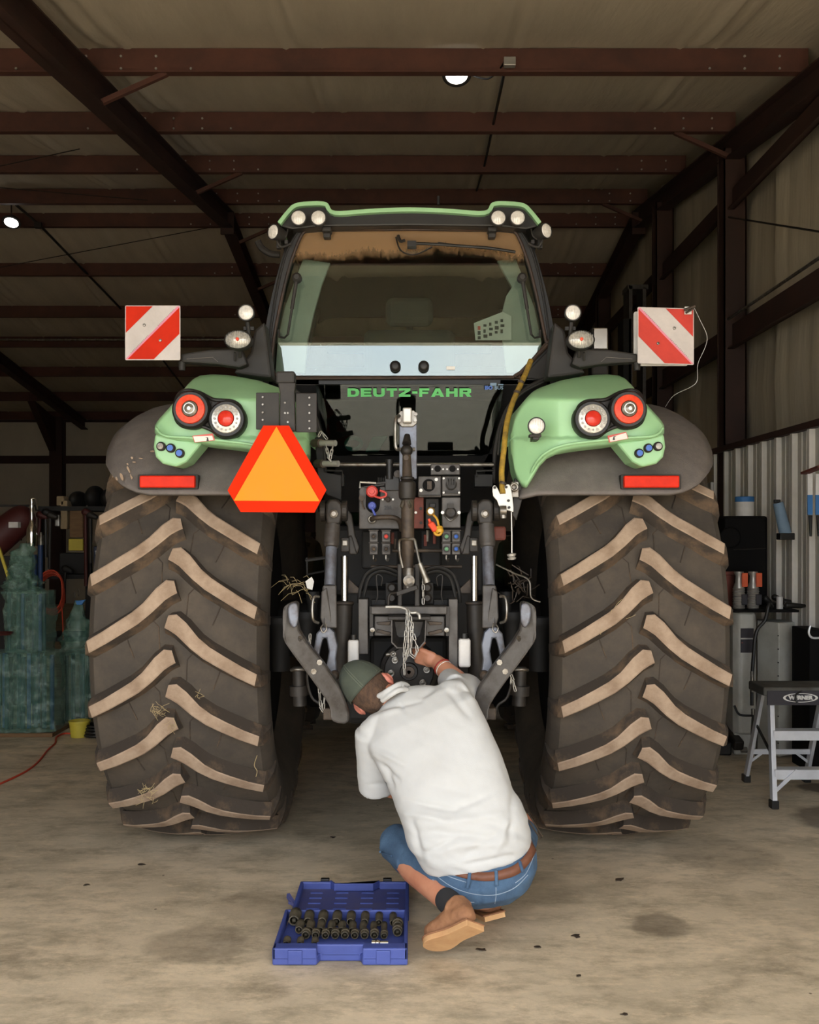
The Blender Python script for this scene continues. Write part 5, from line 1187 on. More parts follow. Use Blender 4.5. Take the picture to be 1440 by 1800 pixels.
g = MB(); g.tube(PP([(899, 900, 4.29), (900, 940, 4.29), (900, 972, 4.29)]), 0.003, 5); g.lathe([(0.006, 0), (0.02, 0.004), (0.018, 0.012), (0.012, 0.016), (0.019, 0.02), (0.016, 0.028), (0.0001, 0.03)], P(899, 972, 4.29), (0.1, 0, -1), 16); g.build('pull_knob', 'galv', T, smooth=True)
g = MB(); g.pbox(868, 925, 890, 950, 4.5, 0.02); g.build('red_tab', 'rust_red', T, bevel=0.01)
g = MB(); g.prism([P(x, y, 4.36) for x, y in ((905, 840), (918, 850), (918, 880), (908, 915), (900, 905))], (0, 0.03, 0)); g.build('strap_plate', 'hitch_dark', T, bevel=0.004)
# cables and straw tangle either side in the shade
g = MB(); g.tube(PP([(872, 992, 4.6), (905, 1008, 4.6), (930, 1020, 4.6), (934, 1050, 4.6), (950, 1058, 4.6)], 5), 0.004, 6); g.build('thin_cable', 'steel', T, smooth=True)
g = MB()
for k in range(26):
    a = P(random.uniform(892, 935), random.uniform(1010, 1060), 4.7); b = a+Vector((random.uniform(-.08, .08), random.uniform(-.05, .05), random.uniform(-.06, .06))); g.tube([a, a.lerp(b, .5)+Vector((0, 0, random.uniform(-.02, .02))), b], 0.003, 4)
g.build('wire_tangle', 'hitch_brown', T, kind='stuff')
g = MB()
for k in range(22):
    a = P(random.uniform(505, 550), random.uniform(1018, 1042), 4.5); b = a+Vector((random.uniform(-.09, .05), random.uniform(-.05, .05), random.uniform(-.06, .03))); g.tube([a, a.lerp(b, .5)+Vector((0, 0, 0.012)), b], 0.0010, 4)
g.build('straw_tangle', 'straw', T, kind='stuff')
g = MB(); g.prism([P(x, y, 4.46) for x, y in ((537, 1022), (548, 1014), (552, 1022), (549, 1037), (540, 1034))], (0, 0.01, 0)); g.build('white_tag', 'white', T)
for k, (x, y, r, l) in enumerate(((900, 1075, 0.05, 0.2), (948, 1085, 0.06, 0.25), (890, 1040, 0.03, 0.12))):
    g = MB(); c = P(x, y, 4.8); g.lathe([(r, 0), (r*1.1, 0.02), (r, 0.04), (r*0.8, 0.06), (r*0.8, l)], c, (0, 0, -1), 18); g.build('canister', 'dark_housing', T, smooth=True)
    g = MB(); c = P(1440-x, y, 4.8); g.lathe([(r, 0), (r*1.1, 0.02), (r, 0.04), (r*0.8, 0.06), (r*0.8, l)], c, (0, 0, -1), 18); g.build('canister', 'dark_housing', T, smooth=True)
g = MB(); g.tube([P(540, 980, 4.6), P(540, 1010, 4.6), P(590, 1000, 4.7)], 0.006, 6); g.tube([P(537, 985, 4.6), P(575, 980, 4.6)], 0.008, 6); g.build('side_rod', 'dark_housing', T)

# ================================================================== THE MAN
def remesh(name, mb, mats, voxel, smooth=6, fn=None, decim=None):
    me = mb.mesh(name, mats, weld=True); o = bpy.data.objects.new('tmp', me); C.objects.link(o)
    r = o.modifiers.new('r', 'REMESH'); r.mode = 'VOXEL'; r.voxel_size = voxel; r.use_smooth_shade = True
    s_ = o.modifiers.new('s', 'SMOOTH'); s_.iterations = smooth; s_.factor = 0.5
    bpy.context.view_layer.update()
    m2 = bpy.data.meshes.new_from_object(o.evaluated_get(bpy.context.evaluated_depsgraph_get()))
    bpy.data.objects.remove(o); m2.name = name
    if fn:
        nn = [v.normal.copy() for v in m2.vertices]
        for v, n_ in zip(m2.vertices, nn): v.co = fn(v.co, n_)
    m2.materials.clear()
    for m in (mats if isinstance(mats, (list, tuple)) else [mats]): m2.materials.append(MATS[m])
    for p in m2.polygons: p.use_smooth = True; p.material_index = 0
    return m2
def pix(p): return 720+p.x*FPX/p.y, 940-(p.z-EYE)*FPX/p.y
man = thing('person', 'man squatting behind the tractor in white shirt, denim shorts and green cap', 'person', (0.2, 3.9, 0))
def loft(g, rings, n=40, caps=True, mi=0):
    """rings: (px, py, Y, halfwidth px, slope z per x of the lateral axis, depth m, tilt of near direction)"""
    vs = []
    for (x, y, Y, a, sl, b, tl) in rings:
        c = P(x, y, Y); Lv = Vector((1, 0, sl)).normalized(); Nv = Vector((0, -1, tl)); Nv = (Nv-Lv*Nv.dot(Lv)).normalized(); A = a*Y/FPX
        for k in range(n):
            t = 2*PI*k/n; ct, st = math.cos(t), math.sin(t); e = 0.85
            vs.append(c+Lv*A*math.copysign(abs(ct)**e, ct)+Nv*b*math.copysign(abs(st)**e, st))
    m = len(rings); fs = [(i*n+k, i*n+(k+1) % n, (i+1)*n+(k+1) % n, (i+1)*n+k) for i in range(m-1) for k in range(n)]
    if caps: fs += [tuple(range(n)), tuple((m-1)*n+k for k in range(n-1, -1, -1))]
    g.add(vs, fs, mi); return vs
# --- body: head, neck, arms with hands, legs — one continuous skin
Hc = P(648, 1211, 4.13); U = Vector((-0.72, 0.16, 0.66)).normalized(); Lh = Vector((0.68, 0.05, 0.73)); Lh = (Lh-U*Lh.dot(U)).normalized(); Fh = U.cross(Lh); 
if Fh.y < 0: Fh = -Fh
sh_l = P(652, 1292, 4.03); sh_r = P(800, 1225, 4.02); neck = P(706, 1238, 4.12)
el_l = P(690, 1384, 4.22); wr_l = P(715, 1290, 4.42)
el_r = P(817, 1213, 4.20); wr_r = P(768, 1163, 4.36)
g = MB()
g.ell(Hc, [Lh*0.078, Fh*0.096, U*0.112], 24, 18); g.ell(Hc+Fh*0.035-U*0.035, [Lh*0.062, Fh*0.07, U*0.085], 20, 14)
g.cap(Hc+Fh*0.095-U*0.018, 0.010, Hc+Fh*0.112-U*0.045, 0.015)              # nose
g.cap(Hc-U*0.03-Fh*0.03, 0.062, neck, 0.062); g.cap(neck, 0.062, P(735, 1275, 4.05), 0.10)
g.cap(P(735, 1280, 4.04), 0.12, P(800, 1430, 3.86), 0.12); g.cap(P(800, 1430, 3.86), 0.12, P(845, 1535, 3.83), 0.13)
g.cap(neck, 0.05, sh_l, 0.04); g.cap(neck, 0.05, sh_r, 0.04)
g.cap(sh_l, 0.04, el_l, 0.044); g.cap(el_l, 0.046, wr_l, 0.030); g.cap(sh_r, 0.038, el_r, 0.044); g.cap(el_r, 0.050, el_r.lerp(wr_r, 0.35), 0.049); g.cap(el_r.lerp(wr_r, 0.35), 0.049, wr_r, 0.031)
def hand(g, wr, pd, nd, sd, k=1.0):
    """wr wrist, pd palm direction, nd palm normal (fingers curl towards it), sd thumb side"""
    pd = pd.normalized(); sd = (sd-pd*sd.dot(pd)).normalized(); nd = pd.cross(sd) if pd.cross(sd).dot(nd) > 0 else -pd.cross(sd)
    g.cap(wr, 0.028*k, wr+pd*0.03*k, 0.030*k)
    for i in range(4):
        o = sd*(0.030-0.020*i)*k; b = wr+pd*0.025*k+o*0.8; kn = wr+pd*(0.088-0.004*abs(i-1))*k+o*1.05
        g.cap(b, 0.016*k, kn, 0.0125*k)
        L = (0.042, 0.047, 0.044, 0.034)[i]*k
        p1 = kn+(pd*0.55+nd*0.85).normalized()*L; p2 = p1+(pd*-0.25+nd*1.0).normalized()*L*0.62; p3 = p2+(pd*-0.8+nd*0.5).normalized()*L*0.5
        g.cap(kn, 0.0115*k, p1, 0.0095*k); g.cap(p1, 0.0095*k, p2, 0.0085*k); g.cap(p2, 0.0085*k, p3, 0.0075*k)
    t0 = wr+pd*0.02*k+sd*0.022*k; t1 = t0+(pd*0.7+sd*0.55+nd*0.5).normalized()*0.045*k; t2 = t1+(pd*0.7+nd*0.6).normalized()*0.034*k
    g.cap(t0, 0.016*k, t1, 0.0125*k); g.cap(t1, 0.012*k, t2, 0.009*k)
hand(g, wr_r, Vector((-0.90, 0.12, 0.30)), Vector((-0.3, 0.65, -0.7)), Vector((-0.2, 0.45, -0.8)), 0.98)
hand(g, wr_l, Vector((0.15, 0.75, 0.65)), Vector((0.9, -0.2, 0.2)), Vector((0.0, -0.4, 0.9)))
kn_l = P(697, 1487, 4.08); an_l = P(797, 1594, 3.64); hp_l = P(800, 1540, 3.84); kn_r = P(915, 1452, 4.2); an_r = P(860, 1585, 3.88); hp_r = P(890, 1528, 3.84)
for (h, k_, a) in ((hp_l, kn_l, an_l), (hp_r, kn_r, an_r)):
    g.cap(h, 0.085, k_, 0.058); g.cap(k_, 0.056, k_.lerp(a, 0.35)+Vector((0, -0.01, -0.012)), 0.056); g.cap(k_.lerp(a, 0.35)+Vector((0, -0.01, -0.012)), 0.056, a, 0.038)
body = link('body', remesh('body', g, 'skin', 0.0055, 5), man)
for s_ in (1, -1):
    g = MB(); e = Hc+Lh*0.082*s_-U*0.028-Fh*0.005; g.ell(e, [Lh*0.011+Fh*-0.012, (U*0.034+Fh*-0.006), Fh*0.019+Lh*s_*0.006], 16, 12)
    ringtube(g, e+Lh*s_*0.004, 0.021, 0.0055, (Lh*s_+Fh*-0.5), 16, 6); link('ear', remesh('ear', g, 'ear_skin', 0.003, 3), body)
    g = MB(); g.ell(Hc+Fh*0.088+Lh*0.031*s_+U*0.004, [Lh*0.013, Fh*0.011, U*0.009], 12, 8); g.build('eye', 'eye', body, smooth='s')
    g = MB(); g.cap(Hc+Fh*0.098+Lh*0.046*s_+U*0.022, 0.004, Hc+Fh*0.103+Lh*0.016*s_+U*0.024, 0.005); g.build('eyebrow', 'hair', body, smooth='s')
g = MB(); g.cap(Hc+Fh*0.098-U*0.072-Lh*0.02, 0.006, Hc+Fh*0.098-U*0.072+Lh*0.02, 0.006); g.build('lips', 'lips', body, smooth='s')
# hair: cropped, tapering to the nape
def hairfn(v, n_): return v+n_*0.002*mnoise.noise(v*160)
g = MB(); n, m = 40, 26; vs = []; fs = []
for i in range(m+1):
    ph = PI*(0.30+0.50*i/m)
    for j in range(n+1):
        th = PI*(1.0+(j/n-0.5)*1.16)     # centred on the back of the head
        d = Fh*math.cos(th)*0.101+Lh*math.sin(th)*0.083; q = Hc+d*math.sin(ph)+U*0.116*math.cos(ph)
        if math.cos(ph) < -0.3: q += -Fh*0.008*(-math.cos(ph)-0.3)/0.5
        vs.append(q+0.0015*Vector((mnoise.noise(q*180), mnoise.noise(q*190), mnoise.noise(q*170))))
fs = [(i*(n+1)+j, i*(n+1)+j+1, (i+1)*(n+1)+j+1, (i+1)*(n+1)+j) for i in range(m) for j in range(n)]
g.add(vs, fs); hr = g.build('hair', 'hair', body, smooth='s'); sm = hr.modifiers.new('t', 'SOLIDIFY'); sm.thickness = 0.007; sm.offset = -1
# cap worn backwards-free: dome with seam, rim and a brim on the far side
Cc = Hc+U*0.012
def dome(ph, th, k=1.0):
    return Cc+(Fh*math.cos(th)*0.108+Lh*math.sin(th)*0.092)*k*math.sin(ph)+U*0.125*k*math.cos(ph)
g = MB(); n, m = 48, 18; vs = [dome(PI*0.505*i/m+1e-3, 2*PI*j/n) for i in range(m+1) for j in range(n)]
g.add(vs, [(i*n+j, i*n+(j+1) % n, (i+1)*n+(j+1) % n, (i+1)*n+j) for i in range(m) for j in range(n)])
cp_ = g.build('cap', 'cap', man, smooth='s'); sm = cp_.modifiers.new('t', 'SOLIDIFY'); sm.thickness = 0.003; sm.offset = -1
for th, nm in ((PI, 'seam'),):
    for o_ in (-0.045, 0.045):
        g = MB(); g.tube([dome(PI*0.5*k/20+0.02, th+o_/max(0.25, math.sin(PI*0.5*k/20+0.02)), 1.006) for k in range(21)], 0.0011, 5); g.build('seam', 'cap_seam', cp_, smooth='s')
for a_ in (PI/3, -PI/3, PI*2/3, -PI*2/3):
    g = MB(); g.tube([dome(PI*0.5*k/20+0.02, a_, 1.002) for k in range(21)], 0.0009, 5); g.build('seam', 'cap', cp_, smooth='s')
g = MB(); g.tube([dome(PI*0.5, 2*PI*k/40, 1.0) for k in range(40)], 0.0024, 6, close=True); g.build('rim', 'cap', cp_, smooth='s')
g = MB(); g.ell(dome(0, 0, 1.0), [Lh*0.007, Fh*0.007, U*0.004], 12, 8); g.build('button', 'cap', cp_, smooth='s')
g = MB(); vs = []
for i in range(5):
    for j in range(13):
        th = (j/12-0.5)*1.9; r = 1.0+0.62*i/4*math.cos(th*0.75); q = dome(PI*0.5, th); o_ = q-Cc; vs.append(Cc+o_*r-U*0.02*(i/4)-U*0.012*(th*th)*(i/4))
g.add(vs, [(i*13+j, i*13+j+1, (i+1)*13+j+1, (i+1)*13+j) for i in range(4) for j in range(12)]); br = g.build('brim', 'cap', cp_, smooth='s'); sm = br.modifiers.new('t', 'SOLIDIFY'); sm.thickness = 0.004
# shirt
g = MB()
loft(g, [(842, 1512, 3.82, 95, 0.22, 0.140, 0.0), (834, 1492, 3.815, 103, 0.22, 0.150, 0.05), (822, 1460, 3.82, 108, 0.24, 0.152, 0.12), (806, 1415, 3.85, 105, 0.28, 0.148, 0.22),
         (787, 1365, 3.90, 104, 0.36, 0.144, 0.32), (764, 1315, 3.96, 104, 0.44, 0.138, 0.42), (744, 1275, 4.01, 104, 0.48, 0.122, 0.5), (728, 1250, 4.05, 88, 0.48, 0.102, 0.6), (716, 1234, 4.08, 58, 0.50, 0.08, 0.7), (706, 1226, 4.10, 36, 0.55, 0.06, 0.8)])
g.cap(P(664, 1278, 4.03), 0.058, P(735, 1255, 4.05), 0.075); g.cap(P(793, 1222, 4.04), 0.062, P(735, 1255, 4.05), 0.075)
g.cyl(P(654, 1285, 4.03), P(664, 1385, 4.14), 0.070, 0.078, 28); g.cap(P(656, 1288, 4.03), 0.062, P(660, 1330, 4.08), 0.07)
g.cyl(P(796, 1226, 4.03), P(822, 1214, 4.22), 0.064, 0.074, 28); g.cap(P(792, 1230, 4.02), 0.064, P(800, 1222, 4.1), 0.066); g.cyl(P(801, 1204, 4.1), P(790, 1196, 4.24), 0.045, 0.052, 24)
folds = [  # image-space lines (x0,y0,x1,y1,width,height): creases seen on the back
    (712, 1408, 800, 1425, 6, -.007), (714, 1430, 790, 1442, 6, .007), (800, 1422, 860, 1398, 7, -.006), (760, 1450, 880, 1432, 8, .006), (733, 1462, 850, 1470, 7, -.007),
    (790, 1490, 905, 1478, 8, .006), (748, 1500, 800, 1475, 6, -.006), (812, 1510, 880, 1460, 7, -.004), (872, 1500, 905, 1420, 7, .005), (896, 1480, 905, 1380, 7, -.006), (724, 1440, 742, 1515, 6, -.006),
    (660, 1335, 700, 1372, 5, -.008), (664, 1320, 712, 1345, 5, .006), (676, 1350, 690, 1385, 5, -.008), (650, 1300, 668, 1350, 7, .005), (645, 1380, 690, 1378, 4, -.003),
    (790, 1215, 826, 1260, 6, -.006), (806, 1195, 834, 1236, 5, .006), (740, 1225, 770, 1205, 5, -.005), (680, 1245, 740, 1232, 4, -.004), (655, 1262, 700, 1245, 5, .005), (700, 1232, 712, 1250, 4, -.004), (880, 1330, 912, 1400, 8, -.004), (760, 1378, 830, 1396, 9, -.004), (820, 1520, 900, 1505, 5, -.005), (845, 1440, 920, 1470, 8, -.005)]
def shirtfn(v, n_):
    x, y = pix(v); d = 0
    if n_.y < 0.35:
        for (x0, y0, x1, y1, w_, h_) in folds:
            dx, dy = x1-x0, y1-y0; t = max(0, min(1, ((x-x0)*dx+(y-y0)*dy)/(dx*dx+dy*dy))); q = math.hypot(x-x0-t*dx, y-y0-t*dy)
            if q < w_*3: d += 1.5*h_*math.exp(-(q/w_)**2)*math.sin(PI*(0.15+0.7*t))
    low_ = max(0, min(1, (y-1380)/120)); d += 0.0035*mnoise.noise((v.x*16, v.z*34+v.x*10, v.y*8))*(0.4+low_)+0.004*mnoise.noise(v*9)
    return v+n_*d
shirt = link('shirt', remesh('shirt', g, 'shirt', 0.0065, 9, shirtfn), man)
g = MB(); g.tube(PP([(660, 1226, 4.06), (672, 1220, 4.02), (688, 1210, 4.00), (705, 1202, 4.03), (718, 1208, 4.10), (712, 1222, 4.2), (690, 1235, 4.2), (668, 1236, 4.14)], 5), 0.011, 10, close=True)
g.tube(PP([(672, 1232, 4.03), (686, 1222, 3.99), (702, 1213, 3.99), (716, 1212, 4.03)], 5), 0.011, 10); link('collar', remesh('collar', g, 'shirt', 0.004, 5), shirt)
def hem_tube(name, pts, r, par, m='shirt'):
    g = MB(); g.tube(PP(pts, 4), r, 8); return g.build(name, m, par, smooth='s')
# shorts
g = MB()
loft(g, [(848, 1494, 3.83, 92, 0.22, 0.125, 0.0), (847, 1512, 3.82, 97, 0.20, 0.143, -0.05), (846, 1535, 3.81, 99, 0.17, 0.155, -0.1), (844, 1556, 3.82, 90, 0.10, 0.150, -0.1), (842, 1572, 3.84, 68, 0.05, 0.12, -0.1), (842, 1580, 3.85, 34, 0.0, 0.07, -0.1)])
g.cap(P(790, 1538, 3.82), 0.098, P(720, 1502, 4.0), 0.080); g.cyl(P(730, 1508, 3.97), P(693, 1480, 4.09), 0.085, 0.073, 26); g.cap(P(720, 1500, 4.0), 0.08, P(698, 1480, 4.08), 0.070)
g.cap(P(890, 1530, 3.82), 0.095, P(912, 1468, 4.12), 0.078)
dfold = [(742, 1505, 770, 1560, 4, -.007), (735, 1512, 760, 1548, 4, .004), (700, 1462, 730, 1500, 6, -.004), (770, 1560, 870, 1580, 4, -.003), (838, 1545, 846, 1588, 4, -.006)]
def denfn(v, n_):
    x, y = pix(v); d = 0
    for (x0, y0, x1, y1, w_, h_) in dfold:
        dx, dy = x1-x0, y1-y0; t = max(0, min(1, ((x-x0)*dx+(y-y0)*dy)/(dx*dx+dy*dy))); q = math.hypot(x-x0-t*dx, y-y0-t*dy)
        if q < w_*3: d += h_*math.exp(-(q/w_)**2)
    return v+n_*(d+0.003*mnoise.noise(v*26))
shorts = link('denim_shorts', remesh('denim_shorts', g, 'denim', 0.006, 6, denfn), man)
from mathutils.bvhtree import BVHTree
_bv = BVHTree.FromPolygons([v.co for v in shorts.data.vertices], [tuple(p.vertices) for p in shorts.data.polygons])
def onsurf(x, y, off=0.002, bv=_bv, dflt=3.7):
    o_ = Vector((0, 0, EYE)); d = (P(x, y, 1.0)-o_).normalized(); h = bv.ray_cast(o_, d)
    return (h[0]+h[1]*off) if h[0] is not None else P(x, y, dflt)
def surfline(pts, sub=5, off=0.002, bv=_bv):
    q = smoothpts([Vector((x, y, 0)) for x, y in pts], sub); return [onsurf(p.x, p.y, off, bv) for p in q]
# belt: a band laid round the shorts under the shirt hem
g = MB(); vs = []; up_ = surfline([(766, 1517), (790, 1524), (820, 1531), (850, 1534), (880, 1530), (905, 1520), (925, 1500), (934, 1480)], 5, 0.005); lo_ = surfline([(764, 1523), (788, 1535), (820, 1545), (852, 1549), (884, 1546), (911, 1536), (930, 1516), (940, 1496)], 5, 0.005)
n = len(up_); g.add(up_+lo_, [(i, i+1, n+i+1, n+i) for i in range(n-1)]); be = g.build('belt', 'belt', man, smooth='s'); sm = be.modifiers.new('t', 'SOLIDIFY'); sm.thickness = 0.006; sm.offset = 0
for (x, y, x1, y1) in ((828, 1528, 823, 1562), (872, 1530, 873, 1558), (911, 1514, 917, 1533), (764, 1521, 762, 1530)):
    g = MB(); a = surfline([(x, y), ((x+x1)/2, (y+y1)/2), (x1, y1)], 4, 0.010); 
    vs = [p+Vector((s_, 0, 0)) for p in a for s_ in (-0.006, 0.006)]; g.add(vs, [(2*i, 2*i+1, 2*i+3, 2*i+2) for i in range(len(a)-1)])
    bl = g.build('belt_loop', 'denim', shorts, smooth='s'); sm = bl.modifiers.new('t', 'SOLIDIFY'); sm.thickness = 0.003; sm.offset = 0
for ln in ([(768, 1540), (790, 1556), (815, 1567), (845, 1573), (875, 1572), (905, 1560), (928, 1538)], [(761, 1546), (772, 1562), (790, 1576), (812, 1584), (834, 1586)], [(872, 1560), (872, 1575), (870, 1588)], [(762, 1527), (790, 1541), (820, 1551)], [(906, 1552), (925, 1535), (938, 1505)]):
    g = MB(); g.tube(surfline(ln, 5, 0.001), 0.0014, 5); g.build('stitching', 'denim_thread', shorts, kind='stuff')
g = MB(); g.tube(surfline([(668, 1497), (678, 1501), (690, 1505)], 4, 0.002), 0.004, 6); g.build('hem', 'denim', shorts, smooth='s')
# bracelet and watch strap
for k, (m, t) in enumerate((('bracelet', 0.80), ('white', 0.73))):
    g = MB(); q = el_r.lerp(wr_r, t); ringtube(g, q, 0.037, 0.0035 if k == 0 else 0.0022, wr_r-el_r, 24, 8); g.build('bracelet', m, man, smooth='s')
# things in the back-right pocket: steel clip seen past the hip
g = MB(); g.tube([P(922, 1432, 3.86), P(950, 1474, 3.88), P(954, 1471, 3.88), P(928, 1428, 3.86)], 0.003, 6); g.build('pocket_clip', 'hitch_brown', man)
# boots
def boot(heel, toe, down, name, ank):
    heel = Vector(heel); toe = Vector(toe); u = (toe-heel).normalized(); dn = Vector(down); dn = (dn-u*dn.dot(u)).normalized(); v = u.cross(dn); L = (toe-heel).length
    foot = [(0, 0.026), (0.02, 0.034), (0.3, 0.033), (0.45, 0.034), (0.7, 0.046), (0.85, 0.044), (0.96, 0.028), (1.0, 0.008)]
    g = MB()
    up = -dn
    g.cap(heel+u*0.05+up*0.05, 0.044, heel+u*0.12+up*0.05, 0.046); g.cap(heel+u*0.12+up*0.045, 0.046, toe-u*0.055+up*0.04, 0.042); g.ell(toe-u*0.06+up*0.034, [u*0.066, v*0.052, up*0.042], 18, 12)
    g.cap(heel+u*0.055+up*0.06, 0.042, ank, 0.050); g.cyl(heel+u*0.06+up*0.07, ank, 0.040, 0.055, 18)
    def bf(q, n_): return q+n_*0.0035*mnoise.noise(q*40)
    b = link(name, remesh(name, g, 'boot', 0.0045, 5, bf), man)
    g = MB(); pts = []
    for t, w_ in foot: pts.append((t, w_*1.22))
    ol = [(t, w_) for t, w_ in pts]+[(t, -w_) for t, w_ in reversed(pts)]
    ol = [(t, w_) for t, w_ in ol]
    ol = ringpts(ol, 3); top = [heel+u*(t*L*1.03-0.004)+v*w_+dn*(-0.008) for t, w_ in ol]; g.prism(top, dn*0.020); sl_ = g.build('sole', 'boot_sole', b, bevel=0.006, seg=3)
    g = MB(); g.tube([heel+u*(t*L*1.02-0.003)+v*w_*1.03+dn*(-0.009) for t, w_ in ol], 0.0035, 6, close=True); g.build('welt', 'boot', b, smooth='s')
    return b, u, v, up
bt_, u_, v_, up_v = boot((0.222, 3.50, 0.165), (0.068, 3.62, 0.045), (0.45, -1.35, -0.75), 'boot', P(806, 1600, 3.60))
boot((0.315, 3.80, 0.085), (0.235, 4.06, 0.028), (0.2, -0.2, -1), 'boot', P(862, 1580, 3.86))
g = MB(); g.cap(kn_l.lerp(an_l, 0.90), 0.045, an_l+Vector((0.005, -0.01, 0.0)), 0.045); link('sock', remesh('sock', g, 'sock', 0.005, 3), man)

# ================================================================== SOCKET SET on the floor
case = thing('socket_case', 'open blue plastic socket case lying flat on the concrete beside the man', 'tool case', (-0.24, 3.75, 0))
X0, X1, Y0, Y1 = -0.478, -0.006, 3.56, 3.935; ZT = 0.062
g = MB(); notch = [(X0, Y0), (X0+0.155, Y0), (X0+0.165, Y0+0.035), (X0+0.305, Y0+0.035), (X0+0.315, Y0), (X1, Y0), (X1, Y1), (X0+0.0, Y1)]
g.prism([(x+(0.02 if y == Y1 and x < -0.3 else 0), y, 0.002) for x, y in notch], (0, 0, 0.03)); 
base = g.build('tray', 'case_blue', case, bevel=0.006, seg=3)
# raised rim and inner floor
def rim(x0, x1, y0, y1, z0, z1): return MB().box(x0, x1, y0, y1, z0, z1)
for r_ in ((X0, X0+0.014, Y0, Y1), (X1-0.014, X1, Y0, Y1), (X0, X1, Y1-0.012, Y1), (X0, X0+0.155, Y0, Y0+0.05), (X0+0.315, X1, Y0, Y0+0.05), (X0+0.15, X0+0.32, Y0+0.035, Y0+0.06)):
    rim(*r_, 0.02, ZT).build('tray_wall', 'case_blue', base, bevel=0.005, seg=3)
g = MB(); g.box(X0+0.17, X0+0.30, Y0+0.066, Y0+0.085, 0.03, 0.055); g.build('handle_well', 'case_blue', base, bevel=0.006)
for xa in (X0+0.055, X1-0.11):
    g = MB(); g.box(xa, xa+0.05, Y0-0.006, Y0+0.004, 0.008, 0.056); g.build('latch', 'case_blue', case, bevel=0.003)
# lid lying open behind
LY0, LY1 = 3.955, 4.30
g = MB(); g.box(X0+0.022, X1-0.002+0.004, LY0, LY1, 0.004, 0.018); lid = g.build('lid', 'case_blue_dark', case, bevel=0.005)
for r_ in ((X0+0.020, X0+0.034, LY0, LY1), (X1-0.010, X1+0.004, LY0, LY1), (X0+0.02, X0+0.15, LY1-0.016, LY1), (X1-0.12, X1+0.004, LY1-0.016, LY1), (X0+0.02, X1+0.004, LY0, LY0+0.014)):
    rim(*r_, 0.006, 0.046).build('lid_wall', 'case_blue', lid, bevel=0.004)
g = MB(); g.prism([(X0+0.15, LY1, 0.02), (X0+0.17, LY1-0.035, 0.02), (X1-0.14, LY1-0.035, 0.02), (X1-0.12, LY1, 0.02), (X1-0.12, LY1-0.006, 0.02), (X1-0.145, LY1-0.045, 0.02), (X0+0.165, LY1-0.045, 0.02), (X0+0.143, LY1-0.006, 0.02)], (0, 0, 0.03)); g.build('lid_handle', 'case_blue', lid, bevel=0.003)
for j, yy in enumerate((4.23, 4.17, 4.11, 4.05)):
    for i in range(4):
        xx = X0+0.07+i*0.105; g = MB(); g.box(xx, xx+0.05, yy, yy+0.007, 0.016, 0.022); g.build('lid_rib', 'case_blue', lid)
for xa in (X0+0.105, X1-0.105):
    g = MB(); g.box(xa, xa+0.036, LY1-0.004, LY1+0.02, 0.02, 0.055); g.build('lid_catch', 'black', lid, bevel=0.003)
g = MB(); g.beam((X0+0.0, 4.10, 0.03), (X0+0.022, 4.08, 0.03), 0.02, 0.012); g.beam((X0-0.012, 4.13, 0.045), (X0+0.015, 4.08, 0.03), 0.012, 0.02); g.build('side_latch', 'case_blue_dark', case)
for i in range(4):
    g = MB(); g.cyl((X0+0.06+i*0.11, 3.945, 0.045), (X0+0.11+i*0.11, 3.945, 0.045), 0.006, n=10); g.build('hinge', 'case_blue', case, smooth=True)
def socket_mesh(L, r):
    g = MB(); g.lathe([(r*0.6, 0.006), (r*0.65, 0), (r*0.82, 0), (r*0.86, 0.002), (r*0.86, L*0.45), (r, L*0.52), (r, L-0.002), (r*0.94, L), (r*0.72, L), (r*0.7, L-0.012), (0.0001, L-0.012)], (0, -L/2, 0), (0, 1, 0), 18)
    g.lathe([(r*0.4, 0.001), (r*0.4, 0.01), (0.0001, 0.01)], (0, -L/2, 0), (0, 1, 0), 4)
    return g.mesh('socket', 'socket_black', smooth=True)
ORD = ['leftmost', 'second from left', 'third from left', 'fourth from left', 'fifth from left', 'sixth from left', 'seventh from left', 'eighth from left', 'ninth from left', 'tenth from left', 'eleventh from left']
def row(xs, y, L, rs, zt, gname, text_, tilt=0.0):
    for i, x in enumerate(xs):
        r = rs[i] if isinstance(rs, list) else rs
        M = Matrix.Translation((x, y, zt+r)) @ Matrix.Rotation(tilt, 4, 'X')
        o = link('impact_socket', socket_mesh(L, r), None, M)
        tag(o, text_ % ORD[i], 'socket', gname)
row([X0+0.045+0.053*i for i in range(8)], 3.868, 0.078, [0.023, 0.019, 0.019, 0.0185, 0.0175, 0.0165, 0.015, 0.0145], 0.034, 'tall sockets in the back row of the case', 'tall black impact socket, %s in the back row of the blue case')
row([X0+0.072+0.039*i for i in range(9)], 3.79, 0.070, [0.0165, 0.016, 0.0155, 0.015, 0.0145, 0.014, 0.0135, 0.013, 0.012], 0.034, 'slim sockets in the middle row of the case', 'slim black impact socket, %s in the middle row of the blue case')
row([X0+0.102+0.0355*i for i in range(9)], 3.722, 0.036, [0.0175, 0.0165, 0.016, 0.0165, 0.0165, 0.016, 0.0165, 0.017, 0.0145], 0.034, 'short sockets in the front row of the case', 'short black impact socket, %s in the front row of the blue case')
row([X0+0.040, X0+0.088, X0+0.140], 3.655, 0.045, [0.014, 0.013, 0.013], 0.034, 'loose adapters at the front left of the case', 'small black adapter, %s along the front edge of the case')
for i, (y, L, r, lb) in enumerate(((3.80, 0.04, 0.021, 'wide ringed black socket standing alone near the right wall of the case'), (3.745, 0.036, 0.019, 'splined short socket nearest the man at the right of the case'))):
    tag(link('wide_socket', socket_mesh(L, r), None, Matrix.Translation((X1-0.038, y, 0.034+r))), lb, 'socket')
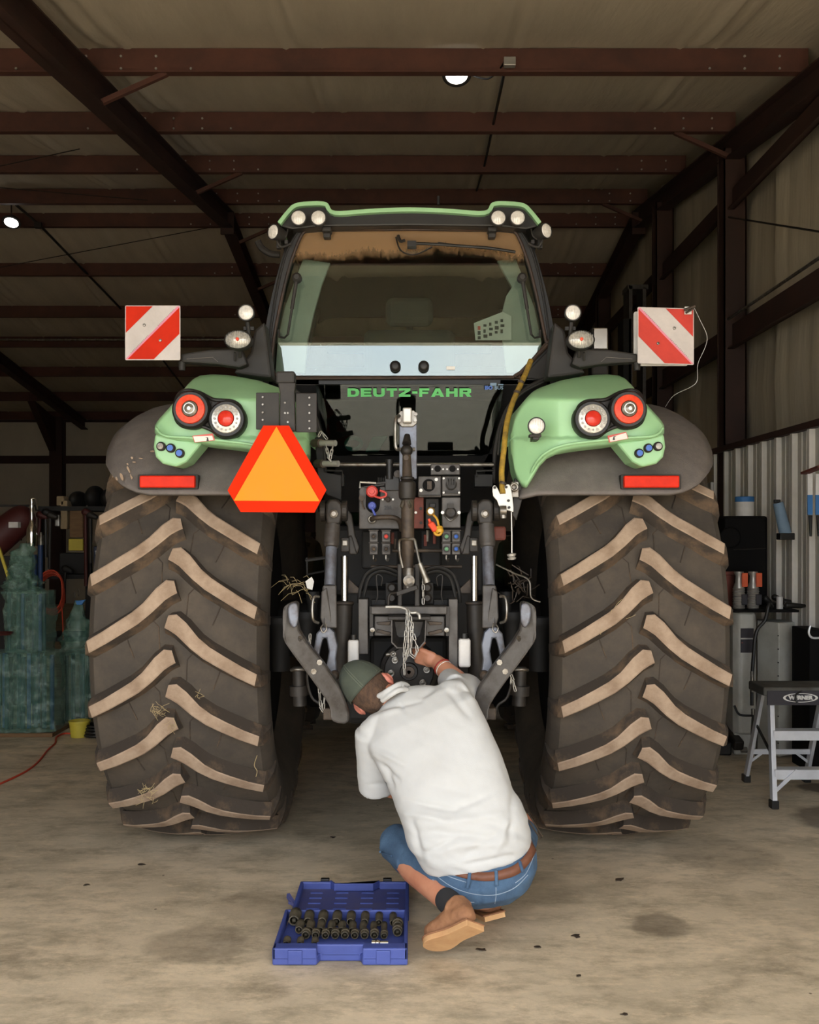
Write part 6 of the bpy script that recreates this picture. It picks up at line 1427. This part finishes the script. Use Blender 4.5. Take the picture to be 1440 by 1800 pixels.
g = MB(); c = Vector((X1-0.108, 3.64, 0.048)); g.cyl(c+Vector((-0.02, 0, 0)), c+Vector((-0.008, 0, 0)), 0.012, n=14); g.ell(c, [(0.013, 0, 0), (0, 0.013, 0), (0, 0, 0.013)]); g.cyl(c+Vector((0.01, 0, 0)), c+Vector((0.038, 0, 0)), 0.009, n=10)
o = g.build('swivel_joint', 'chrome', smooth=True); tag(o, 'shiny chrome swivel joint lying in the front right of the blue case', 'tool')

# ================================================================== THINGS ALONG THE WALLS
def lbl(name, label, cat, at, group=None): return thing(name, label, cat, at, group)
# ---- step ladder
t = lbl('step_ladder', 'small aluminium step ladder with a dark top step, on the floor at the right', 'ladder', (2.2, 5.8, 0))
FL_, FR_ = Vector((2.00, 5.62, 0.03)), Vector((2.44, 5.62, 0.03)); TL_, TR_ = Vector((2.045, 5.80, 0.60)), Vector((2.395, 5.80, 0.60)); BL_, BR_ = Vector((2.045, 6.22, 0.03)), Vector((2.41, 6.22, 0.03)); TBL, TBR = Vector((2.045, 5.93, 0.60)), Vector((2.395, 5.93, 0.60))
for a, b, nm in ((FL_, TL_, 'front_leg'), (FR_, TR_, 'front_leg'), (BL_, TBL, 'rear_leg'), (BR_, TBR, 'rear_leg')):
    g = MB(); g.beam(a, b, 0.026 if nm[0] == 'f' else 0.02, 0.045, up=(1, 0, 0) if nm[0] == 'x' else (0, 1, 0)); lg = g.build(nm, 'aluminium', t, bevel=0.002)
    g = MB(); q = a.copy(); g.box(q.x-0.02, q.x+0.02, q.y-0.03, q.y+0.03, 0, 0.045); g.build('foot', 'black', lg, bevel=0.004)
for z, f in ((0.405, 0.655), (0.20, 0.30)):
    a = FL_.lerp(TL_, f); b = FR_.lerp(TR_, f); g = MB(); g.box(a.x, b.x, a.y-0.035, a.y+0.05, a.z-0.004, a.z+0.004); g.box(a.x, b.x, a.y-0.035, a.y-0.03, a.z-0.05, a.z); g.build('step', 'aluminium', t, bevel=0.002)
for sx_ in (1, -1):
    a = (FL_ if sx_ > 0 else FR_).lerp(TL_ if sx_ > 0 else TR_, 0.10); g = MB(); g.beam(a+Vector((0, -0.01, 0)), a+Vector((sx_*0.13, -0.0, 0.115)), 0.02, 0.012, up=(0, 1, 0)); g.build('brace', 'aluminium', t)
    a = (BL_ if sx_ > 0 else BR_).lerp(TBL if sx_ > 0 else TBR, 0.17); g = MB(); g.beam(a, a+Vector((sx_*0.10, 0, 0.075)), 0.015, 0.01, up=(0, 1, 0)); g.build('brace', 'aluminium', t)
g = MB(); g.beam(BL_.lerp(TBL, 0.30), BR_.lerp(TBR, 0.30), 0.012, 0.03); g.build('rear_rail', 'aluminium', t)
g = MB(); g.beam(FL_.lerp(TL_, 0.42), BL_.lerp(TBL, 0.62), 0.008, 0.018); g.build('spreader', 'hitch_dark', t)
g = MB(); g.box(1.985, 2.44, 5.74, 6.0, 0.595, 0.645); tp = g.build('top_step', 'ladder_top', t, bevel=0.008)
g = MB(); g.box(2.005, 2.43, 5.735, 5.745, 0.545, 0.625); tp2 = g.build('label_plate', 'label_dark', tp, bevel=0.002)
g = MB(); c = Vector((2.19, 5.733, 0.587)); g.add([c+Vector((k_*math.cos(2*PI*i/36)*0.098, 0, k_*math.sin(2*PI*i/36)*0.026)) for k_ in (1, 0.86) for i in range(36)], [(i, (i+1) % 36, 36+(i+1) % 36, 36+i) for i in range(36)]); g.build('emblem_ring', 'white', tp2)
text('lettering', 'WERNER', 'white', tp2, c+Vector((0, -0.001, 0)), 0.030, sx=1.1, bold=0.0018)
g = MB(); g.tube(PP([(1402, 1236, 5.70), (1399, 1222, 5.72), (1412, 1214, 5.75), (1425, 1212, 5.8)], 4), 0.006, 6); g.build('torn_strip', 'black', tp)
# ---- tall pale cabinets
t = lbl('cabinet', 'tall pale grey box cabinet with a sharp corner edge behind the ladder', 'cabinet', (2.5, 7.0, 0))
g = MB(); g.prism([(2.40, 7.06, 0.01), (2.475, 6.86, 0.01), (2.61, 6.93, 0.01), (2.61, 7.15, 0.01), (2.44, 7.2, 0.01)], (0, 0, 0.90)); g.build('body', 'cabinet_white', t, bevel=0.008)
g = MB()
for k in range(9): c = Vector((2.472, 6.862, 0.1+k*0.09)); g.box(c.x-0.006, c.x+0.002, c.y-0.006, c.y, c.z, c.z+0.008)
g.build('edge_rivets', 'black', t, kind='stuff')
t = lbl('lube_cabinet', 'pale rounded cabinet with dark square stickers right of the right tyre', 'cabinet', (2.28, 7.0, 0))
g = MB(); q = [(2.21, 7.00), (2.24, 6.95), (2.34, 6.95), (2.37, 7.0), (2.37, 7.25), (2.21, 7.25)]; z0, z1 = 0.14, 0.975
g.prism([(x, y, z0) for x, y in q], (0, 0, z1-z0)); bd = g.build('body', 'cabinet_white', t, bevel=0.02, seg=3)
g = MB(); g.box(2.215, 2.365, 6.98, 7.22, 0.0, 0.15); g.build('plinth', 'cabinet_white', t, bevel=0.01)
g = MB(); g.box(2.248, 2.335, 6.944, 6.952, 0.80, 0.865, 0); g.box(2.248, 2.335, 6.944, 6.952, 0.70, 0.79, 0); g.box(2.252, 2.262, 6.943, 6.95, 0.765, 0.77, 1)
g.build('sticker', ['label_dark', 'label_red'], bd, kind='stuff')
g = MB(); g.box(2.15, 2.62, 6.88, 7.5, 0.978, 0.996)
o = g.build('shelf_board', 'matte_black', bevel=0.004); tag(o, 'thin black shelf board lying across the two pale cabinets', 'shelf')
t = lbl('grease_hose', 'black hose with bright end fittings hanging in front of the pale cabinet', 'hose', (2.3, 6.85, 0.4))
g = MB(); g.tube(PP([(1358, 1066, 6.885), (1352, 1063, 6.80), (1345, 1090, 6.80), (1330, 1110, 6.8), (1325, 1150, 6.8), (1322, 1200, 6.8), (1322, 1240, 6.8)], 5), 0.012, 8); g.build('hose', 'black', t, smooth=True)
g = MB(); g.cyl(P(1322, 1180, 6.78), P(1323, 1200, 6.78), 0.012, n=10); g.cyl(P(1323, 1204, 6.78), P(1324, 1216, 6.78), 0.014, n=10); g.cyl(P(1324, 1246, 6.78), P(1324, 1256, 6.78), 0.013, n=10); g.build('fitting', 'steel', t, smooth=True, kind='stuff')
g = MB(); g.tube(PP([(1324, 1256, 6.78), (1322, 1300, 6.7), (1330, 1330, 6.6)], 4), 0.008, 8); g.tube(PP([(1291, 1240, 6.86), (1300, 1256, 6.84), (1322, 1258, 6.8)], 4), 0.008, 8); g.build('thin_hose', 'black', t, smooth=True, kind='stuff')
t = lbl('jack', 'low black floor jack with a round knob behind the right tyre', 'jack', (2.1, 7.1, 0))
g = MB(); g.beam(P(1262, 1262, 7.3), P(1300, 1312, 6.9), 0.07, 0.07); g.box(1.95, 2.19, 6.95, 7.3, 0.0, 0.09); g.build('body', 'black', t, bevel=0.012)
g = MB(); g.cyl(P(1303, 1318, 6.93), P(1313, 1318, 6.93), 0.02, n=12); g.build('knob', 'steel', t)
# ribbed bottles
for i, x in enumerate((1299, 1324)):
    c = P(x, 1066, 6.98); c.z = 0.996
    t = lbl('ribbed_bottle', 'ribbed silver bottle with orange sticker on the black shelf, %s one' % ('left' if i == 0 else 'right'), 'bottle', c, 'ribbed bottles on the black shelf')
    prof = [(0.0001, 0), (0.036, 0)]
    for k in range(9): prof += [(0.042, 0.008+k*0.016), (0.036, 0.014+k*0.016)]
    prof += [(0.036, 0.15), (0.024, 0.18), (0.022, 0.225), (0.032, 0.245), (0.032, 0.252), (0.0001, 0.252)]
    g = MB(); g.lathe(prof, c, (0, 0, 1), 20); b_ = g.build('bottle', 'galv', t, smooth=True)
    g = MB(); g.box(c.x+0.005, c.x+0.045, c.y-0.046, c.y-0.02, c.z+0.03, c.z+0.1, 1); g.box(c.x+0.01, c.x+0.05, c.y-0.04, c.y-0.02, c.z+0.15, c.z+0.245, 0); g.build('sticker', ['orange_pack', 'label_dark'], t, bevel=0.003, kind='stuff')
# black case and what stands on it
t = lbl('black_case', 'large black moulded case standing on the black shelf against the wall', 'case', P(1310, 1066, 7.4))
g = MB(); a, b = P(1272, 1066, 7.35), P(1348, 907, 7.35); g.box(a.x, b.x, 7.32, 7.55, 0.998, b.z); g.build('shell', 'matte_black', t, bevel=0.02)
g = MB(); g.cyl(P(1284, 945, 7.3), P(1284, 945, 7.5), 0.075, n=24); g.build('round_end', 'matte_black', t, bevel=0.01)
g = MB(); g.tube([P(1290, 966, 7.31), P(1346, 964, 7.31)], 0.004, 6); g.build('lid_line', 'hitch_dark', t)
c = P(1309, 906, 7.42); c.z = P(1310, 907, 7.35).z+0.001; o = MB().lathe([(0.0001, 0), (0.066, 0), (0.066, 0.10), (0.068, 0.102), (0.068, 0.138), (0.064, 0.14), (0.0001, 0.14)], c, (0, 0, 1), 24, mis=[0, 0, 0, 1, 1, 0]).build('paint_tin', ['white', 'blue_print'], smooth=True)
tag(o, 'white and blue printed tin standing on top of the black case', 'tin')
t = lbl('red_bucket', 'red plastic bucket half hidden behind the right tyre', 'bucket', P(1275, 1062, 7.2))
g = MB(); c = P(1276, 1066, 7.2); c.z = 0.998; g.lathe([(0.0001, 0), (0.05, 0), (0.062, 0.22), (0.07, 0.225), (0.07, 0.245), (0.064, 0.245)], c, (0, 0, 1), 24); g.build('pail', 'rust_red', t, smooth=True)
# hanging things on the liner
t = lbl('dispenser', 'blue grey tube dispenser hanging on the white ribbed wall', 'dispenser', P(1376, 915, 7.2))
g = MB(); g.cyl(P(1368, 884, 7.05), P(1381, 938, 7.05), 0.035, 0.042, 20); g.build('tube', 'light_blue', t, smooth=True)
g = MB(); g.pbox(1372, 937, 1398, 949, 7.0, 0.08); g.pbox(1363, 878, 1373, 884, 7.04, 0.04); g.build('holder', 'black', t, bevel=0.005, kind='stuff')
for i, (x, y1) in enumerate(((1424, 905), (1438, 905))):
    t = lbl('hand_saw', 'white and blue saw blade hanging from the red rack, %s one' % ('left' if i == 0 else 'right'), 'saw', P(x, 830, 6.3), 'saws hanging on the right wall')
    g = MB(); q = [(x-4, 833), (x+5, 833), (x+5, 870), (x-4, 870)]; g.prism([P(a_, b_, 6.55) for a_, b_ in q], (0, 0.006, 0), 0); q = [(x-4, 870), (x+5, 870), (x+5, 905), (x-4, 905)]; g.prism([P(a_, b_, 6.55) for a_, b_ in q], (0, 0.006, 0), 1); g.build('blade', ['white', 'blue_print'], t)
    g = MB(); g.prism([P(a_, b_, 6.54) for a_, b_ in ((x-1, 906), (x+5, 906), (x+4, 943), (x+1, 943))], (0, 0.02, 0)); g.build('handle', 'black', t, bevel=0.003)
t = lbl('tool_rack', 'short red tool rack with hooks fixed high on the white ribbed wall', 'rack', P(1435, 826, 6.4))
g = MB(); g.beam(P(1414, 832, 6.6), P(1445, 820, 6.3), 0.05, 0.016); g.build('rail', 'rust_red', t, bevel=0.003)
# clutter on the bench
for (nm, lb, cat, x, y, r, h, m, Y) in (('grease_tube', 'white paper tube standing at the right end of the shelf', 'tube', 1423, 1068, 0.028, 0.32, 'white', 7.25), ('spray_can', 'short pale can beside the black tools on the shelf', 'can', 1371, 1082, 0.022, 0.08, 'jug', 6.95), ):
    c = P(x, y, Y); c.z = 0.997; o = MB().lathe([(0.0001, 0), (r, 0), (r, h), (r*0.9, h+0.004), (0.0001, h+0.004)], c, (0, 0, 1), 20).build(nm, m, smooth=True); tag(o, lb, cat)
for i, (x0, y0, x1, y1, Y, lb) in enumerate(((1346, 1052, 1356, 1066, 7.1, 'black power tool body standing left among the bench tools'), (1380, 1058, 1410, 1062, 7.1, 'long black handled tool lying on the shelf'), (1384, 1074, 1408, 1077, 6.9, 'black oval handled brush lying at the shelf front'), (1362, 1050, 1386, 1060, 7.2, 'dark round headed tool leaning at the wall'))):
    a = P(x0, y0, Y); b = P(x1, y1, Y); a.z = max(a.z, 1.025); b.z = max(b.z, 1.02); g = MB(); g.cap(a, 0.022, b, 0.016); g.cap(b, 0.016, b+Vector((0.05, 0.01, 0)), 0.008); o = g.build('bench_tool', 'black', smooth=True); tag(o, lb, 'tool')
t = lbl('stand', 'black metal stand with bent silver handle at the right edge behind the ladder', 'stand', (2.6, 6.6, 0))
g = MB(); g.box(2.52, 2.63, 6.45, 6.75, 0.0, 0.9); g.build('frame', 'matte_black', t, bevel=0.006)
g = MB(); g.tube(PP([(1425, 1100, 6.4), (1422, 1112, 6.4), (1428, 1121, 6.4), (1445, 1121, 6.4)], 4), 0.007, 6); g.build('handle', 'aluminium', t, smooth=True)
# far objects on the right behind the sign
t = lbl('tall_rack', 'tall dark shelving far behind the right warning board', 'shelving', (2.45, 11.3, 0))
for (x0, y0, x1, y1, m) in ((1106, 502, 1112, 760, 'hitch_grey'), (1130, 505, 1136, 760, 'hitch_grey'), (1104, 500, 1140, 508, 'hitch_grey'), (1096, 560, 1110, 760, 'dark_housing')):
    g = MB(); g.pbox(x0, y0, x1, y1, 11.2, 0.3); g.build('post', m, t)
# ---- LEFT SIDE: wrapped bundles of rods
def bundle(name, label, tiers, m_rods, loc):
    t = lbl(name, label, 'bundle', loc)
    for (x0, x1, y0, y1, Y, z0, n_) in tiers:
        a = P(x0, y1, Y); b = P(x1, y0, Y); zb = z0 if z0 is not None else a.z
        for i in range(n_):
            x = a.x+(b.x-a.x)*(i+0.5)/n_; dy = random.uniform(0, 0.12); r = (b.x-a.x)/n_*0.40
            g = MB(); g.cyl((x, Y+0.05+dy, zb+0.01), (x, Y+0.05+dy, b.z-0.01-random.uniform(0, 0.03)), r, n=10); g.build('rod', m_rods[i % len(m_rods)], t, smooth=True)
        g = MB(); nn = 56; mm = 36; vs = []; cx, cy = (a.x+b.x)/2, Y+0.14; hw = (b.x-a.x)/2+0.015
        for j in range(mm+1):
            z = zb+(b.z-zb)*j/mm
            for k in range(nn):
                t_ = 2*PI*k/nn; e = 0.5; px_ = math.copysign(abs(math.cos(t_))**e, math.cos(t_)); py_ = math.copysign(abs(math.sin(t_))**e, math.sin(t_))
                q = Vector((cx+px_*hw, cy+py_*0.17, z)); q += Vector((px_, py_, 0))*(0.022*mnoise.noise(q*14)+0.012*mnoise.noise(q*40)); vs.append(q)
        g.add(vs, [(j*nn+k, j*nn+(k+1) % nn, (j+1)*nn+(k+1) % nn, (j+1)*nn+k) for j in range(mm) for k in range(nn)]+[tuple(mm*nn+k for k in range(nn))]); g.build('plastic_wrap', 'green_wrap', t, smooth='s')
    return t
def crumple(t, pts, Y, m='green_wrap'):
    """pts: (x, y, half width px)"""
    g = MB(); nn = 40; vs = []
    for (x, y, h_) in [tuple(q) for q in smoothpts([Vector(p) for p in pts], 3)]:
        c = P(x, y, Y+0.14)
        for k in range(nn):
            t_ = 2*PI*k/nn; r = h_*Y/FPX; q = Vector((c.x+r*math.cos(t_), c.y+r*0.8*math.sin(t_), c.z)); f = 1+0.5*mnoise.noise(q*22)+0.35*mnoise.noise(q*50); vs.append(Vector((c.x+r*math.cos(t_)*f, c.y+r*0.8*math.sin(t_)*f, c.z)))
    M_ = len(vs)//nn; g.add(vs, [(i*nn+k, i*nn+(k+1) % nn, (i+1)*nn+(k+1) % nn, (i+1)*nn+k) for i in range(M_-1) for k in range(nn)]+[tuple((M_-1)*nn+k for k in range(nn))]); return g.build('wrap_top', m, t, smooth='s')
t1 = bundle('rod_bundle', 'big two tier bundle of teal rods in green film', [(-28, 92, 1148, 1285, 7.62, 0.03, 13), (6, 76, 1040, 1148, 7.66, None, 9)], ['teal_rod', 'teal_rod', 'blue_rod', 'teal_rod', 'dark_housing'], (-3.0, 7.75, 0))
crumple(t1, [(40, 1043, 36), (38, 1030, 31), (42, 1022, 30), (36, 1008, 22), (40, 996, 22), (42, 985, 20), (38, 972, 17), (46, 965, 16), (48, 955, 9)], 7.66)
g = MB(); a = P(-28, 1290, 7.6); b = P(94, 1290, 7.6); g.box(a.x, b.x, 7.58, 7.98, 0, 0.03); g.build('pallet_sheet', 'wood', t1, bevel=0.004)
t2 = bundle('rod_bundle', 'slim bundle of dark rods in green film with a blue cap', [(108, 158, 1148, 1272, 8.0, 0.02, 7)], ['dark_housing', 'teal_rod', 'dark_housing'], (-2.6, 8.15, 0))
crumple(t2, [(133, 1150, 26), (134, 1130, 25), (134, 1110, 22), (136, 1090, 17), (137, 1070, 10), (138, 1055, 5)], 8.0)
g = MB(); c = P(139, 1052, 8.1); g.prism([c+Vector((-0.03, 0, -0.02)), c+Vector((0.05, 0, -0.01)), c+Vector((0.02, 0, -0.05)), c+Vector((-0.02, 0, -0.05))], (0, 0.03, 0)); g.build('blue_cap', 'blue_print', t2, bevel=0.003)
g = MB(); g.tube([P(133, 1050, 8.1), P(131, 1042, 8.1)], 0.008, 6); g.tube([P(138, 1048, 8.1), P(138, 1036, 8.1)], 0.006, 6); g.build('wire_ends', 'steel', t2, kind='stuff')
t = lbl('blue_pipes', 'pair of bright blue upright pipes behind the big wrapped bundle', 'pipe', (-2.85, 8.1, 0))
for x in (61, 71):
    g = MB(); a = P(x, 990, 8.1); g.cyl((a.x, 8.1, 0.0), (a.x, 8.1, P(x, 958 if x > 65 else 975, 8.1).z), 0.019, n=12); p_ = g.build('pipe', 'blue_rod', t, smooth=True)
    g = MB(); a = P(x+1, 958, 8.1); g.cyl((a.x, 8.1, a.z), (a.x, 8.1, a.z+0.08), 0.024, n=10); g.cyl((a.x, 8.1, a.z+0.08), (a.x, 8.1, a.z+0.1), 0.012, n=10); g.build('valve', 'steel', p_, smooth=True)
t = lbl('chrome_fitting', 'tall chrome pipe fitting rising above the big wrapped bundle', 'fitting', P(57, 950, 7.9))
g = MB(); g.lathe([(0.035, -0.02), (0.04, 0.05), (0.038, 0.11), (0.02, 0.15), (0.013, 0.18), (0.013, 0.26), (0.02, 0.28), (0.013, 0.30), (0.018, 0.34), (0.0001, 0.345)], P(56, 955, 7.85), (0, 0, 1), 16); g.build('body', 'chrome', t, smooth=True)
g = MB(); g.tube(PP([(53, 880, 7.85), (60, 876, 7.85), (64, 882, 7.85), (66, 896, 7.85)], 3), 0.008, 6); g.tube(PP([(46, 955, 7.85), (50, 935, 7.85), (60, 932, 7.85), (66, 940, 7.85)], 3), 0.007, 6); g.build('levers', 'chrome', t, smooth=True, kind='stuff')
t = lbl('cord_coil', 'orange extension cord coiled on a hook behind the wrapped bundles', 'cord', P(92, 1020, 8.3))
g = MB()
for k in range(7):
    c = P(88+k*0.8, 1038+k*1.2, 9.18+0.02*k); rx, rz = (0.11+0.009*random.uniform(-1, 1)), (0.18+0.02*random.uniform(-1, 1)); g.tube([c+Vector((rx*math.cos(2*PI*i/28), 0.03*math.sin(3*PI*i/28), rz*math.sin(2*PI*i/28))) for i in range(28)], 0.007, 6, close=True)
g.build('coils', 'orange_hose', t, smooth='s', kind='stuff')
g = MB(); g.tube(PP([(108, 1060, 9.2), (110, 1090, 9.2), (111, 1125, 9.2)], 3), 0.006, 6); g.build('hanging_end', 'orange_hose', t)
t = lbl('floor_cord', 'thin red cord snaking over the concrete at the left edge', 'cord', P(60, 1330, 6.5))
g = MB(); pts = []
for x, y in ((-40, 1400), (0, 1380), (30, 1366), (50, 1355), (68, 1340), (84, 1320), (97, 1308), (99, 1298), (112, 1291), (124, 1291)):
    Y = EYE*FPX/(y-940); pts.append(Vector(((x-720)/FPX*Y, Y, 0.007)))
g.tube(smoothpts(pts, 5), 0.0065, 6); g.build('cord', 'orange_hose', t, smooth=True)
t = lbl('red_tank', 'dark red cylindrical tank tilted behind the wrapped bundles at the left edge', 'tank', P(25, 940, 9.0))
g = MB(); a, b = P(-20, 958, 9.0), P(36, 914, 9.1); g.cap(a, 0.15, b, 0.13, 24); g.build('shell', 'red_tank', t, smooth=True); g = MB(); g.box(b.x-0.02, b.x+0.06, 8.88, 8.95, b.z-0.07, b.z-0.02); g.build('sticker', 'jug', t)
g = MB(); g.box(a.x-0.1, b.x+0.1, 9.0, 9.3, 0, a.z-0.1); g.build('stand', 'dark_housing', t)
t = lbl('yellow_lever', 'yellow bar slanting behind the big wrapped bundle at the left edge', 'bar', P(8, 1000, 7.95)); g = MB(); g.beam(P(-2, 962, 8.1), P(16, 1018, 8.1), 0.02, 0.02); g.build('bar', 'yellow', t)
t = lbl('red_pan', 'shallow red pan sticking out of the big wrapped bundle at the left edge', 'pan', P(5, 1115, 7.4)); g = MB(); c = P(2, 1116, 7.5); g.lathe([(0.0001, 0), (0.07, 0), (0.085, 0.02), (0.08, 0.02), (0.066, 0.005), (0.0001, 0.005)], c, (0, 0, 1), 24); g.build('dish', 'red_tank', t, smooth=True)
# storage rack with odds and ends
t = lbl('storage_rack', 'dark steel storage rack full of tools left of the left tyre', 'rack', (-3.0, 9.6, 0))
for x in (66, 150, 232):
    g = MB(); a = P(x, 890, 9.4); g.box(a.x, a.x+0.05, 9.4, 9.45, 0, a.z); g.build('post', 'dark_housing', t)
for y in (890, 1010, 1120):
    g = MB(); a = P(62, y, 9.38); b = P(240, y, 9.38); g.box(a.x, b.x, 9.38, 10.0, a.z-0.04, a.z); g.build('shelf', 'dark_housing', t)
g = MB(); a = P(-20, 889, 9.3); b = P(62, 889, 9.3); g.beam(a, b, 0.02, 0.02); g.build('rail', 'hitch_dark', t)
# dark backdrop items on the shelves: sacks, cartons, hanging tools — each its own thing
rnd = random.Random(3)
for i, (x, y, w_, h_) in enumerate(((132, 888, 17, 30), (162, 888, 20, 40), (190, 888, 20, 36), (222, 888, 18, 42))):
    c = P(x, y, 9.6); g = MB(); r = w_*0.8*9.6/FPX; z = P(x, 890, 9.38).z; hh = h_*9.6/FPX
    g.ell((c.x, 9.7, z+hh*0.42), [(r, 0, 0), (0, 0.2, 0), (0, 0, hh*0.55)], 18, 12); g.cap((c.x, 9.7, z+hh*0.6), r*0.5, (c.x+0.01, 9.7, z+hh*0.85), r*0.3); g.cyl((c.x, 9.7, z+0.002), (c.x, 9.7, z+hh*0.3), r*0.85, n=16)
    o = link('sack', remesh('sack', g, 'dark_housing', 0.02, 3)); tag(o, 'black lumpy sack on top of the storage rack, %s' % ('leftmost', 'second from left', 'third from left', 'rightmost')[i], 'sack', 'black sacks on the storage rack')
items = [('carton', 'brown carton on the rack top next to the chrome fitting', 'box', 99, 872, 112, 889, 'cardboard'), ('white_tool_head', 'pale metal tool head hanging under the rack top', 'tool', 96, 905, 104, 925, 'galv'),
         ('pale_sheet', 'narrow pale sheet hanging under the rack top', 'sheet', 106, 880, 118, 930, 'cardboard'), ('yellow_box', 'dull yellow box on the rack behind the orange cord', 'box', 120, 947, 146, 968, 'yellow'),
         ('navy_can', 'dark navy can with white printing close to the left tyre', 'can', 164, 960, 184, 1016, 'navy'), ('dark_crate', 'dark crate filling the middle shelf of the rack', 'crate', 104, 972, 150, 1009, 'dark_housing'),
         ('dark_board', 'brown board leaning at the back of the rack', 'board', 122, 896, 146, 945, 'wood')]
for nm, lb, cat, x0, y0, x1, y1, m in items:
    g = MB(); g.pbox(x0, y0, x1, y1, 9.42 if m != 'navy' else 9.25, 0.14); o = g.build(nm, m, bevel=0.008); tag(o, lb, cat)
    if m == 'navy':
        g = MB()
        for k in range(4): g.pbox(168+k*3.2, 968+(k % 2)*5, 170+k*3.2, 980+(k % 2)*4, 9.24, 0.01)
        g.build('print', 'white', o, kind='stuff')
for i, (x, y0, y1, m) in enumerate(((70, 905, 960, 'red_tank'), (80, 900, 980, 'black'), (88, 905, 1000, 'hitch_dark'), (150, 900, 1030, 'red_tank'), (158, 905, 990, 'hitch_dark'), (40, 895, 950, 'dark_housing'), (115, 1000, 1060, 'dark_housing'))):
    g = MB(); a = P(x, y0, 9.3); b = P(x+rnd.uniform(-5, 5), y1, 9.3); g.tube([a, b], 0.016, 8); g.cap(a, 0.035, a+Vector((0.05, 0, -0.02)), 0.025); o = g.build('hanging_tool', m, smooth=True)
    tag(o, 'long handled %s tool hanging on the storage rack, %s from the left' % ('red' if m == 'red_tank' else 'dark', ('second', 'third', 'fourth', 'sixth', 'seventh', 'first', 'fifth')[i]), 'tool', 'tools hanging on the storage rack')
t = lbl('yellow_hoop', 'yellow hose reel rim peeking out behind the left tyre top', 'reel', P(194, 928, 8.6)); g = MB(); ringtube(g, P(196, 930, 8.5), 0.10, 0.018, (1, 0.6, 0), 28, 8); g.build('rim', 'yellow', t, smooth='s'); g = MB(); g.cyl(P(192, 930, 8.5), P(200, 930, 8.6), 0.07, n=20); g.build('hub', 'black', t); g = MB(); g.beam(P(196, 935, 8.6), (P(196, 930, 8.6).x, 8.6, 0), 0.04, 0.04); g.build('stand', 'dark_housing', t)
t = lbl('paper_note', 'small white paper tag beside the slim wrapped bundle', 'paper', P(165, 1112, 8.3)); g = MB(); g.prism([P(x, y, 8.3) for x, y in ((157, 1104), (172, 1097), (171, 1120), (164, 1132), (160, 1125))], (0, 0.01, 0)); g.build('sheet', 'white', t)
t = lbl('yellow_tub', 'small yellow tub on the floor next to the left tyre', 'tub', P(137, 1300, 7.5)); g = MB(); c = Vector((P(136, 1298, 7.55).x, 7.6, 0.002)); g.lathe([(0.0001, 0), (0.062, 0), (0.075, 0.11), (0.08, 0.112), (0.078, 0.12), (0.07, 0.115)], c, (0, 0, 1), 24); g.build('pail', 'yellow', t, smooth=True)
t = lbl('black_hose_coil', 'black ribbed hose coil lying on the floor by the left tyre', 'hose', P(160, 1298, 7.6)); g = MB()
for k in range(4): ringtube(g, Vector((P(163, 1300, 7.5).x, 7.62, 0.018+0.022*k)), 0.095-0.006*k, 0.012, (0, 0, 1), 28, 6)
g.build('coils', 'black', t, smooth='s', kind='stuff')
# specks and dry leaves on the floor
for i, (x, y, s_) in enumerate(((152, 1557, 0.010), (250, 1521, 0.012), (945, 1666, 0.010), (1012, 1647, 0.014), (1090, 1547, 0.018), (848, 1671, 0.014), (585, 1473, 0.011), (1018, 1717, 0.008), (1098, 1785, 0.010), (530, 1690, 0.006))):
    Y = EYE*FPX/(y-940); c = Vector(((x-720)/FPX*Y, Y, 0.002)); g = MB(); pts = []
    for k in range(8):
        a = 2*PI*k/8; r = s_*rnd.uniform(0.5, 1.3); pts.append(c+Vector((r*math.cos(a)*1.4, r*math.sin(a), rnd.uniform(0, 0.003))))
    g.prism(pts, (0, 0, 0.002)); o = g.build('dry_leaf', 'hitch_brown'); tag(o, 'tiny brown scrap on the floor '+('left of the socket case, the leftmost one', 'in front of the left tyre', 'right of the boot, the middle one', 'right of the boot, largest one with a dark look', 'in front of the right tyre', 'closest to the boot sole', 'behind the socket case in the shade', 'near the bottom right of the man, small', 'at the very bottom of the picture', 'below the front edge of the socket case')[i], 'debris', 'debris scraps on the floor')
